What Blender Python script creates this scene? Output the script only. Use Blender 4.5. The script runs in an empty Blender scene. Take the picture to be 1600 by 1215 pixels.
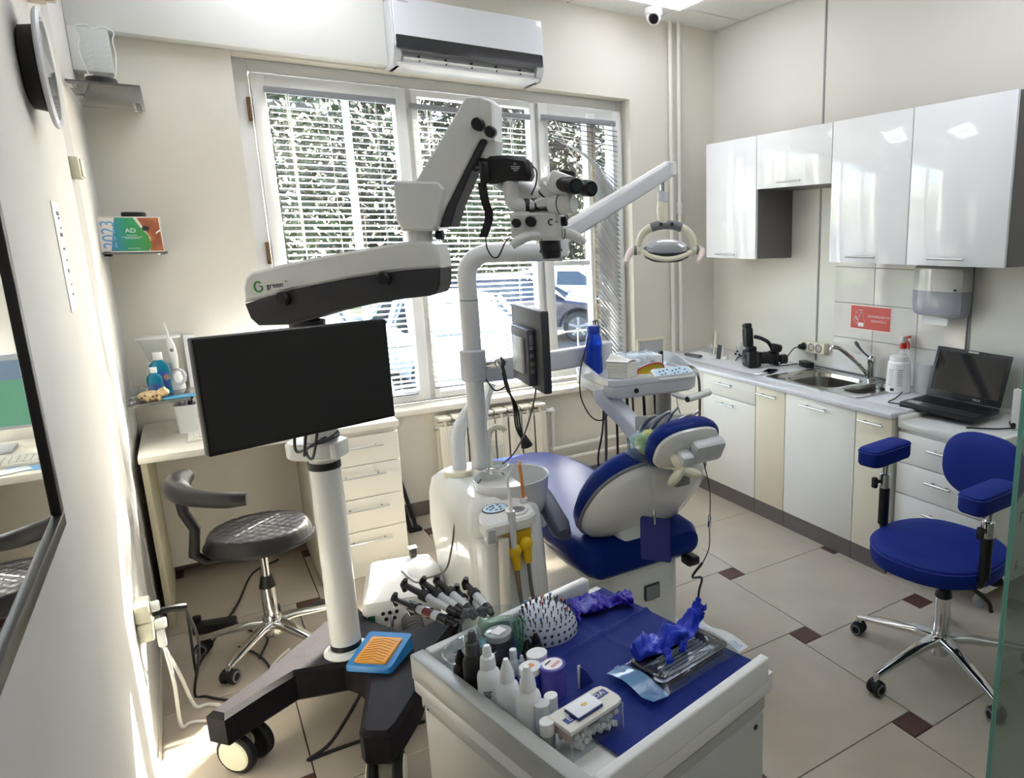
import bpy, bmesh, math, random
from mathutils import Vector, Matrix
scn = bpy.context.scene
COL = scn.collection
PI = math.pi
# ---------------------------------------------------------------- camera
cam_d = bpy.data.cameras.new('camera')
cam = bpy.data.objects.new('camera', cam_d)
COL.objects.link(cam)
scn.camera = cam
_R = Matrix(((0.81445271, -0.58019001, -0.00680671), (-0.12767094, -0.16775229, -0.97752713), (0.56600964, 0.79701865, -0.21069972)))
_m = Matrix((_R[0], -_R[1], -_R[2])).transposed()
cam.matrix_world = Matrix.Translation((0, 0, 1.6)) @ _m.to_4x4()
cam_d.sensor_fit = 'HORIZONTAL'
cam_d.sensor_width = 36
cam_d.lens = 1107.47 * 36 / 1600
cam_d.shift_x = -(1080 - 800) / 1600
cam_d.shift_y = 0
cam_d.clip_start = 0.02
cam_d.clip_end = 300
# ---------------------------------------------------------------- world, sun, exposure
SUN_EL, SUN_AZ = math.radians(31), math.radians(47)      # azimuth measured from +y towards +x
w = bpy.data.worlds.new('daylight')
scn.world = w
w.use_nodes = True
nt = w.node_tree
bg = nt.nodes['Background']
sky = nt.nodes.new('ShaderNodeTexSky')
sky.sky_type = 'NISHITA'
sky.sun_disc = False
sky.sun_elevation = SUN_EL
sky.sun_rotation = SUN_AZ
sky.air_density = 1.0
sky.dust_density = 2.0
nt.links.new(sky.outputs[0], bg.inputs[0])
bg.inputs[1].default_value = 0.9
sd = bpy.data.lights.new('sun', 'SUN')
sd.energy = 36.0
sd.angle = math.radians(0.6)
sd.color = (1.0, 0.93, 0.82)
sun = bpy.data.objects.new('sun', sd)
COL.objects.link(sun)
_sv = Vector((math.sin(SUN_AZ) * math.cos(SUN_EL), math.cos(SUN_AZ) * math.cos(SUN_EL), math.sin(SUN_EL)))
sun.rotation_euler = _sv.to_track_quat('Z', 'Y').to_euler()
sun.location = (3, 9, 7)
scn.view_settings.view_transform = 'Standard'
scn.view_settings.look = 'None'
scn.view_settings.gamma = 1
scn.view_settings.use_curve_mapping = False
scn.view_settings.exposure = 1.45
PANEL_EMIT = 3.2

# ---------------------------------------------------------------- materials
def srgb(h):
    if not isinstance(h, str):
        return tuple(h) + (1,) if len(h) == 3 else tuple(h)
    c = [int(h[i:i + 2], 16) / 255 for i in (0, 2, 4)]
    return tuple(x / 12.92 if x <= 0.04045 else ((x + 0.055) / 1.055) ** 2.4 for x in c) + (1,)

MATS = {}
def mat(name, col, rough=0.5, metal=0.0, noise=0.0, nscale=8.0, bump=0.0, bscale=200.0, coat=0.0, spec=0.5, trans=0.0, ior=1.45, emit=None, estr=0.0, alpha=1.0, sheen=0.0):
    if name in MATS:
        return MATS[name]
    m = bpy.data.materials.new(name)
    m.use_nodes = True
    t = m.node_tree
    b = t.nodes['Principled BSDF']
    c = srgb(col)
    b.inputs['Base Color'].default_value = c
    b.inputs['Roughness'].default_value = rough
    b.inputs['Metallic'].default_value = metal
    b.inputs['Specular IOR Level'].default_value = spec
    b.inputs['IOR'].default_value = ior
    if coat:
        b.inputs['Coat Weight'].default_value = coat
        b.inputs['Coat Roughness'].default_value = 0.05
    if sheen:
        b.inputs['Sheen Weight'].default_value = sheen
    if trans:
        b.inputs['Transmission Weight'].default_value = trans
    if emit:
        b.inputs['Emission Color'].default_value = srgb(emit)
        b.inputs['Emission Strength'].default_value = estr
    if alpha < 1:
        b.inputs['Alpha'].default_value = alpha
    if noise or bump:
        tc = t.nodes.new('ShaderNodeTexCoord')
    if noise:
        n = t.nodes.new('ShaderNodeTexNoise')
        n.inputs['Scale'].default_value = nscale
        n.inputs['Detail'].default_value = 5
        t.links.new(tc.outputs['Object'], n.inputs['Vector'])
        r = t.nodes.new('ShaderNodeValToRGB')
        r.color_ramp.elements[0].position = 0.3
        r.color_ramp.elements[1].position = 0.7
        r.color_ramp.elements[0].color = tuple(x * (1 - noise) for x in c[:3]) + (1,)
        r.color_ramp.elements[1].color = tuple(min(1, x * (1 + noise * 0.5)) for x in c[:3]) + (1,)
        t.links.new(n.outputs['Fac'], r.inputs['Fac'])
        t.links.new(r.outputs['Color'], b.inputs['Base Color'])
    if bump:
        n2 = t.nodes.new('ShaderNodeTexNoise')
        n2.inputs['Scale'].default_value = bscale
        n2.inputs['Detail'].default_value = 3
        t.links.new(tc.outputs['Object'], n2.inputs['Vector'])
        bp = t.nodes.new('ShaderNodeBump')
        bp.inputs['Strength'].default_value = bump
        bp.inputs['Distance'].default_value = 0.002
        t.links.new(n2.outputs['Fac'], bp.inputs['Height'])
        t.links.new(bp.outputs['Normal'], b.inputs['Normal'])
    MATS[name] = m
    return m

def thin(name, col, opacity=0.08, rough=0.02, gloss=0.9):
    """thin clear sheet: light passes straight through, fresnel reflection on top"""
    if name in MATS:
        return MATS[name]
    m = bpy.data.materials.new(name)
    m.use_nodes = True
    t = m.node_tree
    t.nodes.clear()
    out = t.nodes.new('ShaderNodeOutputMaterial')
    tr = t.nodes.new('ShaderNodeBsdfTransparent')
    c = srgb(col)
    tr.inputs[0].default_value = c
    gl = t.nodes.new('ShaderNodeBsdfGlossy')
    gl.inputs['Color'].default_value = (gloss, gloss, gloss, 1)
    gl.inputs['Roughness'].default_value = rough
    df = t.nodes.new('ShaderNodeBsdfDiffuse')
    df.inputs[0].default_value = c
    mx0 = t.nodes.new('ShaderNodeMixShader')
    mx0.inputs[0].default_value = opacity
    t.links.new(tr.outputs[0], mx0.inputs[1])
    t.links.new(df.outputs[0], mx0.inputs[2])
    fr = t.nodes.new('ShaderNodeFresnel')
    ge = t.nodes.new('ShaderNodeNewGeometry')              # both faces of a thin sheet reflect alike
    mr = t.nodes.new('ShaderNodeMapRange')
    mr.inputs['To Min'].default_value = 1.45
    mr.inputs['To Max'].default_value = 1 / 1.45
    t.links.new(ge.outputs['Backfacing'], mr.inputs['Value'])
    t.links.new(mr.outputs[0], fr.inputs[0])
    mx = t.nodes.new('ShaderNodeMixShader')
    t.links.new(fr.outputs[0], mx.inputs[0])
    t.links.new(mx0.outputs[0], mx.inputs[1])
    t.links.new(gl.outputs[0], mx.inputs[2])
    t.links.new(mx.outputs[0], out.inputs[0])
    MATS[name] = m
    return m

def emat(name, col, s):
    return mat(name, col, 0.6, emit=col, estr=s)

# ---------------------------------------------------------------- mesh builder
def rotm(rx=0, ry=0, rz=0):
    return Matrix.Rotation(rz, 4, 'Z') @ Matrix.Rotation(ry, 4, 'Y') @ Matrix.Rotation(rx, 4, 'X')

def frame(o, x, y, z):
    m = Matrix((Vector(x), Vector(y), Vector(z))).transposed().to_4x4()
    m.translation = Vector(o)
    return m

def zframe(o, d, up=(0, 0, 1)):
    """frame at o with local z along d"""
    d = Vector(d).normalized()
    u = Vector(up)
    if abs(d.dot(u)) > 0.98:
        u = Vector((0, 1, 0))
    x = u.cross(d).normalized()
    y = d.cross(x)
    return frame(o, x, y, d)

def catmull(pts, n):
    pts = [Vector(p) for p in pts]
    if len(pts) < 3 or n <= 1:
        return pts
    out = []
    P = [2 * pts[0] - pts[1]] + pts + [2 * pts[-1] - pts[-2]]
    for i in range(1, len(P) - 2):
        for k in range(n):
            t = k / n
            a, b, c, d = P[i - 1], P[i], P[i + 1], P[i + 2]
            out.append(0.5 * ((2 * b) + (c - a) * t + (2 * a - 5 * b + 4 * c - d) * t * t + (3 * b - a - 3 * c + d) * t ** 3))
    out.append(pts[-1])
    return out

def rrect(w, h, r, n=4):
    """rounded rectangle outline, centred"""
    r = min(r, w / 2 - 1e-4, h / 2 - 1e-4)
    o = []
    for cx, cy, a0 in ((w / 2 - r, h / 2 - r, 0), (-w / 2 + r, h / 2 - r, PI / 2), (-w / 2 + r, -h / 2 + r, PI), (w / 2 - r, -h / 2 + r, 1.5 * PI)):
        for k in range(n + 1):
            a = a0 + PI / 2 * k / n
            o.append((cx + r * math.cos(a), cy + r * math.sin(a)))
    return o

def superell(w, h, p=3.0, n=32):
    o = []
    for k in range(n):
        a = 2 * PI * k / n
        c, s = math.cos(a), math.sin(a)
        o.append((w / 2 * math.copysign(abs(c) ** (2 / p), c), h / 2 * math.copysign(abs(s) ** (2 / p), s)))
    return o

class MB:
    def __init__(s):
        s.v = []; s.f = []
    def add(s, vs, fs, M=None):
        o = len(s.v)
        if M is not None:
            vs = [M @ Vector(p) for p in vs]
        s.v += [tuple(p) for p in vs]
        s.f += [tuple(i + o for i in f) for f in fs]
        return s
    def box(s, c, d, rz=0, bev=0.0, seg=2, M=None):
        x, y, z = d[0] / 2, d[1] / 2, d[2] / 2
        vs = [(-x, -y, -z), (x, -y, -z), (x, y, -z), (-x, y, -z), (-x, -y, z), (x, -y, z), (x, y, z), (-x, y, z)]
        fs = [(3, 2, 1, 0), (4, 5, 6, 7), (0, 1, 5, 4), (1, 2, 6, 5), (2, 3, 7, 6), (3, 0, 4, 7)]
        T = Matrix.Translation(c) @ Matrix.Rotation(rz, 4, 'Z')
        if M is not None:
            T = M @ T
        if bev > 0:
            bm = bmesh.new()
            bv = [bm.verts.new(p) for p in vs]
            for f in fs:
                bm.faces.new([bv[i] for i in f])
            bmesh.ops.bevel(bm, geom=bm.edges[:], offset=min(bev, 0.49 * min(d)), segments=seg, profile=0.5, affect='EDGES')
            bm.verts.index_update()
            vs = [tuple(v.co) for v in bm.verts]
            fs = [tuple(v.index for v in f.verts) for f in bm.faces]
            bm.free()
        return s.add(vs, fs, T)
    def b2(s, lo, hi, bev=0.0, seg=2, M=None):
        return s.box([(a + b) / 2 for a, b in zip(lo, hi)], [abs(b - a) for a, b in zip(lo, hi)], 0, bev, seg, M)
    def loft(s, rings, cap0=True, cap1=True, M=None, closed=True):
        n = len(rings[0]); vs = [p for r in rings for p in r]; fs = []
        for i in range(len(rings) - 1):
            for k in range(n if closed else n - 1):
                k2 = (k + 1) % n
                fs.append((i * n + k, i * n + k2, (i + 1) * n + k2, (i + 1) * n + k))
        if cap0:
            fs.append(tuple(reversed(range(n))))
        if cap1:
            fs.append(tuple(range((len(rings) - 1) * n, len(rings) * n)))
        return s.add(vs, fs, M)
    def lathe(s, prof, c=(0, 0, 0), n=24, M=None, cap0=True, cap1=True, sx=1, sy=1):
        rings = [[(c[0] + r * sx * math.cos(2 * PI * k / n), c[1] + r * sy * math.sin(2 * PI * k / n), c[2] + z) for k in range(n)] for r, z in prof]
        return s.loft(rings, cap0, cap1, M)
    def cyl(s, p0, p1, r0, r1=None, n=16, bev=0.0):
        p0, p1 = Vector(p0), Vector(p1)
        r1 = r0 if r1 is None else r1
        L = (p1 - p0).length
        if bev:
            pr = [(r0 - bev, 0), (r0, bev), (r1, L - bev), (r1 - bev, L)]
        else:
            pr = [(r0, 0), (r1, L)]
        return s.lathe(pr, (0, 0, 0), n, zframe(p0, p1 - p0))
    def tube(s, pts, r, n=8, sub=5, closed=False):
        pts = catmull(pts, sub)
        m = len(pts)
        rs = r if isinstance(r, (list, tuple)) else None
        rings = []
        prev = None
        for i, p in enumerate(pts):
            d = (pts[min(i + 1, m - 1)] - pts[max(i - 1, 0)])
            if d.length < 1e-9:
                d = Vector((0, 0, 1))
            d.normalize()
            if prev is None:
                u = Vector((0, 0, 1)) if abs(d.z) < 0.9 else Vector((0, 1, 0))
                x = u.cross(d).normalized()
            else:
                x = (prev - d * prev.dot(d)).normalized()
            prev = x
            y = d.cross(x)
            if rs:
                q = i / (m - 1) * (len(rs) - 1); a = int(min(q, len(rs) - 2)); rr = rs[a] + (rs[a + 1] - rs[a]) * (q - a)
            else:
                rr = r
            rings.append([p + x * rr * math.cos(2 * PI * k / n) + y * rr * math.sin(2 * PI * k / n) for k in range(n)])
        return s.loft(rings)
    def ell(s, c, r, n=16, m=10, M=None):
        r = r if isinstance(r, (tuple, list)) else (r, r, r)
        rings = []
        for i in range(1, m):
            a = PI * i / m
            rings.append([(c[0] + r[0] * math.sin(a) * math.cos(2 * PI * k / n), c[1] + r[1] * math.sin(a) * math.sin(2 * PI * k / n), c[2] - r[2] * math.cos(a)) for k in range(n)])
        return s.loft(rings, True, True, M)
    def pillow(s, out, lev, M=None):
        """outline (x,y) lofted through (scale, z) or (sx, sy, z) levels"""
        rings = []
        for l in lev:
            sx, sy, z = l if len(l) == 3 else (l[0], l[0], l[1])
            rings.append([(x * sx, y * sy, z) for x, y in out])
        return s.loft(rings, True, True, M)
    def prism(s, out, z0, z1, M=None, bev=0.0):
        """extrude outline in local z; bev insets the caps"""
        if bev:
            cx = sum(p[0] for p in out) / len(out); cy = sum(p[1] for p in out) / len(out)
            n = len(out)
            ins = []
            A = sum(out[i][0] * out[(i + 1) % n][1] - out[(i + 1) % n][0] * out[i][1] for i in range(n))
            sg = 1 if A > 0 else -1
            for i in range(n):
                a, b, c = Vector(out[i - 1]), Vector(out[i]), Vector(out[(i + 1) % n])
                d1 = (b - a); d2 = (c - b)
                n1 = Vector((-d1.y, d1.x)).normalized() * sg if d1.length > 1e-9 else Vector((0, 0))
                n2 = Vector((-d2.y, d2.x)).normalized() * sg if d2.length > 1e-9 else Vector((0, 0))
                nn = (n1 + n2)
                if nn.length < 1e-6:
                    nn = n1
                nn.normalize()
                k = max(0.5, nn.dot(n1))
                ins.append(tuple(b + nn * bev / k))
            rings = [[(x, y, z0) for x, y in ins], [(x, y, z0 + bev) for x, y in out], [(x, y, z1 - bev) for x, y in out], [(x, y, z1) for x, y in ins]]
        else:
            rings = [[(x, y, z0) for x, y in out], [(x, y, z1) for x, y in out]]
        return s.loft(rings, True, True, M)
    def grid(s, fn, nu, nv, M=None):
        vs = [fn(i / nu, j / nv) for j in range(nv + 1) for i in range(nu + 1)]
        fs = [(j * (nu + 1) + i, j * (nu + 1) + i + 1, (j + 1) * (nu + 1) + i + 1, (j + 1) * (nu + 1) + i) for j in range(nv) for i in range(nu)]
        return s.add(vs, fs, M)
    def mesh(s, name, m, off=None, ang=35):
        me = bpy.data.meshes.new(name)
        vs = s.v if off is None else [tuple(off @ Vector(p)) for p in s.v]
        me.from_pydata(vs, [], s.f)
        bm = bmesh.new(); bm.from_mesh(me)
        bmesh.ops.recalc_face_normals(bm, faces=bm.faces[:])
        bm.to_mesh(me); bm.free()
        me.materials.append(m)
        me.polygons.foreach_set('use_smooth', [True] * len(me.polygons))
        me.set_sharp_from_angle(angle=math.radians(ang))
        me.update()
        return me

WM = {}                                                   # world matrix of every thing
def tag(o, label=None, cat=None, group=None, kind=None):
    if label: o['label'] = label
    if cat: o['category'] = cat
    if group: o['group'] = group
    if kind: o['kind'] = kind
    return o
def thing(name, label, cat, loc=(0, 0, 0), rz=0.0, group=None):
    o = bpy.data.objects.new(name, None)
    o.empty_display_size = 0.05
    COL.objects.link(o)
    o.location = loc; o.rotation_euler = (0, 0, rz)
    WM[o.name] = Matrix.Translation(loc) @ Matrix.Rotation(rz, 4, 'Z')
    return tag(o, label, cat, group)
def part(par, name, mb, m, W=False, label=None, ang=35, kind=None):
    """one mesh object under par; W = the mesh is given in world coordinates"""
    root = WM[par.name]
    me = mb.mesh(name, m, root.inverted() if W else None, ang)
    o = bpy.data.objects.new(name, me)
    COL.objects.link(o)
    o.parent = par
    WM[o.name] = root
    if label: o['label'] = label
    if kind: o['kind'] = kind
    return o
def solo(name, mb, m, label, cat, group=None, kind=None, ang=35):
    """a thing that is one mesh, given in world coordinates; origin at the middle of its base"""
    xs, ys, zs = zip(*mb.v)
    loc = Vector(((min(xs) + max(xs)) / 2, (min(ys) + max(ys)) / 2, min(zs)))
    me = mb.mesh(name, m, Matrix.Translation(-loc), ang)
    o = bpy.data.objects.new(name, me)
    COL.objects.link(o)
    o.location = loc
    WM[o.name] = Matrix.Translation(loc)
    return tag(o, label, cat, group, kind)
def struct(name, mb, m, ang=35):
    o = bpy.data.objects.new(name, mb.mesh(name, m, None, ang))
    COL.objects.link(o)
    WM[o.name] = Matrix()
    o['kind'] = 'structure'
    return o
def clone(o, par, M):
    """another piece that shares o's mesh, placed by matrix M in par's space"""
    c = bpy.data.objects.new(o.name.split('.')[0], o.data)
    COL.objects.link(c)
    c.parent = par
    c.matrix_local = M
    return c
def text_part(par, name, body, size, M, m, align='CENTER', depth=0.0003, sx=1.0, world=True, space=1.0):
    cu = bpy.data.curves.new('lettering', 'FONT')
    cu.body = body; cu.size = size; cu.align_x = align; cu.align_y = 'CENTER'; cu.extrude = depth; cu.space_character = space
    tmp = bpy.data.objects.new('lettering', cu)
    COL.objects.link(tmp)
    dg = bpy.context.evaluated_depsgraph_get()
    me = bpy.data.meshes.new_from_object(tmp.evaluated_get(dg))
    bpy.data.objects.remove(tmp)
    T = M @ Matrix.Diagonal((sx, 1, 1, 1))
    if world:
        T = WM[par.name].inverted() @ T
    me.transform(T)
    me.materials.clear(); me.materials.append(m)
    o = bpy.data.objects.new(name, me)
    COL.objects.link(o)
    o.parent = par
    return o
def bar_handle(par, p, axis, L, out, m, r=0.005):
    """bar handle: centre p, bar along axis, standing off along out"""
    p, a, u = Vector(p), Vector(axis), Vector(out)
    b = MB()
    b.cyl(p - a * L / 2 + u * 0.028, p + a * L / 2 + u * 0.028, r, n=10)
    for sgn in (-1, 1):
        q = p + a * sgn * (L / 2 - 0.03)
        b.cyl(q, q + u * 0.028, r * 0.8, n=8)
    return part(par, 'handle', b, m, W=True)

# shared materials
WHITE = mat('white_plastic', 'e9e9e6', 0.28, noise=0.02, nscale=3)
GLOSSW = mat('white_lacquer', 'eeeeec', 0.12, coat=0.3)
GREYW = mat('light_grey_plastic', 'c9cbcc', 0.35)
CREAM = mat('cream_plastic', 'e5e1c8', 0.35)
BLACK = mat('black_plastic', '161616', 0.4, bump=0.1, bscale=400)
DARK = mat('charcoal_plastic', '2c2c2e', 0.5, bump=0.15, bscale=500)
GREY = mat('mid_grey_plastic', '77797c', 0.4)
CHROME = mat('polished_chrome', 'd8d8d8', 0.08, 1.0)
STEEL = mat('brushed_steel', 'b9b9b7', 0.28, 1.0, noise=0.05, nscale=40)
BLUEFAB = mat('royal_blue_upholstery', '12297f', 0.6, bump=0.12, bscale=700, spec=0.2)
NAVY = mat('navy_vinyl', '122870', 0.32, spec=0.1, noise=0.04, nscale=4)
RUBBER = mat('black_rubber', '111111', 0.65)
CABLE = mat('black_cable', '1a1a1c', 0.5)
CABLEG = mat('grey_cable', '6d675f', 0.5)
CABLEW = mat('white_cable', 'dcdad4', 0.5)
CLEAR = thin('clear_plastic', 'f6f9fa', 0.045, 0.03)
LAMW = mat('white_laminate', 'e8e6e0', 0.4, noise=0.02, nscale=5)
# ================================================================ the room
XL, XR, YB, YN, ZC = -0.255, 3.15, 4.14, -1.6, 2.95
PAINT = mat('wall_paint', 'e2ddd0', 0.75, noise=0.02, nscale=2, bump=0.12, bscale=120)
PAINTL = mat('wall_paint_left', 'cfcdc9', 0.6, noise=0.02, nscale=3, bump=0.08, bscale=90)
PAINTP = mat('wall_panel', 'dddbd2', 0.45, noise=0.02, nscale=2)
PVC = mat('window_pvc', 'e7e7e4', 0.35, noise=0.03, nscale=6)
SKIRT = mat('skirting_tile', '6f6660', 0.3, noise=0.08, nscale=14)
GROUT = mat('grout', '4a443f', 0.8)
TILE = mat('floor_tile', 'b5aa9b', 0.16, noise=0.06, nscale=5, bump=0.03, bscale=60)
TILED = mat('brown_inset_tile', '52352b', 0.4, noise=0.15, nscale=18)
CEILM = mat('ceiling_board', 'efeee8', 0.7, noise=0.03, nscale=30)
TRIMG = mat('grey_trim', '8f908e', 0.4)

fl = struct('floor', MB().b2((XL - 0.1, YN - 0.1, -0.12), (XR + 0.1, YB + 0.1, -0.010)), GROUT)
L_, S_, G_ = 0.602, 0.095, 0.0035
ox, oy = 1.993 - S_ / 2, 2.478 - S_ / 2
big_me = small_me = None
for i in range(-9, 10):
    for j in range(-12, 12):
        bx, by = ox + i * L_ + j * S_, oy - i * S_ + j * L_
        for kind_, x0, y0, s_, mm, nm in (('b', bx + S_, by, L_, TILE, 'tile'), ('s', bx, by, S_, TILED, 'inset_tile')):
            lo = (max(x0 + G_ / 2, XL), max(y0 + G_ / 2, YN)); hi = (min(x0 + s_ - G_ / 2, XR), min(y0 + s_ - G_ / 2, YB))
            if hi[0] - lo[0] < 0.012 or hi[1] - lo[1] < 0.012 or (lo[1] < -0.9):
                continue
            full = hi[0] - lo[0] > s_ - G_ - 1e-6 and hi[1] - lo[1] > s_ - G_ - 1e-6
            if full and kind_ == 'b' and big_me:
                o = bpy.data.objects.new(nm, big_me); COL.objects.link(o); o.parent = fl
            elif full and kind_ == 's' and small_me:
                o = bpy.data.objects.new(nm, small_me); COL.objects.link(o); o.parent = fl
            else:
                sx, sy = hi[0] - lo[0], hi[1] - lo[1]
                e = 0.0012
                mb = MB().add([(0, 0, -0.0101), (sx, 0, -0.0101), (sx, sy, -0.0101), (0, sy, -0.0101), (0, 0, -e), (sx, 0, -e), (sx, sy, -e), (0, sy, -e), (e, e, 0), (sx - e, e, 0), (sx - e, sy - e, 0), (e, sy - e, 0)],
                              [(0, 1, 5, 4), (1, 2, 6, 5), (2, 3, 7, 6), (3, 0, 4, 7), (4, 5, 9, 8), (5, 6, 10, 9), (6, 7, 11, 10), (7, 4, 8, 11), (8, 9, 10, 11), (3, 2, 1, 0)])
                me = mb.mesh(nm, mm, None, 20)
                if full and kind_ == 'b': big_me = me
                elif full: small_me = me
                o = bpy.data.objects.new(nm, me); COL.objects.link(o); o.parent = fl
            o.location = (lo[0], lo[1], 0)
# walls
WX0, WX1, WZ0, WZ1 = 0.318, 2.473, 0.655, 2.455          # window opening
mb = MB().b2((XL - 0.1, YB, -0.1), (WX0, YB + 0.34, ZC)).b2((WX1, YB, -0.1), (XR + 0.1, YB + 0.34, ZC))
mb.b2((WX0, YB, WZ1), (WX1, YB + 0.34, ZC)).b2((WX0, YB, -0.1), (WX1, YB + 0.34, WZ0 - 0.04))
wall_far = struct('wall_far', mb, PAINT)
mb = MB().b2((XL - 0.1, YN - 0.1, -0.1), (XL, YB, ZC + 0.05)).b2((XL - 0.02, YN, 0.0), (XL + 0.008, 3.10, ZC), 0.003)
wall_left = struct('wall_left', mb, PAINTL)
wall_right = struct('wall_right', MB().b2((XR, YN - 0.1, -0.1), (XR + 0.1, YB, ZC + 0.05)), PAINTP)
wall_near = struct('wall_near', MB().b2((XL - 0.1, YN - 0.1, -0.1), (XR + 0.1, YN, ZC + 0.05)), PAINT)
for k, (yy, zt_) in enumerate(((3.094, ZC), (2.05, 1.46))):
    struct('trim_%d' % (k + 1), MB().b2((XR - 0.004, yy - 0.007, 0.84), (XR + 0.01, yy + 0.007, zt_), 0.001), TRIMG)
struct('trim_3', MB().b2((XL, 3.10, 0.0), (XL + 0.006, 3.36, ZC), 0.003), mat('grey_door_trim', 'b9b8b4', 0.5))
mb = MB().b2((XL, YB - 0.085, 2.462), (1.0, YB, ZC), 0.004)
struct('trim_4', mb, mat('bulkhead_paint', 'e4e4de', 0.6, noise=0.02, nscale=3))
struct('trim_5', MB().b2((XL, YB - 0.10, 2.29), (-0.12, YB - 0.0, 2.462), 0.006).b2((-0.22, YB - 0.13, 2.245), (-0.19, YB - 0.1, 2.275), 0.004), mat('bulkhead_paint', 'e4e4de', 0.6))
struct('baseboard_far', MB().b2((XL, YB - 0.012, 0.0), (2.57, YB, 0.085), 0.002), SKIRT)
struct('baseboard_left', MB().b2((XL, -0.9, 0.0), (XL + 0.012, YB - 0.012, 0.05), 0.002), mat('pale_skirting', 'c9c5b8', 0.5))
# ceiling: boards in a recessed grid
ce = struct('ceiling', MB().b2((XL - 0.1, YN - 0.1, ZC + 0.012), (XR + 0.1, YB + 0.1, ZC + 0.1)), mat('ceiling_grid', 'a9a9a6', 0.6))
gx = [XL] + [2.66 - 0.6 * k for k in range(4, -1, -1)] + [XR]
gy = [3.835 - 0.6 * k for k in range(9, -1, -1)] + [YB]
LED = [(4, 8), (1, 8), (4, 5), (2, 5), (4, 2), (2, 2)]
share = {}
for a in range(len(gx) - 1):
    for b in range(len(gy) - 1):
        if (a, b) in LED:
            continue
        d = (gx[a + 1] - gx[a] - 0.012, gy[b + 1] - gy[b] - 0.012)
        key = (round(d[0], 3), round(d[1], 3))
        if key not in share:
            share[key] = MB().box((0, 0, 0.008), (d[0], d[1], 0.016), bev=0.003, seg=1).mesh('ceiling_board', CEILM)
        o = bpy.data.objects.new('ceiling_board', share[key]); COL.objects.link(o); o.parent = ce
        o.location = ((gx[a] + gx[a + 1]) / 2, (gy[b] + gy[b + 1]) / 2, ZC - 0.002)
where = {(4, 8): 'square LED ceiling panel with bright border above the white security camera', (1, 8): 'square LED ceiling panel above the desk with drawers', (4, 5): 'square LED ceiling panel above the royal blue stool', (2, 5): 'square LED ceiling panel above the dental chair headrest', (4, 2): 'square LED ceiling panel behind the photographer, right of two', (2, 2): 'square LED ceiling panel behind the photographer, left of two'}
for a, b in LED:
    cx, cy = (gx[a] + gx[a + 1]) / 2, (gy[b] + gy[b + 1]) / 2
    t = thing('ceiling_light', where[(a, b)], 'ceiling light', (cx, cy, ZC - 0.02), 0, 'square LED panels in the ceiling')
    part(t, 'housing', MB().b2((-0.295, -0.295, 0.012), (0.295, 0.295, 0.05), 0.004), WHITE)
    m_ = MB()
    for sx, sy, w_, h_ in ((-1, 0, 0.045, 0.585), (1, 0, 0.045, 0.585), (0, -1, 0.495, 0.045), (0, 1, 0.495, 0.045)):
        m_.box((sx * 0.27, sy * 0.27, 0.006), (w_, h_, 0.012))
    part(t, 'light_border', m_, emat('led_border', 'f4f6ff', PANEL_EMIT * 1.6))
    part(t, 'diffuser', MB().box((0, 0, 0.010), (0.49, 0.49, 0.008)), emat('led_diffuser', 'e9edfb', PANEL_EMIT * 0.42))
# ---------------------------------------------------------------- window
YF = 4.27
GLASS = thin('window_glass', 'f7faf9', 0.01, 0.0)
DIRT = mat('hinge_brown', '6b5236', 0.6, noise=0.4, nscale=80)
wf = MB()
for lo, hi in (((WX0, YF - 0.02, WZ0), (WX0 + 0.07, YF + 0.06, WZ1)), ((WX1 - 0.035, YF - 0.02, WZ0), (WX1, YF + 0.06, WZ1)), ((WX0 + 0.07, YF - 0.019, WZ1 - 0.055), (WX1 - 0.035, YF + 0.059, WZ1)), ((WX0 + 0.07, YF - 0.019, WZ0), (WX1 - 0.035, YF + 0.059, WZ0 + 0.03)),
               ((1.108, YF - 0.017, WZ0 + 0.03), (1.146, YF + 0.057, WZ1 - 0.055)), ((1.852, YF - 0.017, WZ0 + 0.03), (1.888, YF + 0.057, WZ1 - 0.055))):
    wf.b2(lo, hi, 0.004)
win = struct('window_1', wf, PVC)
secs = [(0.392, 1.115, 0.668, 2.39), (1.140, 1.858, 0.672, 2.39), (1.880, 2.452, 0.70, 2.39)]
for k, (x0, x1, z0, z1) in enumerate(secs):
    y0, y1 = (YF - 0.045, YF + 0.03)
    st = 0.062 if k != 1 else 0.035
    m_ = MB().b2((x0, y0, z0), (x0 + st, y1, z1), 0.006).b2((x1 - st, y0, z0), (x1, y1, z1), 0.006).b2((x0 + st - 0.004, y0 + 0.001, z1 - st), (x1 - st + 0.004, y1 - 0.001, z1), 0.006).b2((x0 + st - 0.004, y0 + 0.001, z0), (x1 - st + 0.004, y1 - 0.001, z0 + st), 0.006)
    if k == 2:
        m_.b2((2.20, y0 - 0.006, z0 + 0.03), (2.262, y1 - 0.004, z1 - 0.03), 0.005)
        m_.b2((x0 + 0.05, y0 + 0.01, 1.42), (2.21, y1 - 0.01, 1.452), 0.004)
    part(win, 'sash', m_, PVC, W=True)
    part(win, 'glass_pane', MB().b2((x0 + st - 0.01, YF + 0.005, z0 + st - 0.01), (x1 - st + 0.01, YF + 0.011, z1 - st + 0.01)), GLASS, W=True)
    if k == 2:
        part(win, 'weather_strip', MB().b2((2.225, y0 - 0.012, z0 + 0.07), (2.243, y0 - 0.004, z1 - 0.1), 0.002), mat('aged_seal', 'dccdaa', 0.6, noise=0.2, nscale=6), W=True, label='yellowed sealing strip')
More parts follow.
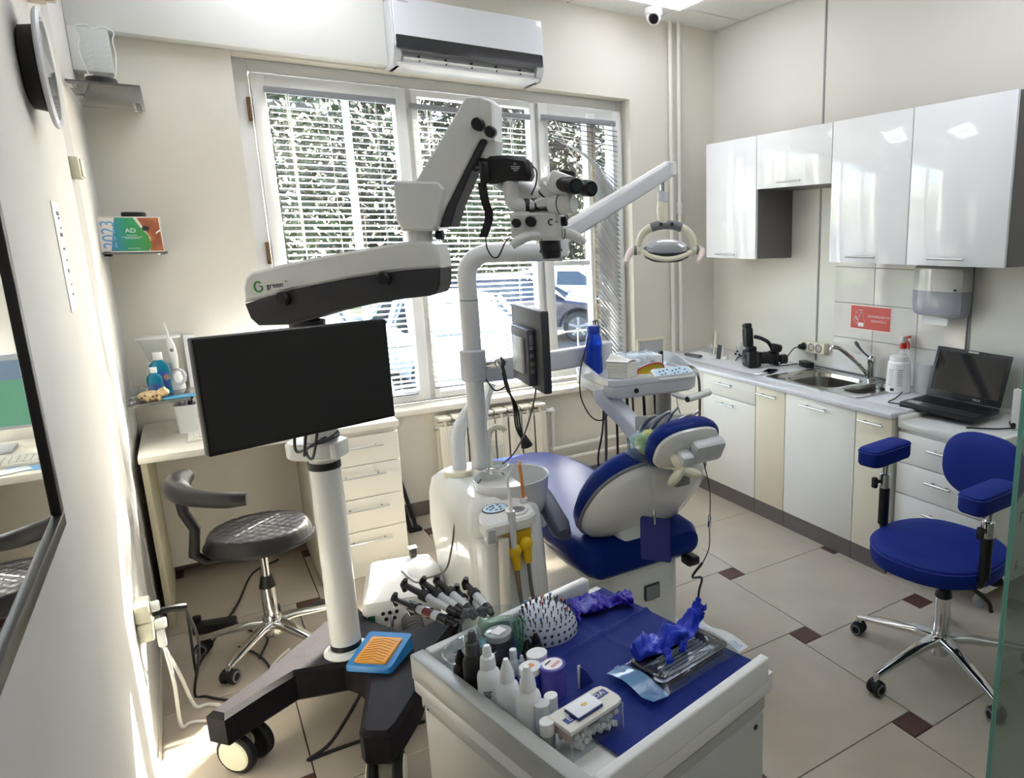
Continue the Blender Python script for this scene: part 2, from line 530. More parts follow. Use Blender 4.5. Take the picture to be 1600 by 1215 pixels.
def win_handle(x, z, rot=0):
    p = Vector((x, YF - 0.045, z))
    m_ = MB().b2((x - 0.014, p.y - 0.012, z - 0.033), (x + 0.014, p.y, z + 0.033), 0.004)
    m_.cyl(p, p + Vector((0, -0.045, 0)), 0.008, n=10)
    d = Vector((math.sin(rot), 0, -math.cos(rot)))
    q = p + Vector((0, -0.045, 0))
    m_.tube([q, q + d * 0.06, q + d * 0.12], [0.009, 0.008, 0.007], 8, 3)
    part(win, 'handle', m_, GLOSSW, W=True)
win_handle(1.085, 1.48); win_handle(1.908, 2.02); win_handle(2.235, 1.20, PI / 2)
for z in (2.22, 1.53):
    part(win, 'hinge', MB().b2((0.368, YF - 0.052, z - 0.055), (0.386, YF - 0.02, z + 0.055), 0.003).cyl((0.377, YF - 0.056, z - 0.04), (0.377, YF - 0.056, z + 0.04), 0.006, n=8), DIRT, W=True, label='rusty brown hinge')
sill = MB().b2((WX0 - 0.03, 4.075, WZ0 - 0.035), (WX1 + 0.02, YF - 0.015, WZ0), 0.008)
part(win, 'window_sill', sill, mat('sill_white', 'e6e0d2', 0.35, noise=0.05, nscale=9), W=True)
mb = MB()
for k in range(9):
    mb.cyl((0.42 + 0.255 * k, 4.47, 0.45), (0.42 + 0.255 * k, 4.47, 0.98), 0.006, n=6)
mb.cyl((0.3, 4.47, 0.96), (2.5, 4.47, 0.96), 0.006, n=6); mb.cyl((0.3, 4.47, 0.72), (2.5, 4.47, 0.72), 0.006, n=6)
part(win, 'outer_railing', mb, mat('railing_grey', '6b6e70', 0.5), W=True)
# ---------------------------------------------------------------- venetian blinds
SLAT = mat('blind_slat', 'f1f1ee', 0.4)
RAIL = mat('blind_rail', '8d8f92', 0.4)
CORD = mat('blind_cord', 'f0efe9', 0.7)
def slat_mesh(wd):
    m_ = MB()
    n = 4
    rings = []
    for x in (-wd / 2, wd / 2):
        r = []
        for k in range(n + 1):
            a = (k / n - 0.5)
            r.append((x, a * 0.025, 0.0022 * (1 - (2 * a) ** 2) + 0.0004))
        for k in range(n, -1, -1):
            a = (k / n - 0.5)
            r.append((x, a * 0.025, 0.0022 * (1 - (2 * a) ** 2) - 0.0004))
        rings.append(r)
    m_.loft(rings)
    return m_.mesh('slat', SLAT)
YBL = 4.195
def blind(x0, x1, ztop, zbot, label, tilt):
    t = thing('venetian_blind', label, 'blind', ((x0 + x1) / 2, YBL, zbot), 0, 'venetian blinds on the window')
    wd = x1 - x0
    part(t, 'head_rail', MB().b2((x0, YBL - 0.014, ztop - 0.03), (x1, YBL + 0.014, ztop), 0.003), RAIL, W=True, label='grey head rail')
    me = slat_mesh(wd - 0.035)
    n = int((ztop - 0.06 - zbot) / 0.030)
    for k in range(n):
        z = zbot + 0.022 + k * 0.030
        o = bpy.data.objects.new('slat', me); COL.objects.link(o); o.parent = t
        o.matrix_local = Matrix.Translation((random.uniform(-0.002, 0.002), 0, z - zbot)) @ Matrix.Rotation(tilt + random.uniform(-0.05, 0.05), 4, 'X')
    part(t, 'bottom_rail', MB().b2((x0 + 0.016, YBL - 0.012, zbot), (x1 - 0.016, YBL + 0.012, zbot + 0.008), 0.002), RAIL, W=True)
    for q in (0.17, 0.83):
        xx = x0 + wd * q
        m_ = MB()
        for dy in (-0.0135, 0.0135):
            m_.cyl((xx, YBL + dy, zbot), (xx, YBL + dy, ztop - 0.02), 0.0011, n=5)
        part(t, 'ladder_cord', m_, CORD, W=True)
    part(t, 'tilt_wand', MB().tube([(x0 + 0.09, YBL - 0.02, ztop - 0.03), (x0 + 0.092, YBL - 0.022, ztop - 0.4), (x0 + 0.094, YBL - 0.02, ztop - 0.78)], 0.004, 6, 3), CORD, W=True)
    part(t, 'pull_cord', MB().tube([(x0 + 0.27, YBL - 0.018, ztop - 0.03), (x0 + 0.272, YBL - 0.02, ztop - 0.5), (x0 + 0.275, YBL - 0.02, zbot + 0.4)], 0.0022, 5, 3), CORD, W=True)
    return t
random.seed(4)
TILT = math.radians(19)
blind(0.442, 1.052, 2.327, 0.715, 'white venetian blind on the left window sash, fully lowered', TILT)
blind(1.117, 1.812, 2.313, 0.735, 'white venetian blind on the middle window sash behind the pole', TILT)
# the third one has dropped on one side: its slats hang twisted from the right cord
t = thing('venetian_blind', 'twisted venetian blind painted in shaded grey, hanging askew on the right window sash', 'blind', (2.39, YBL, 0.75), 0, 'venetian blinds on the window')
part(t, 'head_rail', MB().b2((1.886, YBL - 0.014, 2.29), (2.392, YBL + 0.014, 2.322), 0.003), RAIL, W=True, label='grey head rail')
SLAT_SHADED = mat('blind_slat_shaded', '66686e', 0.35)  # shade on the slats' room side is put into this darker grey
me = slat_mesh(0.47); me.materials.clear(); me.materials.append(SLAT_SHADED)
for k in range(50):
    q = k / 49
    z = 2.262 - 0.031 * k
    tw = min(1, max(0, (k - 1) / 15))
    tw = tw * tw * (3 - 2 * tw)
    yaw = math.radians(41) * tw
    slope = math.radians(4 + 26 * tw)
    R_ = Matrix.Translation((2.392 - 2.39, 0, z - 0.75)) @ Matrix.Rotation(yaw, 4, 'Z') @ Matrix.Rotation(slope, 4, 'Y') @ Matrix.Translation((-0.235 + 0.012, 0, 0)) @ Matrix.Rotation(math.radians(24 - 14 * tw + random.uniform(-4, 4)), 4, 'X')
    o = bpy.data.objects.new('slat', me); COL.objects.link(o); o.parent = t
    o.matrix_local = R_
m_ = MB()
m_.cyl((2.36, YBL - 0.014, 0.8), (2.36, YBL - 0.014, 2.3), 0.0012, n=5).cyl((2.36, YBL + 0.014, 0.8), (2.36, YBL + 0.014, 2.3), 0.0012, n=5)
part(t, 'ladder_cord', m_, CORD, W=True)
part(t, 'slack_cord', MB().tube([(1.97, YBL - 0.016, 2.29), (2.02, YBL - 0.05, 2.15), (2.12, YBL - 0.12, 1.95), (2.2, YBL - 0.16, 1.8)], 0.0022, 5, 4), CORD, W=True)
# ================================================================ fixtures on the far wall
# air conditioner
AX0, AX1, AY, AZ0, AZ1 = 1.0, 1.80, 3.93, 2.45, 2.76
t = thing('air_conditioner', 'white wall air conditioner with black stripe above the window', 'air conditioner', (1.4, YB - 0.1, AZ0))
side = [(YB - 0.005, AZ0), (AY + 0.05, AZ0 + 0.0), (AY + 0.005, AZ0 + 0.05), (AY, AZ0 + 0.085), (AY, AZ1 - 0.03), (AY + 0.025, AZ1), (YB - 0.005, AZ1)]
Myz = frame((0, 0, 0), (0, 1, 0), (0, 0, 1), (1, 0, 0))
body = MB().prism(side[:1] + [(AY + 0.05, AZ0), (AY + 0.03, AZ0 + 0.012), (AY + 0.075, AZ0 + 0.075), (AY + 0.012, AZ0 + 0.085)] + side[4:], AX0 + 0.02, AX1 - 0.02, Myz)
part(t, 'body', body, mat('ac_body', 'd8d9da', 0.35), W=True)
for x0 in (AX0, AX1 - 0.04):
    part(t, 'side_cheek', MB().prism(side, x0, x0 + 0.04, Myz, bev=0.004), mat('ac_cheek', 'c9cbcd', 0.3), W=True)
Mxz = frame((0, AY, 0), (1, 0, 0), (0, 0, 1), (0, -1, 0))
fp = [(p[0] + 1.4, p[1] + 2.645) for p in rrect(0.78, 0.23, 0.012)]
part(t, 'front_panel', MB().prism(fp, -0.004, 0.012, Mxz, bev=0.002), mat('ac_gloss', 'e2e4ea', 0.06, coat=0.5), W=True)
fp = [(p[0] + 1.4, p[1] + 2.553) for p in rrect(0.776, 0.062, 0.008)]
part(t, 'dark_stripe', MB().prism(fp, -0.002, 0.0128, Mxz), mat('ac_stripe', '26272b', 0.1, coat=0.5), W=True)
part(t, 'louver', MB().box((0, 0, 0), (0.70, 0.055, 0.006), bev=0.002, M=Matrix.Translation((1.4, AY + 0.045, AZ0 + 0.028)) @ Matrix.Rotation(math.radians(-28), 4, 'X')), GLOSSW, W=True)
part(t, 'louver', MB().box((0, 0, 0), (0.70, 0.035, 0.005), bev=0.002, M=Matrix.Translation((1.4, AY + 0.075, AZ0 + 0.045)) @ Matrix.Rotation(math.radians(-38), 4, 'X')), GLOSSW, W=True)
for k in range(5):
    part(t, 'vane', MB().box((1.13 + 0.135 * k, AY + 0.05, AZ0 + 0.042), (0.004, 0.05, 0.03)), DARK, W=True)
part(t, 'worn_logo', MB().b2((1.03, AY - 0.0128, 2.734), (1.085, AY - 0.0122, 2.742)), mat('ac_logo', 'b9bcc4', 0.3), W=True)
# radiator
RADM = mat('radiator_enamel', 'e6dfcd', 0.35, noise=0.04, nscale=9)
t = thing('radiator', 'cream sectional radiator under the middle window sash', 'radiator', (1.42, 4.04, 0.1))
RX0, RX1, RN = 1.085, 1.745, 8
for k in range(RN):
    x0 = RX0 + (RX1 - RX0) * k / RN; x1 = x0 + (RX1 - RX0) / RN - 0.009
    m_ = MB().b2((x0, 3.995, 0.13), (x1, 4.012, 0.548), 0.006).b2((x0 + 0.034, 3.99, 0.14), (x1 - 0.034, 4.09, 0.575), 0.006)
    m_.b2((x0, 4.0, 0.578), (x1, 4.095, 0.598), 0.008).b2((x0 + 0.004, 4.02, 0.55), (x1 - 0.004, 4.085, 0.562), 0.003)
    m_.b2((x0, 4.075, 0.13), (x1, 4.09, 0.57), 0.004)
    m_.cyl((x0 - 0.002, 4.045, 0.535), (x1 + 0.003, 4.045, 0.535), 0.02, n=12).cyl((x0 - 0.002, 4.045, 0.16), (x1 + 0.003, 4.045, 0.16), 0.02, n=12)
    part(t, 'section', m_, RADM, W=True)
for x, z in ((RX0, 0.535), (RX0, 0.16), (RX1, 0.535), (RX1, 0.16)):
    sgn = -1 if x == RX0 else 1
    part(t, 'plug', MB().cyl((x, 4.045, z), (x + sgn * 0.014, 4.045, z), 0.017, n=6), STEEL, W=True)
PIPE = mat('white_pipe', 'ece9df', 0.35, noise=0.03, nscale=8)
m_ = MB().tube([(1.76, 4.045, 0.535), (1.80, 4.045, 0.535)], 0.013, 10, 1).tube([(1.80, 4.05, 0.545), (1.80, 4.06, 0.40), (1.80, 4.07, 0.265)], 0.013, 10, 1).tube([(1.80, 4.07, 0.27), (2.2, 4.09, 0.275), (2.56, 4.09, 0.275)], 0.013, 10, 1)
m_.tube([(1.76, 4.045, 0.16), (1.83, 4.07, 0.165)], 0.013, 10, 1).tube([(1.83, 4.09, 0.12), (1.83, 4.09, 0.19), (2.2, 4.09, 0.19), (2.56, 4.09, 0.19)], 0.013, 10, 1)
for p in ((1.80, 4.055, 0.53), (1.80, 4.07, 0.272), (2.15, 4.09, 0.275), (1.83, 4.08, 0.18)):
    m_.ell(p, 0.021, 10, 8)
solo('heating_pipes', m_, PIPE, 'white heating pipes running right from the cream radiator', 'pipes')
t = thing('riser_pipe', 'left of two white vertical riser pipes near the wall corner', 'pipe', (2.765, 4.105, 0.0), 0, 'vertical riser pipes')
part(t, 'pipe', MB().cyl((2.765, 4.105, 0), (2.765, 4.105, ZC), 0.014, n=12), PIPE, W=True)
t = thing('riser_pipe', 'right of two white vertical riser pipes, with a coupling sleeve', 'pipe', (2.83, 4.105, 0.0), 0, 'vertical riser pipes')
part(t, 'pipe', MB().cyl((2.83, 4.105, 0), (2.83, 4.105, ZC), 0.014, n=12), PIPE, W=True)
part(t, 'coupling', MB().cyl((2.83, 4.105, 1.745), (2.83, 4.105, 1.825), 0.020, n=12, bev=0.003), PIPE, W=True)
# black folded stand leaning by the desk
t = thing('folded_stand', 'black folded metal stand leaning between desk and radiator', 'stand', (0.86, 4.03, 0))
for k, x in enumerate((0.815, 0.845)):
    part(t, 'rail', MB().tube([(x + 0.05, 3.93, 0.012), (x + 0.0, 4.02, 0.32), (x - 0.045, 4.11, 0.62)], 0.011, 8, 1), BLACK, W=True)
part(t, 'foot', MB().b2((0.85, 3.90, 0.0), (0.92, 3.96, 0.02), 0.004), BLACK, W=True)
# security camera on the ceiling
t = thing('security_camera', 'white dome security camera on the ceiling near the corner', 'camera', (2.53, 3.93, 2.87))
part(t, 'base', MB().lathe([(0.045, 0), (0.055, 0.01), (0.055, 0.035), (0.05, 0.04)], (2.53, 3.93, ZC - 0.045)), WHITE, W=True)
part(t, 'ball', MB().ell((2.53, 3.93, ZC - 0.055), 0.044, 20, 14), WHITE, W=True)
d = Vector((-0.45, -0.75, -0.42)).normalized()
c0 = Vector((2.53, 3.93, ZC - 0.055))
part(t, 'lens', MB().cyl(c0 + d * 0.030, c0 + d * 0.047, 0.032, 0.027, n=20), mat('lens_black', '0b0b10', 0.05, coat=0.6), W=True)

# ================================================================ desk
DZ = 0.752
DESKM = mat('desk_laminate', 'e4dfd3', 0.42, noise=0.03, nscale=6)
t = thing('desk', 'white laminate desk with a four drawer pedestal by the window', 'desk', (0.26, 3.8, 0))
part(t, 'desktop', MB().b2((-0.234, 3.478, DZ - 0.028), (0.757, 4.125, DZ), 0.002), DESKM, W=True)
part(t, 'side_panel', MB().b2((-0.230, 3.50, 0), (-0.208, 4.11, DZ - 0.029), 0.001), mat('desk_edge_cream', 'dcd3b4', 0.5, noise=0.03, nscale=7), W=True)
part(t, 'back_panel', MB().b2((-0.207, 3.99, 0.07), (0.36, 4.006, DZ - 0.029)), DESKM, W=True)
part(t, 'carcass', MB().b2((0.362, 3.502, 0.0), (0.752, 4.11, DZ - 0.029), 0.001), DESKM, W=True)
zs = [(0.076, 0.236), (0.239, 0.399), (0.402, 0.561), (0.564, 0.700)]
for a, b in zs:
    d_ = part(t, 'drawer', MB().b2((0.366, 3.484, a), (0.748, 3.5015, b), 0.0015), DESKM, W=True)
    bar_handle(d_, (0.575, 3.484, b - 0.048), (1, 0, 0), 0.20, (0, -1, 0), STEEL, 0.0045)
# things on the desk
t = thing('pen_cup', 'white square pen cup with scissors on the desk', 'pen cup', (-0.06, 3.86, DZ))
o = rrect(0.085, 0.085, 0.012)
part(t, 'cup', MB().loft([[(x * 0.86, y * 0.86, 0) for x, y in o], [(x, y, 0.125) for x, y in o], [(x * 0.93, y * 0.93, 0.125) for x, y in o], [(x * 0.8, y * 0.8, 0.006) for x, y in o]]), mat('cup_white', 'e6e8e6', 0.4))
t2 = thing('scissors', 'black handled scissors standing in the white pen cup', 'scissors', (-0.07, 3.86, DZ + 0.008))
for k in (-1, 1):
    c = Vector((0.022 * k + 0.004, 0, 0.148)); pts = []
    for q in range(13):
        a = 2 * PI * q / 12
        pts.append(c + Vector((0.018 * math.cos(a), 0, 0.015 * math.sin(a))))
    part(t2, 'finger_loop', MB().tube(pts, 0.004, 6, 1), BLACK)
    part(t2, 'blade', MB().tube([(0.012 * k, 0, 0.135), (0.0, 0, 0.07), (-0.006 * k, 0, 0.0)], 0.003, 6, 1), STEEL)
for k, (dx, dy, hh, cc) in enumerate(((0.02, 0.02, 0.17, '26283a'), (0.028, 0.008, 0.16, '30343f'), (-0.02, 0.02, 0.14, '2b2b2b'))):
    m_ = MB().tube([(-0.06 + dx * 0.6, 3.86 + dy, DZ + 0.01), (-0.06 + dx, 3.86 + dy, DZ + hh)], 0.0055, 8, 1)
    solo('pen', m_, mat('pen_%d' % k, cc, 0.4), ['dark blue thick marker standing in the white pen cup, tallest', 'slate grey marker standing in the white pen cup', 'black pen standing in the white pen cup'][k], 'pen')
m_ = MB().box((0.02, 3.735, DZ + 0.0015), (0.15, 0.10, 0.0018), rz=0.5)
solo('paper_sheet', m_, mat('paper_pink', 'e4d9d6', 0.8), 'small pale pink paper sheet lying before the white pen cup', 'paper')
# monitor, keyboard and clutter on the desk (seen in the wall mirror)
t = thing('desk_monitor', 'silver framed desk monitor showing a coloured schedule, seen in the mirror', 'monitor', (0.285, 3.93, DZ), 0.0)
part(t, 'housing', MB().b2((-0.235, -0.012, 0.09), (0.235, 0.02, 0.40), 0.004), mat('silver_frame', 'b9bcc6', 0.35))
part(t, 'screen', MB().b2((-0.222, -0.0135, 0.104), (0.222, -0.0115, 0.375)), emat('screen_grey', '5c6b7c', 0.35))
cols = [('7a3f8c', 0.04, 0.222), ('4f7c66', -0.222, 0.04)]
for k, (cc, a, b) in enumerate(cols):
    part(t, 'screen_block', MB().b2((a, -0.0142, 0.104), (b, -0.0136, 0.295)), emat('screen_%d' % k, cc, 0.35))
part(t, 'neck', MB().b2((-0.02, 0.02, 0.01), (0.02, 0.04, 0.22), 0.004), mat('silver_frame', 'b9bcc6', 0.35))
part(t, 'stand_foot', MB().b2((-0.11, -0.06, 0), (0.11, 0.09, 0.012), 0.004), mat('silver_frame', 'b9bcc6', 0.35))
part(t, 'webcam', MB().b2((-0.006, -0.014, 0.387), (0.006, -0.011, 0.392)), BLACK)
t = thing('keyboard', 'pale computer keyboard on the desk, seen in the mirror', 'keyboard', (0.13, 3.68, DZ))
part(t, 'base', MB().b2((-0.2, -0.06, 0), (0.2, 0.06, 0.015), 0.004), mat('kb_base', 'd9d7cd', 0.5))
kb = MB()
for r_ in range(5):
    for c_ in range(18):
        kb.b2((-0.193 + c_ * 0.0215, -0.052 + r_ * 0.0215, 0.015), (-0.175 + c_ * 0.0215, -0.034 + r_ * 0.0215, 0.021), 0)
part(t, 'keys', kb, mat('kb_keys', 'eceae2', 0.5), kind='stuff')
random.seed(11)
m_ = MB()
n = 18
m_.grid(lambda u, v: (-0.17 + 0.2 * u, 3.80 + 0.10 * v, DZ + 0.002 + 0.03 * math.sin(PI * u) * math.sin(PI * v) * (0.8 + 0.4 * math.sin(9 * u + 5 * v))), n, n)
m_.grid(lambda u, v: (-0.17 + 0.2 * u, 3.80 + 0.10 * v, DZ + 0.001), 2, 2)
for k, (x, y, r_, cc, lb) in enumerate(((0.10, 3.57, 0.2, '7fb4e6', 'light blue leaflet lying on the desk corner, seen in the mirror'), (0.14, 3.55, -0.4, 'e9eef2', 'white leaflet lying over the light blue leaflet on the desk'))):
    solo('leaflet', MB().box((x, y, DZ + 0.0015 + 0.002 * k), (0.12, 0.07, 0.0016), rz=r_), mat('leaflet_%d' % k, cc, 0.5), lb, 'leaflet')
for k in range(3):
    solo('pen', MB().cyl((0.22 + 0.03 * k, 3.52 + 0.014 * k, DZ + 0.006), (0.34 + 0.03 * k, 3.55 + 0.014 * k, DZ + 0.006), 0.005, n=8), BLACK, ['black pen lying on the desk, nearest the front edge of three', 'black pen lying on the desk, middle of three', 'black pen lying on the desk, farthest from the front edge of three'][k], 'pen', 'black pens lying on the desk')

# ================================================================ left wall and corner shelves
GLS = thin('smoked_glass', '9c9c98', 0.35, 0.03)
GEDGE = mat('glass_edge', '3a3f3c', 0.2)
def shelf(z, y0, label):
    t = thing('glass_shelf', label, 'shelf', (XL + 0.11, (y0 + YB) / 2, z), 0, 'glass corner shelves')
    part(t, 'glass_plate', MB().b2((XL + 0.006, y0, z), (-0.034, YB - 0.004, z + 0.007), 0.001), GLS, W=True)
    for p in ((-0.06, YB - 0.02), (XL + 0.02, YB - 0.3), (XL + 0.02, y0 + 0.06)):
        part(t, 'clip', MB().b2((p[0] - 0.014, p[1] - 0.02, z - 0.010), (p[0] + 0.014, p[1] + 0.02, z + 0.012), 0.003), CHROME, W=True)
shelf(2.158, 3.50, 'topmost glass corner shelf holding the acrylic vase lamp')
shelf(1.543, 3.78, 'middle glass corner shelf holding the green calendar')
shelf(0.925, 3.67, 'lowest glass corner shelf holding the mouthwash bottles')
# acrylic lamp
t = thing('acrylic_lamp', 'engraved clear acrylic vase lamp with black base on the top shelf', 'lamp', (-0.15, 3.62, 2.166))
part(t, 'base', MB().lathe([(0.05, 0), (0.052, 0.004), (0.048, 0.028), (0.044, 0.032)]), BLACK)
out = [(-0.032, 0.03), (-0.045, 0.08), (-0.052, 0.13), (-0.045, 0.17), (-0.055, 0.205), (-0.02, 0.215), (0.0, 0.205), (0.03, 0.215), (0.06, 0.20), (0.052, 0.17), (0.055, 0.13), (0.05, 0.08), (0.034, 0.03)]
Mx = frame((0, 0, 0), (1, 0, 0), (0, 0, 1), (0, -1, 0))
part(t, 'acrylic_plate', MB().prism(out, -0.0025, 0.0025, Mx), thin('acrylic', 'f8fafa', 0.02, 0.05))
edge = MB().tube([(x, 0, z) for x, z in out + out[:1]], 0.0022, 6, 3)
part(t, 'pale_edge', edge, mat('acrylic_edge', 'f4f6f4', 0.3))  # near-white tube tracing the plate outline
for k in range(7):
    z0 = 0.06 + k * 0.02
    part(t, 'engraved_line', MB().tube([(-0.03, -0.0032, z0), (-0.01, -0.0032, z0 + 0.012), (0.015, -0.0032, z0 + 0.004), (0.04, -0.0032, z0 + 0.016)], 0.0008, 4, 3), mat('acrylic_edge', 'f4f6f4', 0.3))
# calendar and jar on the middle shelf
t = thing('desk_calendar', 'green desk calendar printed 2023 with a smiling face on the middle shelf', 'calendar', (-0.15, 3.92, 1.551))
Mc = Matrix.Translation((-0.15, 3.86, 1.551)) @ Matrix.Rotation(math.radians(5), 4, 'Z') @ Matrix.Rotation(math.radians(90 - 14), 4, 'X')
cw, ch = 0.215, 0.15
part(t, 'card', MB().b2((-cw / 2, 0, -0.002), (cw / 2, ch, 0.0), M=Mc), mat('calendar_card', 'efe6da', 0.45), W=True)
part(t, 'card', MB().b2((-cw / 2, 0, -0.002), (cw / 2, ch, 0.0), M=Matrix.Translation((-0.15, 3.93, 1.551)) @ Matrix.Rotation(math.radians(5), 4, 'Z') @ Matrix.Rotation(math.radians(90 + 14), 4, 'X')), mat('calendar_card', 'efe6da', 0.45), W=True)
gm = bpy.data.materials.new('calendar_green'); gm.use_nodes = True
_t = gm.node_tree; _b = _t.nodes['Principled BSDF']; _b.inputs['Roughness'].default_value = 0.4
_tc = _t.nodes.new('ShaderNodeTexCoord'); _s = _t.nodes.new('ShaderNodeSeparateXYZ'); _r = _t.nodes.new('ShaderNodeValToRGB')
_t.links.new(_tc.outputs['Generated'], _s.inputs[0]); _t.links.new(_s.outputs['X'], _r.inputs[0]); _t.links.new(_r.outputs[0], _b.inputs[0])
_r.color_ramp.elements[0].color = srgb('3f8fb0'); _r.color_ramp.elements[1].color = srgb('4e9b3a')
_e = _r.color_ramp.elements.new(0.45); _e.color = srgb('2c9a6a')
g_ = [(-0.072, 0.004), (0.055, 0.004), (0.065, 0.03), (0.06, 0.07), (0.035, 0.11), (0.018, 0.146), (-0.045, 0.146)]
part(t, 'green_field', MB().prism(g_, 0.0002, 0.0008, Mc), gm, W=True)
part(t, 'face_photo', MB().prism([(0.058, 0.004), (0.104, 0.004), (0.104, 0.146), (0.03, 0.146), (0.045, 0.11), (0.066, 0.06)], 0.0002, 0.0007, Mc), mat('calendar_face', 'b4683f', 0.5, noise=0.45, nscale=28), W=True)
part(t, 'face_smile', MB().prism([(0.085, 0.075), (0.104, 0.088), (0.104, 0.097), (0.09, 0.085)], 0.0008, 0.0011, Mc), mat('smile_white', 'f2efe9', 0.4), W=True)
part(t, 'face_ornament', MB().prism([(x * 0.013 + 0.055, y * 0.011 + 0.1) for x, y in superell(2, 2, 2, 14)], 0.0008, 0.0014, Mc), DARK, W=True)
CAL = mat('calendar_white', 'f4f6f6', 0.5)
text_part(t, 'lettering', '2023', 0.066, Mc @ Matrix.Translation((-0.070, 0.074, 0.001)) @ Matrix.Rotation(PI / 2, 4, 'Z'), mat('calendar_blue', '6fa8d8', 0.5), sx=0.92)
text_part(t, 'lettering', 'AD', 0.026, Mc @ Matrix.Translation((0.002, 0.09, 0.001)), CAL)
for yy, ww in ((0.070, 0.035), (0.062, 0.07), (0.056, 0.05), (0.014, 0.04)):
    part(t, 'print_line', MB().b2((0.004 - ww / 2, yy, 0.0009), (0.004 + ww / 2, yy + 0.0016, 0.0011), M=Mc), CAL, W=True)
t = thing('jar', 'glass jar with dark lid standing behind the green calendar', 'jar', (-0.135, 4.03, 1.551))
part(t, 'glass', MB().lathe([(0.04, 0), (0.045, 0.01), (0.045, 0.13), (0.038, 0.145)]), CLEAR)
part(t, 'lid', MB().lathe([(0.042, 0.145), (0.044, 0.148), (0.044, 0.165), (0.04, 0.168)]), DARK)
part(t, 'contents', MB().lathe([(0.038, 0.004), (0.040, 0.09)]), mat('jar_fill', 'cfc8c0', 0.8))
# lowest shelf: oral irrigator, mouthwash, figure, mirror strips
ZS = 0.933
t = thing('oral_irrigator', 'white oral irrigator with clear tank and handpiece on the lowest shelf', 'oral irrigator', (-0.12, 3.98, ZS))
o = superell(0.15, 0.13, 3)
part(t, 'body', MB().loft([[(x, y, 0) for x, y in o], [(x * 0.96, y, 0.03) for x, y in o], [(x * 0.75, y * 0.8, 0.10) for x, y in o], [(x * 0.66, y * 0.7, 0.125) for x, y in o]]), WHITE)
o2 = superell(0.155, 0.10, 3)
part(t, 'water_tank', MB().loft([[(x * 0.55, y * 0.7, 0.126) for x, y in o2], [(x, y, 0.235) for x, y in o2]]), CLEAR)
part(t, 'tank_lid', MB().loft([[(x * 1.06, y * 1.06, 0.235) for x, y in o2], [(x * 1.06, y * 1.06, 0.242) for x, y in o2]]), WHITE)
hp = MB().tube([(0.045, -0.058, 0.10), (0.045, -0.06, 0.15), (0.043, -0.058, 0.20), (0.04, -0.055, 0.235)], [0.014, 0.017, 0.016, 0.010], 12, 4)
part(t, 'handpiece', hp, WHITE)
part(t, 'nozzle', MB().tube([(0.04, -0.055, 0.235), (0.036, -0.054, 0.275), (0.030, -0.053, 0.31)], [0.006, 0.004, 0.003], 8, 3), WHITE)
part(t, 'button', MB().ell((0.044, -0.077, 0.185), (0.007, 0.003, 0.009), 10, 6), GREY)
ring = [(0.055 + 0.022 * math.cos(2 * PI * k / 16), -0.055, 0.06 + 0.032 * math.sin(2 * PI * k / 16)) for k in range(17)]
part(t, 'dial_ring', MB().tube(ring, 0.007, 8, 1), GLOSSW)
BLQ = mat('mouthwash_blue', '1593b5', 0.1, trans=0.35, ior=1.33, coat=0.3)
def bottle(name, loc, h, w_, d_, mliq, mcap, label, lab=None):
    t = thing(name, label, 'bottle', loc)
    o = rrect(w_, d_, min(w_, d_) * 0.35)
    part(t, 'bottle_body', MB().loft([[(x * 0.94, y * 0.94, 0) for x, y in o], [(x, y, 0.006) for x, y in o], [(x, y, h * 0.62) for x, y in o], [(x * 0.9, y * 0.9, h * 0.70) for x, y in o], [(x * 0.45, y * 0.6, h * 0.80) for x, y in o], [(x * 0.42, y * 0.56, h * 0.82) for x, y in o]]), mliq)
    part(t, 'cap', MB().lathe([(w_ * 0.24, h * 0.82), (w_ * 0.25, h * 0.83), (w_ * 0.25, h * 0.985), (w_ * 0.23, h)]), mcap)
    return t
t = bottle('mouthwash_bottle', (-0.13, 3.87, ZS), 0.185, 0.075, 0.045, BLQ, GLOSSW, 'taller blue mouthwash bottle with white cap on the lowest shelf')
part(t, 'label_sticker', MB().b2((-0.012, -0.0235, 0.03), (0.03, -0.0228, 0.10)), mat('label_blue', '3f67b4', 0.5))
part(t, 'label_portrait', MB().prism([(x * 0.011 + 0.022, y * 0.014 + 0.075) for x, y in superell(2, 2, 2, 14)], 0.0229, 0.0240, frame((0, 0, 0), (1, 0, 0), (0, 0, 1), (0, -1, 0))), mat('label_skin', 'c99a86', 0.5))
t = bottle('mouthwash_bottle', (-0.15, 3.80, ZS), 0.13, 0.056, 0.034, BLQ, GLOSSW, 'shorter blue mouthwash bottle with white cap on the lowest shelf')
part(t, 'label_sticker', MB().b2((-0.02, -0.0178, 0.025), (0.02, -0.0172, 0.06)), mat('label_blue', '3f67b4', 0.5))
random.seed(5)
t = thing('plush_toy', 'small cream toy cow in clear wrap at the edge of the lowest shelf', 'toy', (-0.17, 3.72, ZS))
FUR = mat('toy_cream', 'dfc191', 0.8, noise=0.35, nscale=60)
m_ = MB().ell((0.0, 0, 0.022), (0.045, 0.024, 0.022)).ell((0.045, -0.005, 0.032), (0.022, 0.019, 0.02))
part(t, 'body', m_, FUR)
for k in range(4):
    part(t, 'leg', MB().ell((-0.03 + 0.02 * k, -0.02 if k % 2 else 0.016, 0.010), (0.009, 0.009, 0.011), 10, 6), FUR)
for k in (-1, 1):
    part(t, 'ear', MB().ell((0.05, 0.015 * k - 0.005, 0.047), (0.006, 0.008, 0.006), 8, 6), FUR)
for k in range(7):
    part(t, 'spot', MB().ell((-0.03 + 0.013 * k, -0.022 + 0.004 * math.cos(k), 0.018 + 0.01 * math.sin(2.2 * k)), (0.005, 0.003, 0.004), 8, 5), mat('toy_brown', '55361f', 0.7))
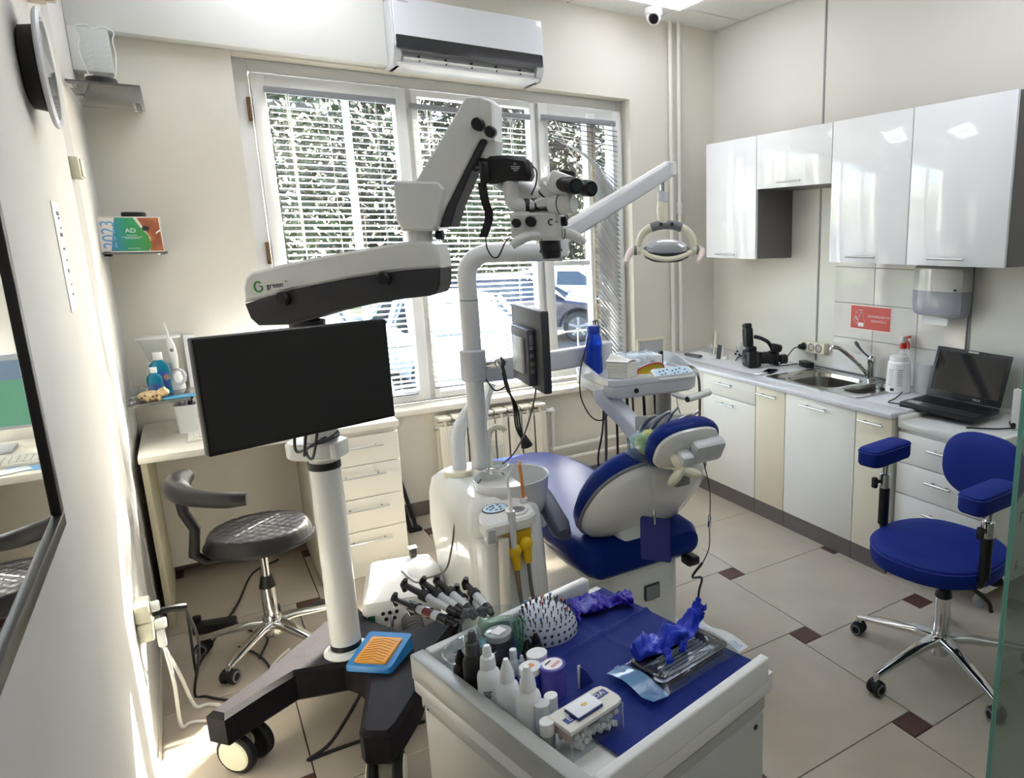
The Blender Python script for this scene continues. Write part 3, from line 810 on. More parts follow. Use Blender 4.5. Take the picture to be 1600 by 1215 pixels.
part(t, 'clear_wrap', MB().grid(lambda u, v: (-0.06 + 0.075 * u, -0.032 + 0.06 * v, 0.03 + 0.03 * math.sin(PI * v) + 0.006 * math.sin(17 * u + 9 * v)), 12, 12), CLEAR)
for k, (x, cc, lb) in enumerate(((-0.075, '6cb8df', 'light blue packaged strip lying at the front of the lowest shelf'), (-0.075, '3e8fbf', 'darker blue packaged strip lying behind the light blue one on the lowest shelf'))):
    solo('packaged_strip', MB().box((x, 3.715 + 0.03 * k, ZS + 0.004), (0.12, 0.02, 0.008), rz=0.03, bev=0.002), mat('strip_%d' % k, cc, 0.3), lb, 'package')
solo('paper_sheet', MB().box((-0.005, 4.12, ZS + 0.10), (0.05, 0.004, 0.25), rz=0.1), mat('paper_white', 'e9e9ea', 0.8), 'white paper sheet standing against the far wall above the desk', 'paper')
# wall clock
t = thing('wall_clock', 'round black bodied wall clock with white rim high on the left wall', 'clock', (XL + 0.03, 2.46, 1.88))
Mk = frame((XL + 0.008, 2.46, 2.015), (0, 1, 0), (0, 0, 1), (1, 0, 0))
part(t, 'case', MB().lathe([(0.085, 0), (0.095, 0.004), (0.10, 0.03), (0.112, 0.034), (0.116, 0.04)], n=40, M=Mk), mat('clock_case', '2f2d2b', 0.6), W=True)
part(t, 'rim', MB().lathe([(0.134, 0.037), (0.140, 0.041), (0.140, 0.046), (0.131, 0.051), (0.118, 0.047), (0.118, 0.037)], n=40, M=Mk, cap0=False, cap1=False), mat('clock_rim', 'd6d8da', 0.3), W=True)
part(t, 'dial', MB().lathe([(0.119, 0.041), (0.119, 0.044)], n=40, M=Mk), mat('clock_dial', 'aeb2ba', 0.25), W=True)
part(t, 'glass', MB().lathe([(0.118, 0.048), (0.118, 0.0485)], n=40, M=Mk), CLEAR, W=True)
part(t, 'hand', MB().b2((-0.004, -0.01, 0.0448), (0.004, 0.06, 0.0456), M=Mk), BLACK, W=True)
part(t, 'hand', MB().b2((-0.01, -0.003, 0.0458), (0.085, 0.003, 0.0466), M=Mk), BLACK, W=True)
for k in range(12):
    a = 2 * PI * k / 12
    part(t, 'hour_mark', MB().box((0, 0, 0), (0.004, 0.014, 0.001), M=Mk @ Matrix.Rotation(a, 4, 'Z') @ Matrix.Translation((0, 0.104, 0.0448))), BLACK, W=True)
# cream box (motion sensor) and fitting at the very top
t = thing('wall_switch', 'cream wall junction box on the left wall below the clock', 'switch', (XL + 0.01, 3.2, 1.80))
part(t, 'box', MB().b2((XL + 0.005, 3.12, 1.800), (XL + 0.032, 3.23, 1.868), 0.006), CREAM, W=True)
part(t, 'cover', MB().b2((XL + 0.031, 3.13, 1.806), (XL + 0.037, 3.22, 1.862), 0.003), CREAM, W=True)
t = thing('wall_fitting', 'beige metal bracket at the top of the left wall', 'bracket', (XL + 0.02, 2.85, 2.25))
part(t, 'channel', MB().b2((XL + 0.006, 2.70, 2.24), (XL + 0.05, 2.80, 2.42), 0.008), mat('beige_metal', 'c9bfa8', 0.35), W=True)
part(t, 'rod', MB().cyl((XL + 0.06, 2.75, 2.24), (XL + 0.06, 2.75, 2.45), 0.012, n=10), mat('beige_metal', 'c9bfa8', 0.35), W=True)
# paper notice strip on the wall
t = thing('wall_notice', 'narrow white paper notice with printed lines on the left wall', 'notice', (XL + 0.01, 2.52, 1.415))
part(t, 'sheet', MB().b2((XL + 0.0085, 2.46, 1.415), (XL + 0.0100, 2.60, 1.70), 0), mat('notice_paper', 'f0efee', 0.7), W=True)
for k, (z, w_) in enumerate(((1.665, 0.05), (1.655, 0.035), (1.63, 0.02), (1.61, 0.05), (1.575, 0.04), (1.545, 0.02), (1.515, 0.03), (1.48, 0.02), (1.455, 0.025))):
    part(t, 'print_line', MB().b2((XL + 0.0101, 2.57 - w_, z), (XL + 0.0105, 2.57, z + (0.010 if k % 3 == 0 else 0.006))), mat('print_grey', '55555a', 0.7), W=True)
# mirror
t = thing('wall_mirror', 'wall mirror in a black frame on the left wall, reflecting the desk', 'mirror', (XL + 0.02, 1.2, 1.09))
MY0, MY1, MZ0, MZ1 = 0.55, 1.68, 1.085, 1.95
part(t, 'mirror_glass', MB().b2((XL + 0.010, MY0 + 0.02, MZ0 + 0.02), (XL + 0.016, MY1 - 0.02, MZ1 - 0.02)), mat('mirror_silver', 'eef0ee', 0.0, 1.0), W=True)
FRB = mat('mirror_frame_black', '232120', 0.35, noise=0.1, nscale=20)
for lo, hi in (((MY0, MZ0), (MY1, MZ0 + 0.028)), ((MY0, MZ1 - 0.028), (MY1, MZ1)), ((MY0, MZ0 + 0.028), (MY0 + 0.028, MZ1 - 0.028)), ((MY1 - 0.028, MZ0 + 0.028), (MY1, MZ1 - 0.028))):
    m_ = MB().b2((XL + 0.009, lo[0], lo[1]), (XL + 0.024, hi[0], hi[1]), 0.003)
    part(t, 'frame_bar', m_, FRB, W=True)
# surface mounted sockets low on the left wall
t = thing('wall_socket', 'cream double surface socket low on the left wall with white plugs', 'socket', (XL + 0.02, 2.60, 0.30))
part(t, 'socket_block', MB().b2((XL + 0.008, 2.565, 0.395), (XL + 0.048, 2.66, 0.455), 0.006), CREAM, W=True)
part(t, 'socket_block', MB().b2((XL + 0.008, 2.565, 0.457), (XL + 0.046, 2.65, 0.515), 0.006), CREAM, W=True)
part(t, 'plug', MB().cyl((XL + 0.048, 2.615, 0.425), (XL + 0.08, 2.615, 0.425), 0.017, n=12, bev=0.003).b2((XL + 0.05, 2.598, 0.35), (XL + 0.072, 2.622, 0.41), 0.006), WHITE, W=True)
part(t, 'plug', MB().cyl((XL + 0.046, 2.61, 0.488), (XL + 0.07, 2.61, 0.488), 0.017, n=12, bev=0.003), WHITE, W=True)
part(t, 'plug', MB().tube([(XL + 0.048, 2.638, 0.455), (XL + 0.09, 2.645, 0.452), (XL + 0.13, 2.66, 0.44)], 0.012, 8, 3), BLACK, W=True)
# ================================================================ kitchen run on the right wall
XD = 2.577; CZ = 0.80
FW = mat('cabinet_white', 'f1eee5', 0.3, noise=0.015, nscale=3)
FC = mat('cabinet_cream', 'e8dec5', 0.35, noise=0.02, nscale=3)
GB = mat('cabinet_grey_side', '6f6c6a', 0.45)
GLF = mat('cabinet_gloss_front', 'e9eaec', 0.09, coat=0.25)
PLN = mat('plinth_taupe', '6d655f', 0.4, noise=0.05, nscale=12)
ctr = [(2.60, XD)]
def base_unit(y0, y1, label, doors, ztop=CZ - 0.03):
    t = thing('base_cabinet', label, 'cabinet', ((XD + XR) / 2, (y0 + y1) / 2, 0), 0, 'base cabinets under the worktop')
    part(t, 'carcass', MB().b2((XD + 0.018, y0 + 0.001, 0.092), (XR - 0.01, y1 - 0.001, ztop)), FW, W=True)
    part(t, 'plinth', MB().b2((XD + 0.004, y0 + 0.001, 0.0), (XD + 0.022, y1 - 0.001, 0.091)), PLN, W=True)
    for nm, a, b, z0, z1, mm, hc, hl in doors:
        d_ = part(t, nm, MB().b2((XD, a + 0.002, z0), (XD + 0.0175, b - 0.002, z1), 0.0012), mm, W=True)
        bar_handle(d_, (XD, hc, z1 - 0.035), (0, 1, 0), hl, (-1, 0, 0), STEEL, 0.005)
base_unit(2.998, 3.497, 'white base cabinet with one drawer above a door, left of the sink', [('drawer', 2.998, 3.497, 0.652, 0.768, FW, 3.27, 0.16), ('door', 2.998, 3.497, 0.093, 0.648, FW, 3.25, 0.16)])
base_unit(2.752, 2.995, 'narrow cream base cabinet left of the white sink door', [('door', 2.752, 2.995, 0.093, 0.768, FC, 2.88, 0.16)], 0.63)
base_unit(2.253, 2.750, 'wide white base cabinet under the sink', [('door', 2.253, 2.750, 0.093, 0.768, FW, 2.52, 0.18)], 0.63)
base_unit(2.035, 2.251, 'narrow cream base cabinet right of the sink, beside the drawer trolley', [('door', 2.035, 2.251, 0.093, 0.768, FC, 2.145, 0.15)])
t = thing('corner_cabinet', 'plain white corner base panel beside the window wall', 'cabinet', ((XD + XR) / 2, 3.8, 0))
part(t, 'panel', MB().b2((XD + 0.004, 3.50, 0.092), (XD + 0.02, YB - 0.09, CZ - 0.031)), mat('corner_cream', 'e4dfd2', 0.4), W=True)
part(t, 'panel', MB().b2((XD + 0.004, 3.50, 0.0), (XD + 0.02, YB - 0.09, 0.091)), PLN, W=True)
part(t, 'panel', MB().b2((XD + 0.02, YB - 0.11, 0.0), (XR - 0.02, YB - 0.09, CZ - 0.031)), mat('corner_cream', 'e4dfd2', 0.4), W=True)
# worktop with a cutout for the sink
SX0, SX1, SY0, SY1 = 2.672, 3.112, 2.335, 3.04
WT = mat('worktop_white', 'd9dadd', 0.22, noise=0.05, nscale=60)
m_ = MB()
m_.b2((XD - 0.018, 2.030, CZ - 0.028), (SX0 + 0.015, YB - 0.004, CZ), 0.006, 3)
m_.b2((SX0 + 0.0155, 2.030, CZ - 0.028), (XR - 0.002, SY0 + 0.015, CZ), 0.001).b2((SX0 + 0.0155, SY1 - 0.015, CZ - 0.028), (XR - 0.002, YB - 0.004, CZ), 0.001).b2((SX1 - 0.015, SY0 + 0.015, CZ - 0.028), (XR - 0.002, SY1 - 0.015, CZ))
solo('worktop', m_, WT, 'long white worktop along the right wall with the sink let in', 'worktop')
# sink
t = thing('kitchen_sink', 'stainless steel sink with one large and one small bowl', 'sink', ((SX0 + SX1) / 2, (SY0 + SY1) / 2, CZ - 0.14))
SST = mat('sink_steel', 'b5b2ab', 0.2, 1.0, noise=0.08, nscale=25)
def bowl_ring(cx, cy, a, b, z, p=4, n=36):
    return [(cx + x, cy + y, z) for x, y in superell(a, b, p, n)]
B1 = (2.885, 2.76, 0.33, 0.37); B2 = (2.905, 2.445, 0.31, 0.155)
# deck: outer rectangle with two oval holes, built as ring strips
deck = MB()
def strip(rect, bowl):
    x0, x1, y0, y1 = rect; cx, cy, a, b = bowl
    inn = superell(a, b, 4, 36)
    outp = []
    for x, y in inn:
        px, py = cx + x, cy + y
        dx, dy = px - cx, py - cy
        s_ = min([( (x1 if dx > 0 else x0) - cx) / dx if abs(dx) > 1e-6 else 9e9, ((y1 if dy > 0 else y0) - cy) / dy if abs(dy) > 1e-6 else 9e9])
        outp.append((cx + dx * s_, cy + dy * s_))
    n = 36
    deck.loft([[(x, y, CZ + 0.001) for x, y in outp], [(x, y, CZ + 0.006) for x, y in outp], [(cx + x * 1.05, cy + y * 1.06, CZ + 0.006) for x, y in inn], [(cx + x, cy + y, CZ + 0.003) for x, y in inn], [(cx + x * 0.97, cy + y * 0.97, CZ - 0.02) for x, y in inn]], False, False)
ym = 2.549
strip((SX0, SX1, ym, SY1), B1); strip((SX0, SX1, SY0, ym), B2)
part(t, 'rim', deck, SST, W=True)
for (cx, cy, a, b), dp in ((B1, 0.145), (B2, 0.11)):
    m_ = MB().loft([bowl_ring(cx, cy, a * 0.97, b * 0.97, CZ - 0.018), bowl_ring(cx, cy, a * 0.94, b * 0.94, CZ - dp * 0.8), bowl_ring(cx, cy, a * 0.8, b * 0.8, CZ - dp), bowl_ring(cx, cy, a * 0.1, b * 0.1, CZ - dp - 0.004)], False, True)
    part(t, 'bowl', m_, SST, W=True)
    part(t, 'drain', MB().lathe([(0.03, 0.001), (0.035, 0.004), (0.02, 0.003), (0.008, 0.0)], (cx, cy, CZ - dp - 0.003)), CHROME, W=True)
# tap
t = thing('sink_tap', 'chrome mixer tap with long spout and lever behind the sink', 'tap', (3.085, 2.60, CZ + 0.006))
m_ = MB().lathe([(0.026, 0), (0.026, 0.008), (0.021, 0.012), (0.021, 0.085), (0.024, 0.09), (0.024, 0.125), (0.014, 0.135)], (3.085, 2.60, CZ + 0.006))
part(t, 'body', m_, CHROME, W=True)
part(t, 'spout', MB().tube([(3.08, 2.62, CZ + 0.03), (3.045, 2.67, CZ + 0.095), (2.99, 2.735, CZ + 0.165), (2.965, 2.765, CZ + 0.18), (2.953, 2.778, CZ + 0.175), (2.951, 2.782, CZ + 0.155)], 0.011, 10, 4), CHROME, W=True)
part(t, 'lever', MB().tube([(3.085, 2.605, CZ + 0.125), (3.085, 2.65, CZ + 0.145), (3.087, 2.69, CZ + 0.17), (3.09, 2.715, CZ + 0.19), (3.09, 2.728, CZ + 0.203)], [0.006, 0.006, 0.007, 0.011, 0.008], 10, 4), mat('lever_grey', '4d4d4f', 0.35, 0.6), W=True)
# wall tiles behind the sink
WTL = mat('wall_tile', 'd3cfca', 0.07, noise=0.03, nscale=5, coat=0.3)
part(wall_right, 'tile_backing', MB().b2((XR - 0.006, 2.06, CZ), (XR + 0.001, 2.95, 1.46)), mat('tile_grout', '8d8882', 0.8), W=True)
ys = [2.948, 2.650, 2.352, 2.060]; zs = [CZ, 1.012, 1.216, 1.420, 1.458]
for a in range(3):
    for b in range(4):
        part(wall_right, 'wall_tile', MB().b2((XR - 0.011, ys[a + 1] + 0.0015, zs[b] + 0.0015), (XR - 0.003, ys[a] - 0.0015, zs[b + 1] - 0.0015), 0.001, 1), WTL, W=True)
# hand hygiene sign
t = thing('hygiene_sign', 'red hand disinfection sign with white lettering on the wall tiles', 'sign', (XR - 0.012, 2.67, 1.076))
sy0, sy1, sz0, sz1 = 2.527, 2.811, 1.076, 1.204
part(t, 'border', MB().b2((XR - 0.0125, sy0 - 0.006, sz0 - 0.006), (XR - 0.0115, sy1 + 0.006, sz1 + 0.006)), mat('sign_border', 'f0d9d4', 0.4), W=True)
part(t, 'panel', MB().b2((XR - 0.0135, sy0, sz0), (XR - 0.0124, sy1, sz1)), mat('sign_red', 'c03a34', 0.35), W=True)
Ms = frame((XR - 0.0137, 0, 0), (0, -1, 0), (0, 0, 1), (-1, 0, 0))         # sign plane: +x to the viewer's right
SW = mat('sign_white', 'f6eeee', 0.5)
text_part(t, 'lettering', 'ДЕЗИНФЕКЦИЯ РУК', 0.0155, Ms @ Matrix.Translation((-2.608, 1.150, 0)), SW, depth=0.0002, sx=0.98)
text_part(t, 'lettering', 'ОБЯЗАТЕЛЬНА', 0.0155, Ms @ Matrix.Translation((-2.608, 1.124, 0)), SW, depth=0.0002, sx=0.98)
def line(par, pts, r, m=SW):
    part(par, 'pictogram', MB().tube([Ms @ Vector((x, z, 0.0006)) for x, z in pts], r, 4, 1), m, W=True)
bx0 = -2.733
line(t, [(bx0 - 0.022, 1.088), (bx0 - 0.024, 1.115), (bx0 - 0.018, 1.14), (bx0 - 0.008, 1.155), (bx0 - 0.008, 1.168), (bx0 + 0.008, 1.168), (bx0 + 0.008, 1.155), (bx0 + 0.018, 1.14), (bx0 + 0.024, 1.115), (bx0 + 0.022, 1.088), (bx0 - 0.022, 1.088)], 0.0016)
part(t, 'pictogram', MB().b2((bx0 - 0.019, 1.091, 0.0003), (bx0 + 0.019, 1.110, 0.0007), M=Ms), SW, W=True)
line(t, [(bx0, 1.168), (bx0, 1.181), (bx0 + 0.012, 1.181)], 0.0022); line(t, [(bx0, 1.181), (bx0 - 0.018, 1.181)], 0.002)
line(t, [(bx0 - 0.028, 1.10), (bx0 - 0.048, 1.112), (bx0 - 0.054, 1.13), (bx0 - 0.048, 1.142), (bx0 - 0.036, 1.147), (bx0 - 0.028, 1.138)], 0.0016)
for k in range(4):
    line(t, [(bx0 - 0.050 + 0.005 * k, 1.143 - 0.001 * k), (bx0 - 0.036 + 0.005 * k, 1.125 - 0.002 * k)], 0.0012)
for dx, dz in ((-0.035, 1.166), (-0.042, 1.158), (-0.031, 1.173)):
    line(t, [(bx0 + dx, dz), (bx0 + dx + 0.003, dz + 0.006)], 0.0028)
# paper towel dispenser
t = thing('towel_dispenser', 'white paper towel dispenser with clear grey window on the right wall', 'dispenser', (3.07, 2.19, 1.17))
Mo = frame((0, 2.185, 0), (0, -1, 0), (0, 0, 1), (-1, 0, 0))
def dprism(z0, z1, depth, r, w_=0.285):
    o = []
    hw = w_ / 2; x0 = XR - 0.011
    for k in range(13):
        a = -1 + 2 * k / 12
        o.append((x0 - depth + 0.035 * abs(a) ** 3, 2.185 + hw * a))
    o += [(x0, 2.185 + hw), (x0, 2.185 - hw)]
    return [[(x, y, z) for x, y in o] for z in (z0, z1)]
o_ = dprism(0, 0, 0.12, 0)[0]
rings = []
for z, sc in ((1.325, 1.0), (1.40, 1.0), (1.435, 0.97), (1.448, 0.86), (1.452, 0.7)):
    rings.append([(XR - 0.011 + (x - XR + 0.011) * sc, 2.185 + (y - 2.185) * (0.5 + 0.5 * sc), z) for x, y, _ in o_])
part(t, 'cover', MB().loft(rings), mat('dispenser_white', 'dad9d3', 0.12, coat=0.3), W=True)
rings = []
for z, sc in ((1.195, 0.6), (1.2, 0.8), (1.215, 0.94), (1.25, 1.0), (1.3245, 1.0)):
    rings.append([(XR - 0.011 + (x - XR + 0.011) * sc, 2.185 + (y - 2.185) * (0.5 + 0.5 * sc), z) for x, y, _ in o_])
part(t, 'window', MB().loft(rings), mat('dispenser_grey', 'a8a9b2', 0.12, coat=0.4), W=True)
part(t, 'lock', MB().cyl((XR - 0.10, 2.072, 1.335), (XR - 0.118, 2.068, 1.335), 0.006, n=10), BLACK, W=True)
part(t, 'paper_towel', MB().grid(lambda u, v: (XR - 0.075 - 0.01 * v + 0.004 * math.sin(5 * u), 2.27 - 0.15 * u, 1.20 - 0.045 * v + 0.012 * u * (v - 1)), 8, 4), mat('towel_paper', 'ecebe7', 0.9), W=True)
# ---------------------------------------------------------------- wall cabinets
XC = 2.85
def wall_unit(y0, y1, z0, z1, label, hy, hz, hl, doorz0=None):
    t = thing('wall_cabinet', label, 'cabinet', ((XC + XR) / 2, (y0 + y1) / 2, z0), 0, 'glossy white wall cabinets')
    part(t, 'carcass', MB().b2((XC + 0.018, y0 + 0.001, z0), (XR - 0.002, y1 - 0.001, z1)), GB, W=True)
    d_ = part(t, 'door', MB().b2((XC, y0 + 0.0025, z0 - 0.002), (XC + 0.0175, y1 - 0.0025, z1), 0.0015), GLF, W=True)
    bar_handle(d_, (XC, hy, hz), (0, 1, 0), hl, (-1, 0, 0), STEEL, 0.005)
wall_unit(3.332, 3.832, 1.463, 2.172, 'tall glossy wall cabinet nearest the window wall', 3.60, 1.485, 0.19)
wall_unit(2.730, 3.331, 1.870, 2.172, 'short wide glossy wall cabinet above the open niche', 3.03, 1.895, 0.19)
wall_unit(2.223, 2.728, 1.460, 2.172, 'tall glossy wall cabinet above the red sign', 2.49, 1.49, 0.19)
wall_unit(1.712, 2.222, 1.460, 2.172, 'tall glossy wall cabinet above the towel dispenser, nearest the viewer', 1.99, 1.49, 0.19)
# ---------------------------------------------------------------- drawer trolley with laptop
TX = 2.605; TZ = 0.775
t = thing('drawer_trolley', 'white drawer trolley on casters at the end of the worktop', 'trolley', (2.87, 1.77, 0))
part(t, 'body', MB().b2((TX + 0.018, 1.535, 0.10), (3.12, 2.022, TZ - 0.045), 0.002), LAMW, W=True)
part(t, 'top', MB().b2((TX - 0.005, 1.525, TZ - 0.044), (3.13, 2.026, TZ - 0.01), 0.008), mat('trolley_top', 'd4d6d2', 0.35), W=True)
for lo, hi in (((TX - 0.005, 1.52, TZ - 0.044), (3.13, 1.545, TZ + 0.012)), ((TX - 0.005, 2.006, TZ - 0.044), (3.13, 2.028, TZ + 0.012)), ((3.11, 1.52, TZ - 0.044), (3.13, 2.028, TZ + 0.012))):
    part(t, 'rail', MB().b2(lo, hi, 0.009, 3), LAMW, W=True)
zd = [(0.115, 0.27), (0.274, 0.42), (0.424, 0.57), (0.574, 0.715)]
for a, b in zd:
    d_ = part(t, 'drawer', MB().b2((TX, 1.538, a), (TX + 0.017, 2.018, b), 0.002), LAMW, W=True)
    bar_handle(d_, (TX, 1.78, (a + b) / 2 + 0.02), (0, 1, 0), 0.13, (-1, 0, 0), STEEL, 0.005)
part(t, 'side_hole', MB().cyl((2.66, 1.5355, 0.69), (2.66, 1.5335, 0.69), 0.006, n=10), BLACK, W=True)
for x, y in ((2.67, 1.59), (2.67, 1.97), (3.06, 1.59), (3.06, 1.97)):
    c_ = part(t, 'caster', MB().cyl((x - 0.01, y, 0.028), (x + 0.01, y, 0.028), 0.028, n=16, bev=0.003), mat('caster_grey', '9a9a98', 0.4), W=True)
    part(c_, 'fork', MB().b2((x - 0.014, y - 0.015, 0.03), (x + 0.014, y + 0.015, 0.099), 0.004), STEEL, W=True)
# laptop
t = thing('laptop', 'open black laptop tilted on the drawer trolley', 'laptop', (2.87, 1.93, TZ))
Ml = Matrix.Translation((2.855, 1.935, TZ + 0.030)) @ Matrix.Rotation(math.radians(-83), 4, 'Z') @ Matrix.Rotation(math.radians(2), 4, 'Y')
LW, LD = 0.375, 0.25
part(t, 'base', MB().box((0, 0, 0), (LW, LD, 0.024), bev=0.006, M=Ml), mat('laptop_body', '1b1b1d', 0.35), W=True)
part(t, 'palm_rest', MB().b2((-LW / 2 + 0.004, -LD / 2 + 0.004, 0.012), (LW / 2 - 0.004, -LD / 2 + 0.085, 0.0135), M=Ml), mat('palm_metal', '4a4a4c', 0.3, 0.6), W=True)
part(t, 'touchpad', MB().b2((-0.06, -LD / 2 + 0.02, 0.0135), (0.03, -LD / 2 + 0.075, 0.0142), M=Ml), mat('touchpad', '333335', 0.3), W=True)
part(t, 'sticker', MB().b2((-0.165, -LD / 2 + 0.025, 0.0136), (-0.10, -LD / 2 + 0.065, 0.0142), M=Ml), mat('sticker_silver', 'b3b3b0', 0.3), W=True)
kb = MB()
for r_ in range(6):
    for c_ in range(17):
        kb.b2((-0.165 + c_ * 0.0195, -0.03 + r_ * 0.0195, 0.012), (-0.149 + c_ * 0.0195, -0.014 + r_ * 0.0195, 0.0150), M=Ml)
part(t, 'keys', kb, BLACK, W=True, kind='stuff')
Mls = Ml @ Matrix.Translation((0, LD / 2 - 0.006, 0.016)) @ Matrix.Rotation(math.radians(72), 4, 'X')
part(t, 'lid', MB().b2((-LW / 2, 0, -0.009), (LW / 2, 0.245, 0.0), 0.004, M=Mls), mat('laptop_body', '1b1b1d', 0.35), W=True)
part(t, 'screen', MB().b2((-LW / 2 + 0.016, 0.03, 0.0001), (LW / 2 - 0.016, 0.226, 0.0008), M=Mls), mat('laptop_screen', '0c0c0d', 0.05, coat=0.5), W=True)
part(t, 'webcam_strip', MB().b2((-0.025, 0.233, 0.0001), (0.025, 0.240, 0.0012), M=Mls), mat('strip_light', 'cfc9ba', 0.4), W=True)
text_part(t, 'lettering', 'ASUS', 0.014, Mls @ Matrix.Translation((0.07, 0.014, 0.0006)), mat('logo_silver', 'c9c9c9', 0.3), sx=1.2)
m_ = MB().tube([(3.02, 1.70, TZ + 0.03), (2.96, 1.66, TZ + 0.03), (2.90, 1.64, TZ + 0.012)], 0.004, 6, 4).cyl((2.91, 1.65, TZ + 0.009), (2.865, 1.615, TZ + 0.009), 0.013, n=10).cyl((2.95, 1.655, TZ + 0.022), (2.92, 1.645, TZ + 0.012), 0.008, n=10)
m_.tube([(2.87, 1.62, TZ - 0.002), (2.80, 1.66, TZ - 0.003), (2.72, 1.75, TZ - 0.004)], 0.0035, 6, 4)
solo('adapter_plug', m_, BLACK, 'black power adapter plug with cord beside the laptop', 'plug')
solo('laptop_cable', MB().tube([(2.73, 2.10, TZ + 0.034), (2.70, 2.16, CZ + 0.012), (2.80, 2.20, CZ + 0.010), (2.98, 2.29, CZ + 0.01), (3.07, 2.33, CZ + 0.012)], 0.0032, 6, 5), CABLE, 'thin black cable looping from the laptop over the worktop end', 'cable')
solo('blue_folder', MB().b2((3.04, 1.57, TZ - 0.008), (3.10, 1.70, TZ + 0.045), 0.004), mat('folder_blue', '1f3a78', 0.4), 'dark blue box standing behind the laptop', 'box')
t = thing('small_box', 'pale grey box on the trolley corner near the glass partition', 'box', (2.96, 1.60, TZ - 0.01))
part(t, 'body', MB().b2((2.87, 1.550, TZ - 0.009), (2.99, 1.635, TZ + 0.17), 0.004), mat('small_box_grey', 'c3c1ba', 0.5), W=True)
part(t, 'top_slot', MB().b2((2.89, 1.565, TZ + 0.1705), (2.97, 1.62, TZ + 0.174)), DARK, W=True)
# ---------------------------------------------------------------- things on the worktop
t = thing('wipes_canister', 'white wipes canister with printed label right of the sink', 'canister', (2.975, 2.325, CZ))
part(t, 'body', MB().lathe([(0.062, 0), (0.065, 0.004), (0.058, 0.155), (0.05, 0.165)], sx=1, sy=1), GLOSSW)
part(t, 'lid', MB().lathe([(0.048, 0.165), (0.050, 0.168), (0.048, 0.185), (0.04, 0.19)]), WHITE)
Mv = Matrix.Rotation(math.radians(-155), 4, 'Z')
for k in range(9):
    for q in (-1, 1):
        a0 = math.radians(205 + 24 * q)
        arc = [(0.0655 * math.cos(a0 + math.radians(x)), 0.0655 * math.sin(a0 + math.radians(x))) for x in (-16, -8, 0, 8, 12 - (k * 7) % 9)]
        z = 0.12 - 0.010 * k
        sc = 1 - 0.035 * z / 0.05
        part(t, 'print_line', MB().loft([[(x * sc, y * sc, z) for x, y in arc], [(x * sc, y * sc, z + 0.004) for x, y in arc]], False, False, closed=False), mat('print_light', '9b9b98', 0.7))
a0 = math.radians(190)
arc = [(0.0655 * math.cos(a0 + math.radians(x)), 0.0655 * math.sin(a0 + math.radians(x))) for x in (-10, 0, 10)]
part(t, 'barcode', MB().loft([[(x, y, 0.012) for x, y in arc], [(x * 0.985, y * 0.985, 0.027) for x, y in arc]], False, False, closed=False), mat('print_dark', '3a3a3a', 0.7))
t = thing('paper_roll', 'white paper towel roll in thin film beside the laptop', 'paper roll', (3.075, 2.23, CZ))
part(t, 'roll', MB().lathe([(0.02, 0.0), (0.057, 0.0), (0.060, 0.006), (0.060, 0.144), (0.057, 0.15), (0.02, 0.15)], n=28), mat('roll_paper', 'eeeeec', 0.9, bump=0.4, bscale=60))
part(t, 'film', MB().lathe([(0.0615, 0.002), (0.063, 0.05), (0.0615, 0.1), (0.063, 0.15), (0.03, 0.158)], n=20, cap0=False, cap1=False), CLEAR)
t = thing('spray_bottle', 'clear spray bottle with red and white trigger behind the canister', 'spray bottle', (3.098, 2.40, CZ))
part(t, 'bottle_body', MB().lathe([(0.034, 0), (0.036, 0.004), (0.036, 0.12), (0.026, 0.165), (0.014, 0.19), (0.014, 0.21)]), CLEAR)
part(t, 'collar', MB().lathe([(0.018, 0.205), (0.020, 0.208), (0.018, 0.235)]), mat('spray_red', 'c8321f', 0.35))
part(t, 'spray_head', MB().loft([[(x, y, z) for x, y in o] for o, z in ((rrect(0.03, 0.026, 0.008), 0.236), (rrect(0.045, 0.026, 0.01), 0.25), (rrect(0.04, 0.022, 0.008), 0.272))]), WHITE)
part(t, 'trigger', MB().tube([(0.0, -0.018, 0.25), (-0.002, -0.034, 0.235), (-0.004, -0.038, 0.205)], [0.005, 0.006, 0.004], 8, 3), mat('spray_red', 'c8321f', 0.35))
part(t, 'nozzle', MB().cyl((0, -0.02, 0.268), (0, -0.04, 0.272), 0.007, n=8), mat('spray_red', 'c8321f', 0.35))
# power strip on the wall + plug + adapter brick
t = thing('power_strip', 'white triple socket on the right wall above the worktop', 'socket', (XR - 0.02, 3.09, 0.89))
part(t, 'body', MB().b2((XR - 0.045, 2.985, 0.893), (XR - 0.002, 3.20, 0.958), 0.006), CREAM, W=True)
for y in (3.155, 3.092, 3.03):
    s_ = part(t, 'socket_face', MB().lathe([(0.026, 0.0), (0.026, 0.004), (0.020, 0.004), (0.019, -0.0)], M=frame((XR - 0.0455, y, 0.926), (0, 1, 0), (0, 0, 1), (-1, 0, 0)), cap0=False), mat('socket_ring', '8f8d86', 0.5), W=True)
    part(s_, 'socket_well', MB().cyl((XR - 0.0452, y, 0.926), (XR - 0.047, y, 0.926), 0.0185, n=16), mat('socket_well', 'b7b4a8', 0.5), W=True)
m_ = MB().cyl((XR - 0.05, 3.155, 0.926), (XR - 0.085, 3.155, 0.926), 0.021, 0.015, n=14)
m_.tube([(XR - 0.085, 3.155, 0.926), (XR - 0.12, 3.17, 0.915), (XR - 0.16, 3.19, 0.86), (XR - 0.18, 3.22, CZ + 0.02), (XR - 0.17, 3.30, CZ + 0.006), (XR - 0.16, 3.42, CZ + 0.006)], 0.0035, 6, 5)
solo('plugged_cable', m_, CABLE, 'black plug and cord in the white triple socket', 'cable')
solo('power_adapter', MB().box((3.10, 3.125, CZ + 0.017), (0.055, 0.115, 0.033), rz=-0.35, bev=0.004), BLACK, 'black power adapter brick behind the sink', 'adapter')
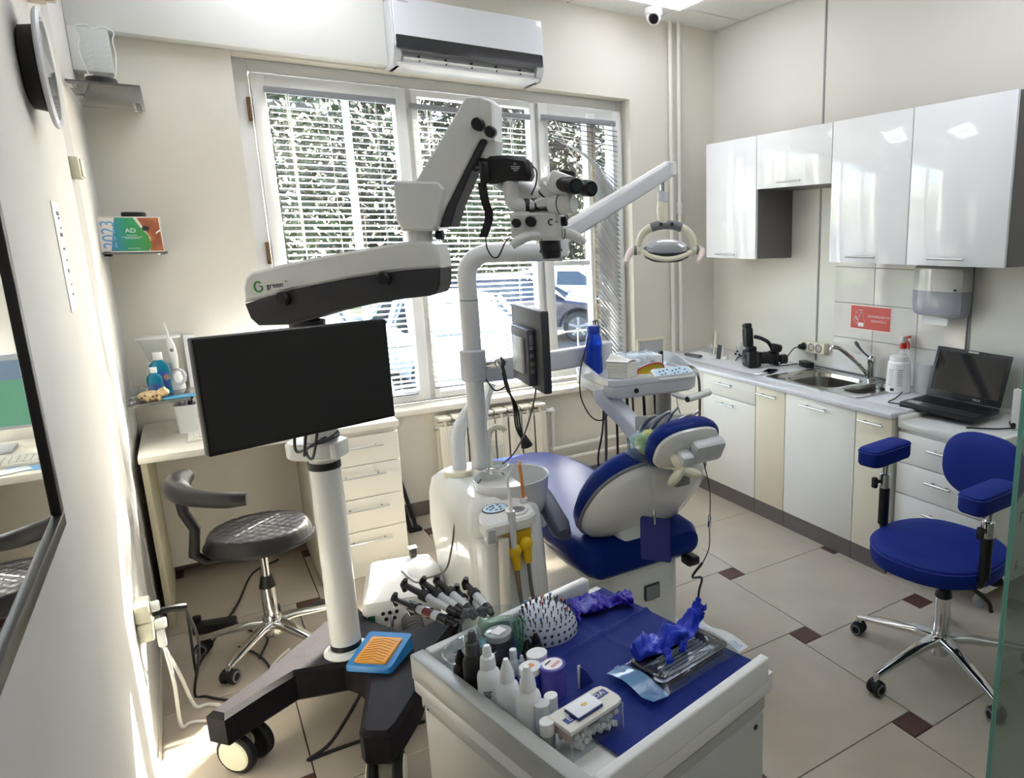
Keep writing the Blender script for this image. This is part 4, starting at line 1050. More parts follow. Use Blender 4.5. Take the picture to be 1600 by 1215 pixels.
solo('adapter_cable', MB().tube([(3.09, 3.19, CZ + 0.012), (3.0, 3.22, CZ + 0.006), (2.97, 3.25, CZ + 0.006), (3.02, 3.33, CZ + 0.006), (3.09, 3.40, CZ + 0.006), (3.0, 3.47, CZ + 0.006), (2.95, 3.52, CZ + 0.006)], 0.0032, 6, 5), CABLE, 'black cable snaking from the adapter brick towards the camera', 'cable')
solo('sink_cable', MB().tube([(3.11, 3.06, CZ + 0.014), (3.125, 2.95, CZ + 0.011), (3.128, 2.82, CZ + 0.010), (3.128, 2.70, CZ + 0.011), (3.13, 2.55, CZ + 0.010), (3.12, 2.42, CZ + 0.008), (3.05, 2.36, CZ + 0.008)], 0.0032, 6, 5), CABLE, 'black cable running along the wall behind the sink', 'cable')
# photo camera with flash bracket
t = thing('photo_camera', 'black photo camera with raised flash arm on the worktop', 'camera', (2.86, 3.35, CZ))
CB = mat('camera_black', '141415', 0.45, bump=0.25, bscale=600)
Mp = Matrix.Translation((2.83, 3.34, CZ)) @ Matrix.Rotation(math.radians(-20), 4, 'Z')
part(t, 'camera_body', MB().box((0, 0, 0.052), (0.075, 0.13, 0.104), bev=0.014, M=Mp).box((0.0, 0.0, 0.115), (0.06, 0.06, 0.03), bev=0.01, M=Mp), CB, W=True)
part(t, 'grip', MB().cyl(Mp @ Vector((0.03, -0.055, 0.01)), Mp @ Vector((0.03, -0.055, 0.10)), 0.018, n=12, bev=0.003), CB, W=True)
part(t, 'rear_screen', MB().box((-0.0385, 0.01, 0.05), (0.003, 0.075, 0.055), bev=0.001, M=Mp), mat('cam_screen', '2a2a2e', 0.1), W=True)
part(t, 'lens', MB().cyl(Mp @ Vector((0.035, 0, 0.052)), Mp @ Vector((0.12, 0, 0.052)), 0.036, 0.038, n=24, bev=0.003).cyl(Mp @ Vector((0.12, 0, 0.052)), Mp @ Vector((0.155, 0, 0.052)), 0.043, n=24, bev=0.004), CB, W=True)
part(t, 'flash_ring', MB().cyl(Mp @ Vector((0.155, 0, 0.052)), Mp @ Vector((0.175, 0, 0.052)), 0.05, n=24, bev=0.004), DARK, W=True)
part(t, 'flash_unit', MB().box((-0.01, 0.0, 0.185), (0.055, 0.075, 0.125), bev=0.016, M=Mp @ Matrix.Rotation(math.radians(-10), 4, 'X')).cyl(Mp @ Vector((-0.005, 0.005, 0.11)), Mp @ Vector((-0.008, 0.02, 0.15)), 0.016, n=10).box((-0.01, 0, 0.256), (0.05, 0.055, 0.03), bev=0.01, M=Mp @ Matrix.Rotation(math.radians(-11), 4, 'X')), CB, W=True)
part(t, 'flash_arm', MB().tube([Mp @ Vector(p) for p in ((0.03, 0.02, 0.185), (0.06, -0.01, 0.178), (0.10, -0.03, 0.155), (0.125, -0.03, 0.12))], 0.012, 8, 4), CB, W=True)
part(t, 'twin_flash', MB().cyl(Mp @ Vector((0.12, -0.035, 0.125)), Mp @ Vector((0.185, -0.035, 0.11)), 0.024, n=16, bev=0.004).cyl(Mp @ Vector((0.17, -0.07, 0.05)), Mp @ Vector((0.21, -0.07, 0.05)), 0.03, n=16, bev=0.004), CB, W=True)
# smaller things
t = thing('charging_cradle', 'white charging cradle with black front beside the camera', 'cradle', (2.84, 3.665, CZ))
part(t, 'base', MB().lathe([(0.034, 0), (0.036, 0.006), (0.028, 0.022), (0.01, 0.026)], (0.02, -0.01, 0)), WHITE)
part(t, 'holder', MB().box((-0.006, 0.0, 0.05), (0.018, 0.048, 0.10), bev=0.005, M=Matrix.Rotation(math.radians(8), 4, 'Y')), WHITE)
part(t, 'black_front', MB().box((-0.0165, 0.0, 0.05), (0.004, 0.044, 0.094), bev=0.001, M=Matrix.Rotation(math.radians(8), 4, 'Y')), BLACK)
t = thing('white_brush', 'white stick standing in the small clear stand by the corner', 'brush', (2.90, 3.82, CZ))
part(t, 'stick', MB().tube([(0, 0, 0.0), (0.012, -0.006, 0.08), (0.022, -0.012, 0.17)], [0.006, 0.009, 0.008], 8, 3), CREAM)
part(t, 'stand', MB().lathe([(0.035, 0), (0.035, 0.004), (0.012, 0.01), (0.012, 0.05), (0.02, 0.06)]), CLEAR)
for k in range(5):
    a = 2 * PI * k / 5
    part(t, 'prong', MB().tube([(0, 0, 0.055), (0.03 * math.cos(a), 0.03 * math.sin(a), 0.06), (0.045 * math.cos(a), 0.045 * math.sin(a), 0.075)], 0.003, 6, 3), GLOSSW)
m_ = MB()
random.seed(3)
m_.grid(lambda u, v: (2.78 + 0.16 * u, 3.72 + 0.3 * v, CZ + 0.001 + 0.004 * math.sin(PI * u) * math.sin(PI * v)), 6, 6).b2((2.78, 3.72, CZ + 0.0002), (2.94, 4.02, CZ + 0.0008))
solo('paper_sheet', m_, mat('paper_white', 'e9e9ea', 0.8), 'white paper sheet on the worktop by the corner', 'paper')
solo('remote_control', MB().box((2.76, 3.86, CZ + 0.012), (0.035, 0.15, 0.014), rz=0.12, bev=0.004), mat('remote_grey', '5a5a5c', 0.5), 'dark grey remote control on the white sheet', 'remote')
t = thing('phone', 'black phone lying before the camera', 'phone', (2.80, 3.13, CZ))
part(t, 'body', MB().box((0, 0, 0.006), (0.12, 0.065, 0.009), bev=0.003, M=Matrix.Rotation(0.5, 4, 'Z')), DARK)
part(t, 'screen', MB().box((0, 0, 0.0108), (0.112, 0.058, 0.0006), M=Matrix.Rotation(0.5, 4, 'Z')), mat('phone_glass', '08080a', 0.05))
solo('card_holder', MB().box((2.715, 3.11, CZ + 0.006), (0.07, 0.045, 0.010), rz=0.2, bev=0.003), GLOSSW, 'small white plastic clip beside the black phone', 'clip')
t = thing('clear_cup', 'small clear cup with dark studs behind the camera', 'cup', (2.98, 3.62, CZ))
part(t, 'cup', MB().lathe([(0.03, 0), (0.032, 0.003), (0.036, 0.08)], cap1=False), CLEAR)
part(t, 'white_insert', MB().b2((-0.02, -0.006, 0.004), (0.02, 0.006, 0.11), 0.004), WHITE)
for k in range(3):
    part(t, 'stud', MB().ell((-0.03, -0.02 + 0.02 * k, 0.03 + 0.02 * (k % 2)), 0.008, 8, 6), BLACK)
solo('camera_cables', MB().tube([(2.88, 3.55, CZ + 0.006), (2.93, 3.58, CZ + 0.02), (2.97, 3.54, CZ + 0.035), (2.95, 3.49, CZ + 0.02), (2.91, 3.52, CZ + 0.008), (2.99, 3.50, CZ + 0.006), (3.05, 3.46, CZ + 0.005)], 0.004, 6, 5), CABLE, 'tangle of short black cable between cradle and camera', 'cable')
# framed panel standing on the worktop corner by the window (white photo frame)
t = thing('wall_panel', 'small white framed panel on the far wall beside the twisted blind', 'panel', (2.515, 4.13, 0.78))
Mf = Matrix.Translation((2.592, 4.128, 0.782))
for lo, hi in (((-0.115, 0.0), (0.115, 0.018)), ((-0.115, 0.112), (0.115, 0.13)), ((-0.115, 0.018), (-0.097, 0.112)), ((0.097, 0.018), (0.115, 0.112))):
    part(t, 'frame_bar', MB().b2((lo[0], -0.008, lo[1]), (hi[0], 0.008, hi[1]), 0.003, M=Mf), CREAM, W=True)
part(t, 'picture', MB().b2((-0.097, 0.0, 0.018), (0.097, 0.003, 0.112), M=Mf), mat('picture_grey', 'b9bcbf', 0.15), W=True)
# ================================================================ operating microscope on its wheeled stand
MX, MY = 0.294, 2.421
MF = frame((MX, MY, 0), (0.8145, -0.5802, 0), (0, 0, 1), (-0.5802, -0.8145, 0))   # x along the arm, y up, z towards the room door
mp = lambda s, z, d=0.0: MF @ Vector((s, z, d))
SCW = mat('scope_white', 'e3e3df', 0.3, noise=0.015, nscale=4)
SCD = mat('scope_charcoal', '333234', 0.5, bump=0.1, bscale=500)
t = thing('operating_microscope', 'white dental operating microscope on a black wheeled stand with column', 'microscope', (MX, MY, 0))
# base: a low body with four splayed legs
BZ0, BZ1 = 0.140, 0.25
def leg_outline():
    return [(-0.105, 2.315), (-0.062, 2.262), (0.04, 2.33), (0.135, 2.385), (0.20, 2.365), (0.27, 2.345), (0.30, 2.29), (0.315, 2.22), (0.285, 2.11), (0.245, 1.975), (0.25, 1.945), (0.31, 1.905), (0.345, 1.935), (0.43, 2.05), (0.50, 2.19), (0.56, 2.28),
            (0.63, 2.36), (0.675, 2.41), (0.665, 2.455), (0.61, 2.46), (0.54, 2.43), (0.48, 2.45), (0.43, 2.54), (0.40, 2.62), (0.385, 2.72), (0.355, 2.76), (0.32, 2.75), (0.27, 2.69), (0.20, 2.61), (0.12, 2.53), (0.04, 2.44)]
part(t, 'wheeled_base', MB().prism(leg_outline(), BZ0, BZ1, bev=0.014), mat('base_black', '1d191c', 0.6, noise=0.2, nscale=30, bump=0.25, bscale=260, spec=0.15), W=True)
part(t, 'base_collar', MB().lathe([(0.07, 0), (0.07, 0.004), (0.056, 0.012), (0.054, 0.018)], (MX, MY, BZ1)), SCW, W=True)
for (x, y, a) in ((-0.035, 2.385, 0.75), (0.31, 1.995, -0.3), (0.60, 2.41, 0.2), (0.335, 2.69, 1.2)):
    dv = Vector((math.cos(a), math.sin(a), 0)); pv = Vector((-dv.y, dv.x, 0))
    c_ = part(t, 'caster', MB().cyl(Vector((x, y, 0.150)), Vector((x, y, 0.10)), 0.03, 0.028, n=16).cyl(Vector((x, y, 0.075)) - dv * 0.022, Vector((x, y, 0.075)) + dv * 0.022, 0.035, n=14), CREAM, W=True)
    for sg in (-1, 1):
        q = Vector((x, y, 0.065)) + dv * sg * 0.034 - pv * 0.02
        w_ = part(c_, 'wheel', MB().cyl(q - dv * 0.014, q + dv * 0.014, 0.065, n=28, bev=0.006), RUBBER, W=True)
        part(c_, 'wheel_cover', MB().cyl(q + dv * sg * 0.010, q + dv * sg * 0.018, 0.054, 0.050, n=28, bev=0.002), CREAM, W=True)
    part(c_, 'brake_lever', MB().box((0, 0, 0), (0.03, 0.05, 0.012), bev=0.004, M=Matrix.Translation(Vector((x, y, 0.075)) + pv * 0.065) @ Matrix.Rotation(a, 4, 'Z') @ Matrix.Rotation(0.4, 4, 'X')), DARK, W=True)
# column
part(t, 'column', MB().cyl((MX, MY, BZ1 + 0.015), (MX, MY, 0.895), 0.046, n=32), SCW, W=True)
part(t, 'column_ring', MB().cyl((MX, MY, BZ1 + 0.018), (MX, MY, BZ1 + 0.036), 0.0475, n=32), BLACK, W=True)
part(t, 'column_ring', MB().cyl((MX, MY, 0.893), (MX, MY, 0.915), 0.0475, n=32), BLACK, W=True)
part(t, 'column_top', MB().cyl((MX, MY, 0.915), (MX, MY, 1.345), 0.043, n=32), SCW, W=True)
m_ = MB().prism([(x * 1.0 - 0.018, y) for x, y in rrect(0.175, 0.12, 0.055, 6)], 0.93, 0.982, frame((MX, MY, 0), (0.8145, -0.5802, 0), (0.5802, 0.8145, 0), (0, 0, 1)), bev=0.006)
m_.b2((0.045, -0.05, 0.932), (0.07, 0.03, 0.985), 0.006, M=frame((MX, MY, 0), (0.8145, -0.5802, 0), (0.5802, 0.8145, 0), (0, 0, 1)))
part(t, 'collar_bracket', m_, SCW, W=True)
part(t, 'column_ring', MB().cyl((MX, MY, 0.982), (MX, MY, 1.03), 0.05, n=32, bev=0.004), SCW, W=True)
# screen carried by the column
Mm = Matrix.Translation((0.227, 2.053, 1.236)) @ Matrix.Rotation(math.radians(18.3), 4, 'Z')
s_ = part(t, 'screen', MB().box((0, 0.012, 0), (0.479, 0.030, 0.283), bev=0.004, M=Mm), mat('screen_bezel', '141414', 0.35), W=True)
part(s_, 'screen_glass', MB().box((0, -0.0036, 0.003), (0.468, 0.002, 0.268), M=Mm), mat('screen_matte', '262423', 0.4, noise=0.03, nscale=3), W=True)
part(s_, 'screen_back', MB().box((0, 0.043, -0.01), (0.22, 0.03, 0.16), bev=0.008, M=Mm), DARK, W=True)
part(t, 'screen_arm', MB().tube([Mm @ Vector((0, 0.055, -0.02)), (0.25, 2.20, 1.18), (0.275, 2.33, 1.12), (MX, MY, 1.10)], 0.016, 10, 4), SCW, W=True)
for k in range(3):
    part(t, 'cable', MB().tube([(0.20 + 0.03 * k, 2.13, 1.12), (0.20 + 0.02 * k, 2.20, 1.02 - 0.015 * k), (0.24, 2.30, 0.995), (0.29 + 0.02 * k, 2.365, 1.0), (0.34, 2.40, 1.01)], 0.004, 6, 5), CABLE, W=True)
# lower arm
top = [(-0.150, 1.418), (-0.148, 1.46), (-0.138, 1.488), (-0.116, 1.506), (-0.017, 1.529), (0.08, 1.548), (0.178, 1.565), (0.332, 1.589), (0.398, 1.592), (0.422, 1.582), (0.433, 1.556), (0.435, 1.516)]
split = [(0.325, 1.508), (0.169, 1.487), (-0.007, 1.454)]
bot = [(0.434, 1.513), (0.429, 1.465), (0.418, 1.442), (0.396, 1.434), (0.317, 1.425), (0.219, 1.410), (0.12, 1.389), (0.04, 1.367), (-0.02, 1.352), (-0.117, 1.350), (-0.138, 1.372), (-0.149, 1.414)]
part(t, 'arm_cover', MB().prism(top + split, -0.055, 0.055, MF, bev=0.008), SCW, W=True)
part(t, 'arm_underside', MB().prism(split[::-1] + bot, -0.054, 0.054, MF, bev=0.004), SCD, W=True)
part(t, 'arm_pivot', MB().cyl((MX, MY, 1.335), (MX, MY, 1.36), 0.05, n=24), SCD, W=True)
for s0, z0 in ((-0.026, 1.43), (0.274, 1.486)):
    part(t, 'lock_knob', MB().lathe([(0.017, 0), (0.02, 0.004), (0.02, 0.022), (0.016, 0.027)], n=12, M=MF @ Matrix.Translation((s0, z0, 0.054))), BLACK, W=True)
ring_ = [(-0.100 + 0.012 * math.cos(a), 1.464 + 0.0145 * math.sin(a)) for a in [math.radians(x) for x in range(50, 331, 35)]]
lg = MB().tube([mp(s, z, 0.0555) for s, z in ring_], 0.0026, 6, 2).tube([mp(s, z, 0.0555) for s, z in ((-0.089, 1.456), (-0.089, 1.465), (-0.096, 1.465))], 0.0022, 6, 1)
part(t, 'logo', lg, mat('logo_green', '3f8f3c', 0.4), W=True)
text_part(t, 'lettering', 'green', 0.022, MF @ Matrix.Translation((-0.052, 1.468, 0.0558)) @ Matrix.Rotation(0.1, 4, 'Z'), mat('logo_ink', '23303f', 0.4))
text_part(t, 'lettering', 'TM', 0.006, MF @ Matrix.Translation((-0.018, 1.480, 0.0558)), mat('logo_ink', '23303f', 0.4))
# elbow block and upper arm
blk = [(0.334, 1.62), (0.318, 1.65), (0.320, 1.752), (0.328, 1.760), (0.448, 1.755), (0.465, 1.735), (0.452, 1.68), (0.438, 1.632), (0.42, 1.62)]
part(t, 'elbow_block', MB().prism(blk, -0.055, 0.055, MF, bev=0.006), SCW, W=True)
part(t, 'elbow_post', MB().cyl(mp(0.366, 1.588), mp(0.366, 1.622), 0.034, n=24), SCW, W=True)
part(t, 'elbow_knob', MB().lathe([(0.012, 0), (0.014, 0.02), (0.01, 0.022)], n=12, M=zframe(mp(0.412, 1.608, -0.0), MF.to_3x3() @ Vector((1, 0, 0)))), BLACK, W=True)
up = [(0.372, 1.72), (0.380, 1.757), (0.462, 1.872), (0.538, 1.980), (0.543, 1.984), (0.588, 1.984), (0.592, 1.980), (0.586, 1.93), (0.576, 1.875), (0.556, 1.845), (0.464, 1.69), (0.446, 1.66)]
part(t, 'upper_arm', MB().prism(up, -0.045, 0.045, MF, bev=0.004), SCW, W=True)
dk = [(0.440, 1.630), (0.462, 1.686), (0.558, 1.846), (0.584, 1.882), (0.590, 1.862), (0.545, 1.792), (0.492, 1.690), (0.470, 1.632)]
part(t, 'upper_arm_underside', MB().prism(dk, -0.043, 0.043, MF, bev=0.004), SCD, W=True)
part(t, 'head_yoke', MB().prism([(0.572, 1.872), (0.574, 1.977), (0.582, 1.984), (0.610, 1.976), (0.618, 1.965), (0.613, 1.866)], -0.047, 0.047, MF, bev=0.006), SCW, W=True)
part(t, 'lock_knob', MB().lathe([(0.015, 0), (0.018, 0.003), (0.018, 0.022), (0.014, 0.026)], n=12, M=MF @ Matrix.Translation((0.574, 1.908, 0.045))), BLACK, W=True)
part(t, 'lock_knob', MB().lathe([(0.014, 0), (0.016, 0.003), (0.016, 0.022), (0.012, 0.026)], n=12, M=MF @ Matrix.Translation((0.608, 1.888, 0.046))), BLACK, W=True)
part(t, 'yoke_post', MB().cyl(mp(0.585, 1.82, 0), mp(0.592, 1.87, 0), 0.034, n=24), SCW, W=True)
part(t, 'yoke_arm', MB().tube([mp(0.585, 1.825, 0), mp(0.60, 1.775, -0.02), mp(0.66, 1.74, -0.03), mp(0.715, 1.715, -0.02), mp(0.735, 1.69, 0)], [0.034, 0.032, 0.028, 0.028, 0.03], 14, 5), SCW, W=True)
# optical head
part(t, 'head_body', MB().prism([(0.644, 1.598), (0.642, 1.664), (0.650, 1.671), (0.765, 1.676), (0.785, 1.672), (0.787, 1.60), (0.776, 1.590), (0.70, 1.590)], -0.05, 0.05, MF, bev=0.010), SCW, W=True)
part(t, 'head_seam', MB().prism([(0.70, 1.672), (0.772, 1.678), (0.772, 1.682), (0.70, 1.677)], -0.048, 0.048, MF), BLACK, W=True)
part(t, 'head_neck', MB().prism([(0.695, 1.677), (0.703, 1.70), (0.742, 1.715), (0.778, 1.712), (0.783, 1.684)], -0.042, 0.042, MF, bev=0.006), SCW, W=True)
for s0, z0, r_ in ((0.665, 1.640, 0.013), (0.707, 1.644, 0.0155)):
    part(t, 'knob', MB().lathe([(r_ * 0.9, 0), (r_, 0.004), (r_, 0.018), (r_ * 0.8, 0.022)], n=14, M=MF @ Matrix.Translation((s0, z0, 0.048))), BLACK, W=True)
part(t, 'knob', MB().lathe([(0.012, 0), (0.014, 0.003), (0.014, 0.018), (0.01, 0.02)], n=14, M=zframe(mp(0.783, 1.645, 0.01), MF.to_3x3() @ Vector((1, 0, 0)))), BLACK, W=True)
lgs = [(0.763 + 0.0075 * math.cos(a), 1.642 + 0.008 * math.sin(a)) for a in [math.radians(x) for x in range(50, 311, 40)]]
part(t, 'logo', MB().tube([mp(s, z, 0.0505) for s, z in lgs], 0.0018, 5, 2).tube([mp(0.774, 1.642, 0.0505), mp(0.782, 1.643, 0.0495)], 0.0014, 5, 1), BLACK, W=True)
part(t, 'binocular_base', MB().cyl(mp(0.745, 1.700, 0.0), mp(0.773, 1.742, 0.015), 0.034, 0.036, n=24, bev=0.003), SCW, W=True)
part(t, 'base_ring', MB().cyl(mp(0.752, 1.711, 0.004), mp(0.755, 1.715, 0.005), 0.0365, n=24), BLACK, W=True)
part(t, 'binocular_body', MB().box((0, 0, 0), (0.075, 0.062, 0.085), bev=0.014, M=MF @ Matrix.Translation((0.795, 1.748, 0.02)) @ Matrix.Rotation(-0.35, 4, 'Z')), SCW, W=True)
part(t, 'beam_tube', MB().cyl(mp(0.735, 1.742, -0.01), mp(0.775, 1.752, 0.0), 0.028, n=20, bev=0.003), SCW, W=True)
part(t, 'top_cap', MB().cyl(mp(0.808, 1.772, 0.01), mp(0.810, 1.788, 0.01), 0.023, n=20, bev=0.003), BLACK, W=True)
for a, b in (((0.796, 1.747, 0.045), (0.848, 1.738, 0.105)), ((0.832, 1.742, 0.0), (0.884, 1.733, 0.060))):
    pa, pb = mp(*a), mp(*b)
    e_ = part(t, 'eyepiece', MB().cyl(pa, pa.lerp(pb, 0.6), 0.021, n=20, bev=0.002).cyl(pa.lerp(pb, 0.6), pb, 0.0245, 0.022, n=20, bev=0.002), BLACK, W=True)
    part(e_, 'eye_lens', MB().cyl(pa.lerp(pb, 0.99), pa.lerp(pb, 1.01), 0.015, n=16), mat('lens_glass', '22252c', 0.02, coat=0.8), W=True)
part(t, 'light_barrel', MB().cyl(mp(0.760, 1.690, 0.03), mp(0.832, 1.692, 0.055), 0.028, n=22, bev=0.004), SCW, W=True)
part(t, 'barrel_ring', MB().cyl(mp(0.790, 1.6909, 0.0405), mp(0.793, 1.691, 0.0415), 0.0285, n=22), BLACK, W=True)
part(t, 'objective', MB().cyl(mp(0.746, 1.592, 0), mp(0.749, 1.562, 0.004), 0.031, n=24).cyl(mp(0.749, 1.563, 0.004), mp(0.7495, 1.556, 0.005), 0.034, n=24).cyl(mp(0.7495, 1.557, 0.005), mp(0.752, 1.537, 0.008), 0.030, 0.026, n=24), BLACK, W=True)
part(t, 'objective_glass', MB().cyl(mp(0.7519, 1.538, 0.008), mp(0.752, 1.5362, 0.0081), 0.021, n=20), mat('lens_sheen', '8d949c', 0.05, 0.5), W=True)
for pts in (((0.735, 1.606, 0.03), (0.70, 1.604, 0.055), (0.675, 1.592, 0.07), (0.652, 1.575, 0.08)), ((0.785, 1.610, 0.01), (0.808, 1.608, 0.0), (0.832, 1.596, -0.01), (0.848, 1.582, -0.015))):
    h_ = part(t, 'grip_handle', MB().tube([mp(*p) for p in pts], [0.014, 0.015, 0.014, 0.011], 12, 4), SCW, W=True)
    a_, b_ = mp(*pts[0]), mp(*pts[1])
    part(h_, 'grip_ring', MB().cyl(a_.lerp(b_, 0.2), a_.lerp(b_, 0.28), 0.0158, n=14), BLACK, W=True)
part(t, 'photo_tube', MB().tube([mp(0.648, 1.757, 0.03), mp(0.648, 1.715, 0.03), mp(0.655, 1.694, 0.03), mp(0.68, 1.687, 0.025), mp(0.73, 1.688, 0.01)], 0.021, 16, 5), SCW, W=True)
for a, b in ((0.681, 0.694), (0.706, 0.717)):
    part(t, 'tube_ring', MB().cyl(mp(a, 1.6868, 0.0245), mp(b, 1.6872, 0.018), 0.0235, n=20), BLACK, W=True)
# camera carried by the photo tube: lifts off, its own thing
t = thing('microscope_camera', 'black camera with strap mounted on top of the microscope head', 'camera', tuple(mp(0.64, 1.757, 0.03)))
m_ = MB().prism([(0.572, 1.748), (0.566, 1.768), (0.570, 1.800), (0.584, 1.814), (0.60, 1.824), (0.65, 1.827), (0.70, 1.818), (0.710, 1.808), (0.714, 1.772), (0.706, 1.757), (0.66, 1.758), (0.645, 1.757), (0.615, 1.748)], 0.0, 0.062, MF, bev=0.010)
part(t, 'camera_body', m_, CB, W=True)
part(t, 'camera_grip', MB().prism([(p[0] * 0.5 + 0.585, p[1] * 0.5 + 1.778) for p in rrect(0.05, 0.12, 0.016)], 0.05, 0.078, MF, bev=0.008), CB, W=True)
text_part(t, 'lettering', 'o', 0.014, MF @ Matrix.Translation((0.671, 1.803, 0.0625)), mat('cam_print', 'b5b5b5', 0.5))
for k, w_ in enumerate((0.026, 0.022, 0.012)):
    part(t, 'print_line', MB().b2((0.672 - w_ / 2, 1.793 - 0.005 * k, 0.0621), (0.672 + w_ / 2, 1.7955 - 0.005 * k, 0.0627), M=MF), mat('cam_print', 'b5b5b5', 0.5), W=True)
part(t, 'strap', MB().loft([[mp(s - 0.012, z, d - 0.003), mp(s + 0.012, z, d - 0.003), mp(s + 0.012, z, d + 0.003), mp(s - 0.012, z, d + 0.003)] for s, z, d in ((0.572, 1.752, 0.05), (0.576, 1.72, 0.055), (0.580, 1.695, 0.055), (0.586, 1.672, 0.05), (0.585, 1.65, 0.05), (0.576, 1.625, 0.052), (0.566, 1.60, 0.055))]), BLACK, W=True)
part(t, 'strap_loop', MB().tube([mp(0.566, 1.80, 0.03), mp(0.552, 1.803, 0.035), mp(0.545, 1.795, 0.04), (mp(0.55, 1.788, 0.04)), mp(0.566, 1.79, 0.04)], 0.004, 6, 4), BLACK, W=True)
solo('camera_cable', MB().tube([mp(0.712, 1.80, 0.03), mp(0.724, 1.785, 0.03), mp(0.722, 1.75, 0.035), mp(0.708, 1.718, 0.04)], 0.0022, 6, 5), CABLE, 'thin black cable from camera side to microscope neck', 'cable')
solo('camera_cable', MB().tube([mp(0.572, 1.60, 0.05), mp(0.574, 1.57, 0.05), mp(0.588, 1.545, 0.05), mp(0.604, 1.545, 0.05), mp(0.616, 1.565, 0.05), mp(0.63, 1.59, 0.05), mp(0.642, 1.60, 0.045)], 0.0022, 6, 5), CABLE, 'thin black cable looping below the camera strap', 'cable')
solo('camera_cable', MB().tube([mp(0.588, 1.665, 0.05), mp(0.596, 1.675, 0.05), mp(0.606, 1.683, 0.045), mp(0.63, 1.683, 0.035)], 0.0022, 6, 4), CABLE, 'thin black cable from camera strap to white photo tube', 'cable')

# ================================================================ dental unit (spittoon column, lamp, monitor)
DW = mat('dental_white', 'e8e8e4', 0.16, coat=0.25, noise=0.015, nscale=3)
DG = mat('dental_grey', 'd0d2d3', 0.22, coat=0.2)
PX, PY = 0.835, 2.56
t = WINPOLE = thing('dental_unit', 'white dental unit with spittoon bowl, pole and operating lamp arm', 'dental unit', (0.82, 2.45, 0))
# housing lofted from the floor upwards: overhangs towards the window
def hring(z, x0, x1, y0, y1, r=0.06):
    o = rrect(x1 - x0, y1 - y0, r, 5)
    return [(x + (x0 + x1) / 2, y + (y0 + y1) / 2, z) for x, y in o]
m_ = MB().loft([hring(0.0, 0.70, 0.94, 2.20, 2.66), hring(0.02, 0.695, 0.945, 2.195, 2.67), hring(0.20, 0.69, 0.95, 2.20, 2.71), hring(0.33, 0.69, 0.955, 2.21, 2.78), hring(0.50, 0.685, 0.955, 2.23, 2.82), hring(0.62, 0.69, 0.955, 2.25, 2.82), hring(0.68, 0.70, 0.95, 2.27, 2.80), hring(0.715, 0.73, 0.92, 2.31, 2.75)])
part(t, 'housing', m_, DW, W=True)
m_ = MB().loft([hring(0.06, 0.692, 0.885, 2.165, 2.30, 0.02), hring(0.575, 0.70, 0.885, 2.165, 2.30, 0.02), hring(0.60, 0.705, 0.88, 2.175, 2.3, 0.02)])
part(t, 'front_housing', m_, mat('dental_white_front', 'e0e0dc', 0.25), W=True)
# pole
part(t, 'pole_boot', MB().lathe([(0.058, 0), (0.060, 0.01), (0.058, 0.03), (0.05, 0.034)], (PX - 0.055, PY + 0.08, 0.70)), CREAM, W=True)
part(t, 'side_pole', MB().tube([(PX - 0.055, PY + 0.08, 0.73), (PX - 0.056, PY + 0.08, 0.82), (PX - 0.048, PY + 0.07, 0.89), (PX - 0.022, PY + 0.04, 0.96), (PX - 0.01, PY + 0.02, 1.0)], [0.027, 0.027, 0.026, 0.022, 0.012], 16, 5), mat('pole_cool', 'dfe4ea', 0.25), W=True)
part(t, 'pole', MB().tube([(PX, PY, 0.70), (PX, PY, 1.0), (PX, PY, 1.38)], 0.033, 20, 1), DG, W=True)
part(t, 'pole_bend', MB().tube([(PX, PY, 1.38), (PX, PY, 1.46), (PX + 0.010, PY - 0.005, 1.505), (PX + 0.045, PY - 0.02, 1.538), (PX + 0.10, PY - 0.045, 1.546), (PX + 0.22, PY - 0.10, 1.546), (PX + 0.31, PY - 0.14, 1.546)], 0.0325, 20, 6), DG, W=True)
part(t, 'pole_seam', MB().cyl((PX, PY, 1.378), (PX, PY, 1.382), 0.0335, n=20), GREY, W=True)
part(t, 'pole_clamp', MB().cyl((PX, PY, 1.085), (PX, PY, 1.20), 0.046, n=24, bev=0.005), mat('clamp_grey', 'c3c6ca', 0.3), W=True)
# lamp arm
LA, LB = Vector((PX + 0.30, PY - 0.135, 1.60)), Vector((1.78, 2.66, 1.885))
part(t, 'lamp_arm_joint', MB().cyl((PX + 0.30, PY - 0.135, 1.53), (PX + 0.30, PY - 0.135, 1.64), 0.036, n=20, bev=0.005), DG, W=True)
dr = (LB - LA).normalized()
part(t, 'lamp_arm', MB().prism(rrect(0.05, 0.062, 0.012), 0, (LB - LA).length, zframe(LA, LB - LA)), DG, W=True)
part(t, 'lamp_arm_cover', MB().prism(rrect(0.028, 0.070, 0.008), 0.03, (LB - LA).length - 0.01, zframe(LA, LB - LA)), DW, W=True)
part(t, 'lamp_arm_tip', MB().cyl(LB + Vector((0, 0, -0.03)), LB + Vector((0, 0, 0.03)), 0.032, n=18, bev=0.006), DW, W=True)
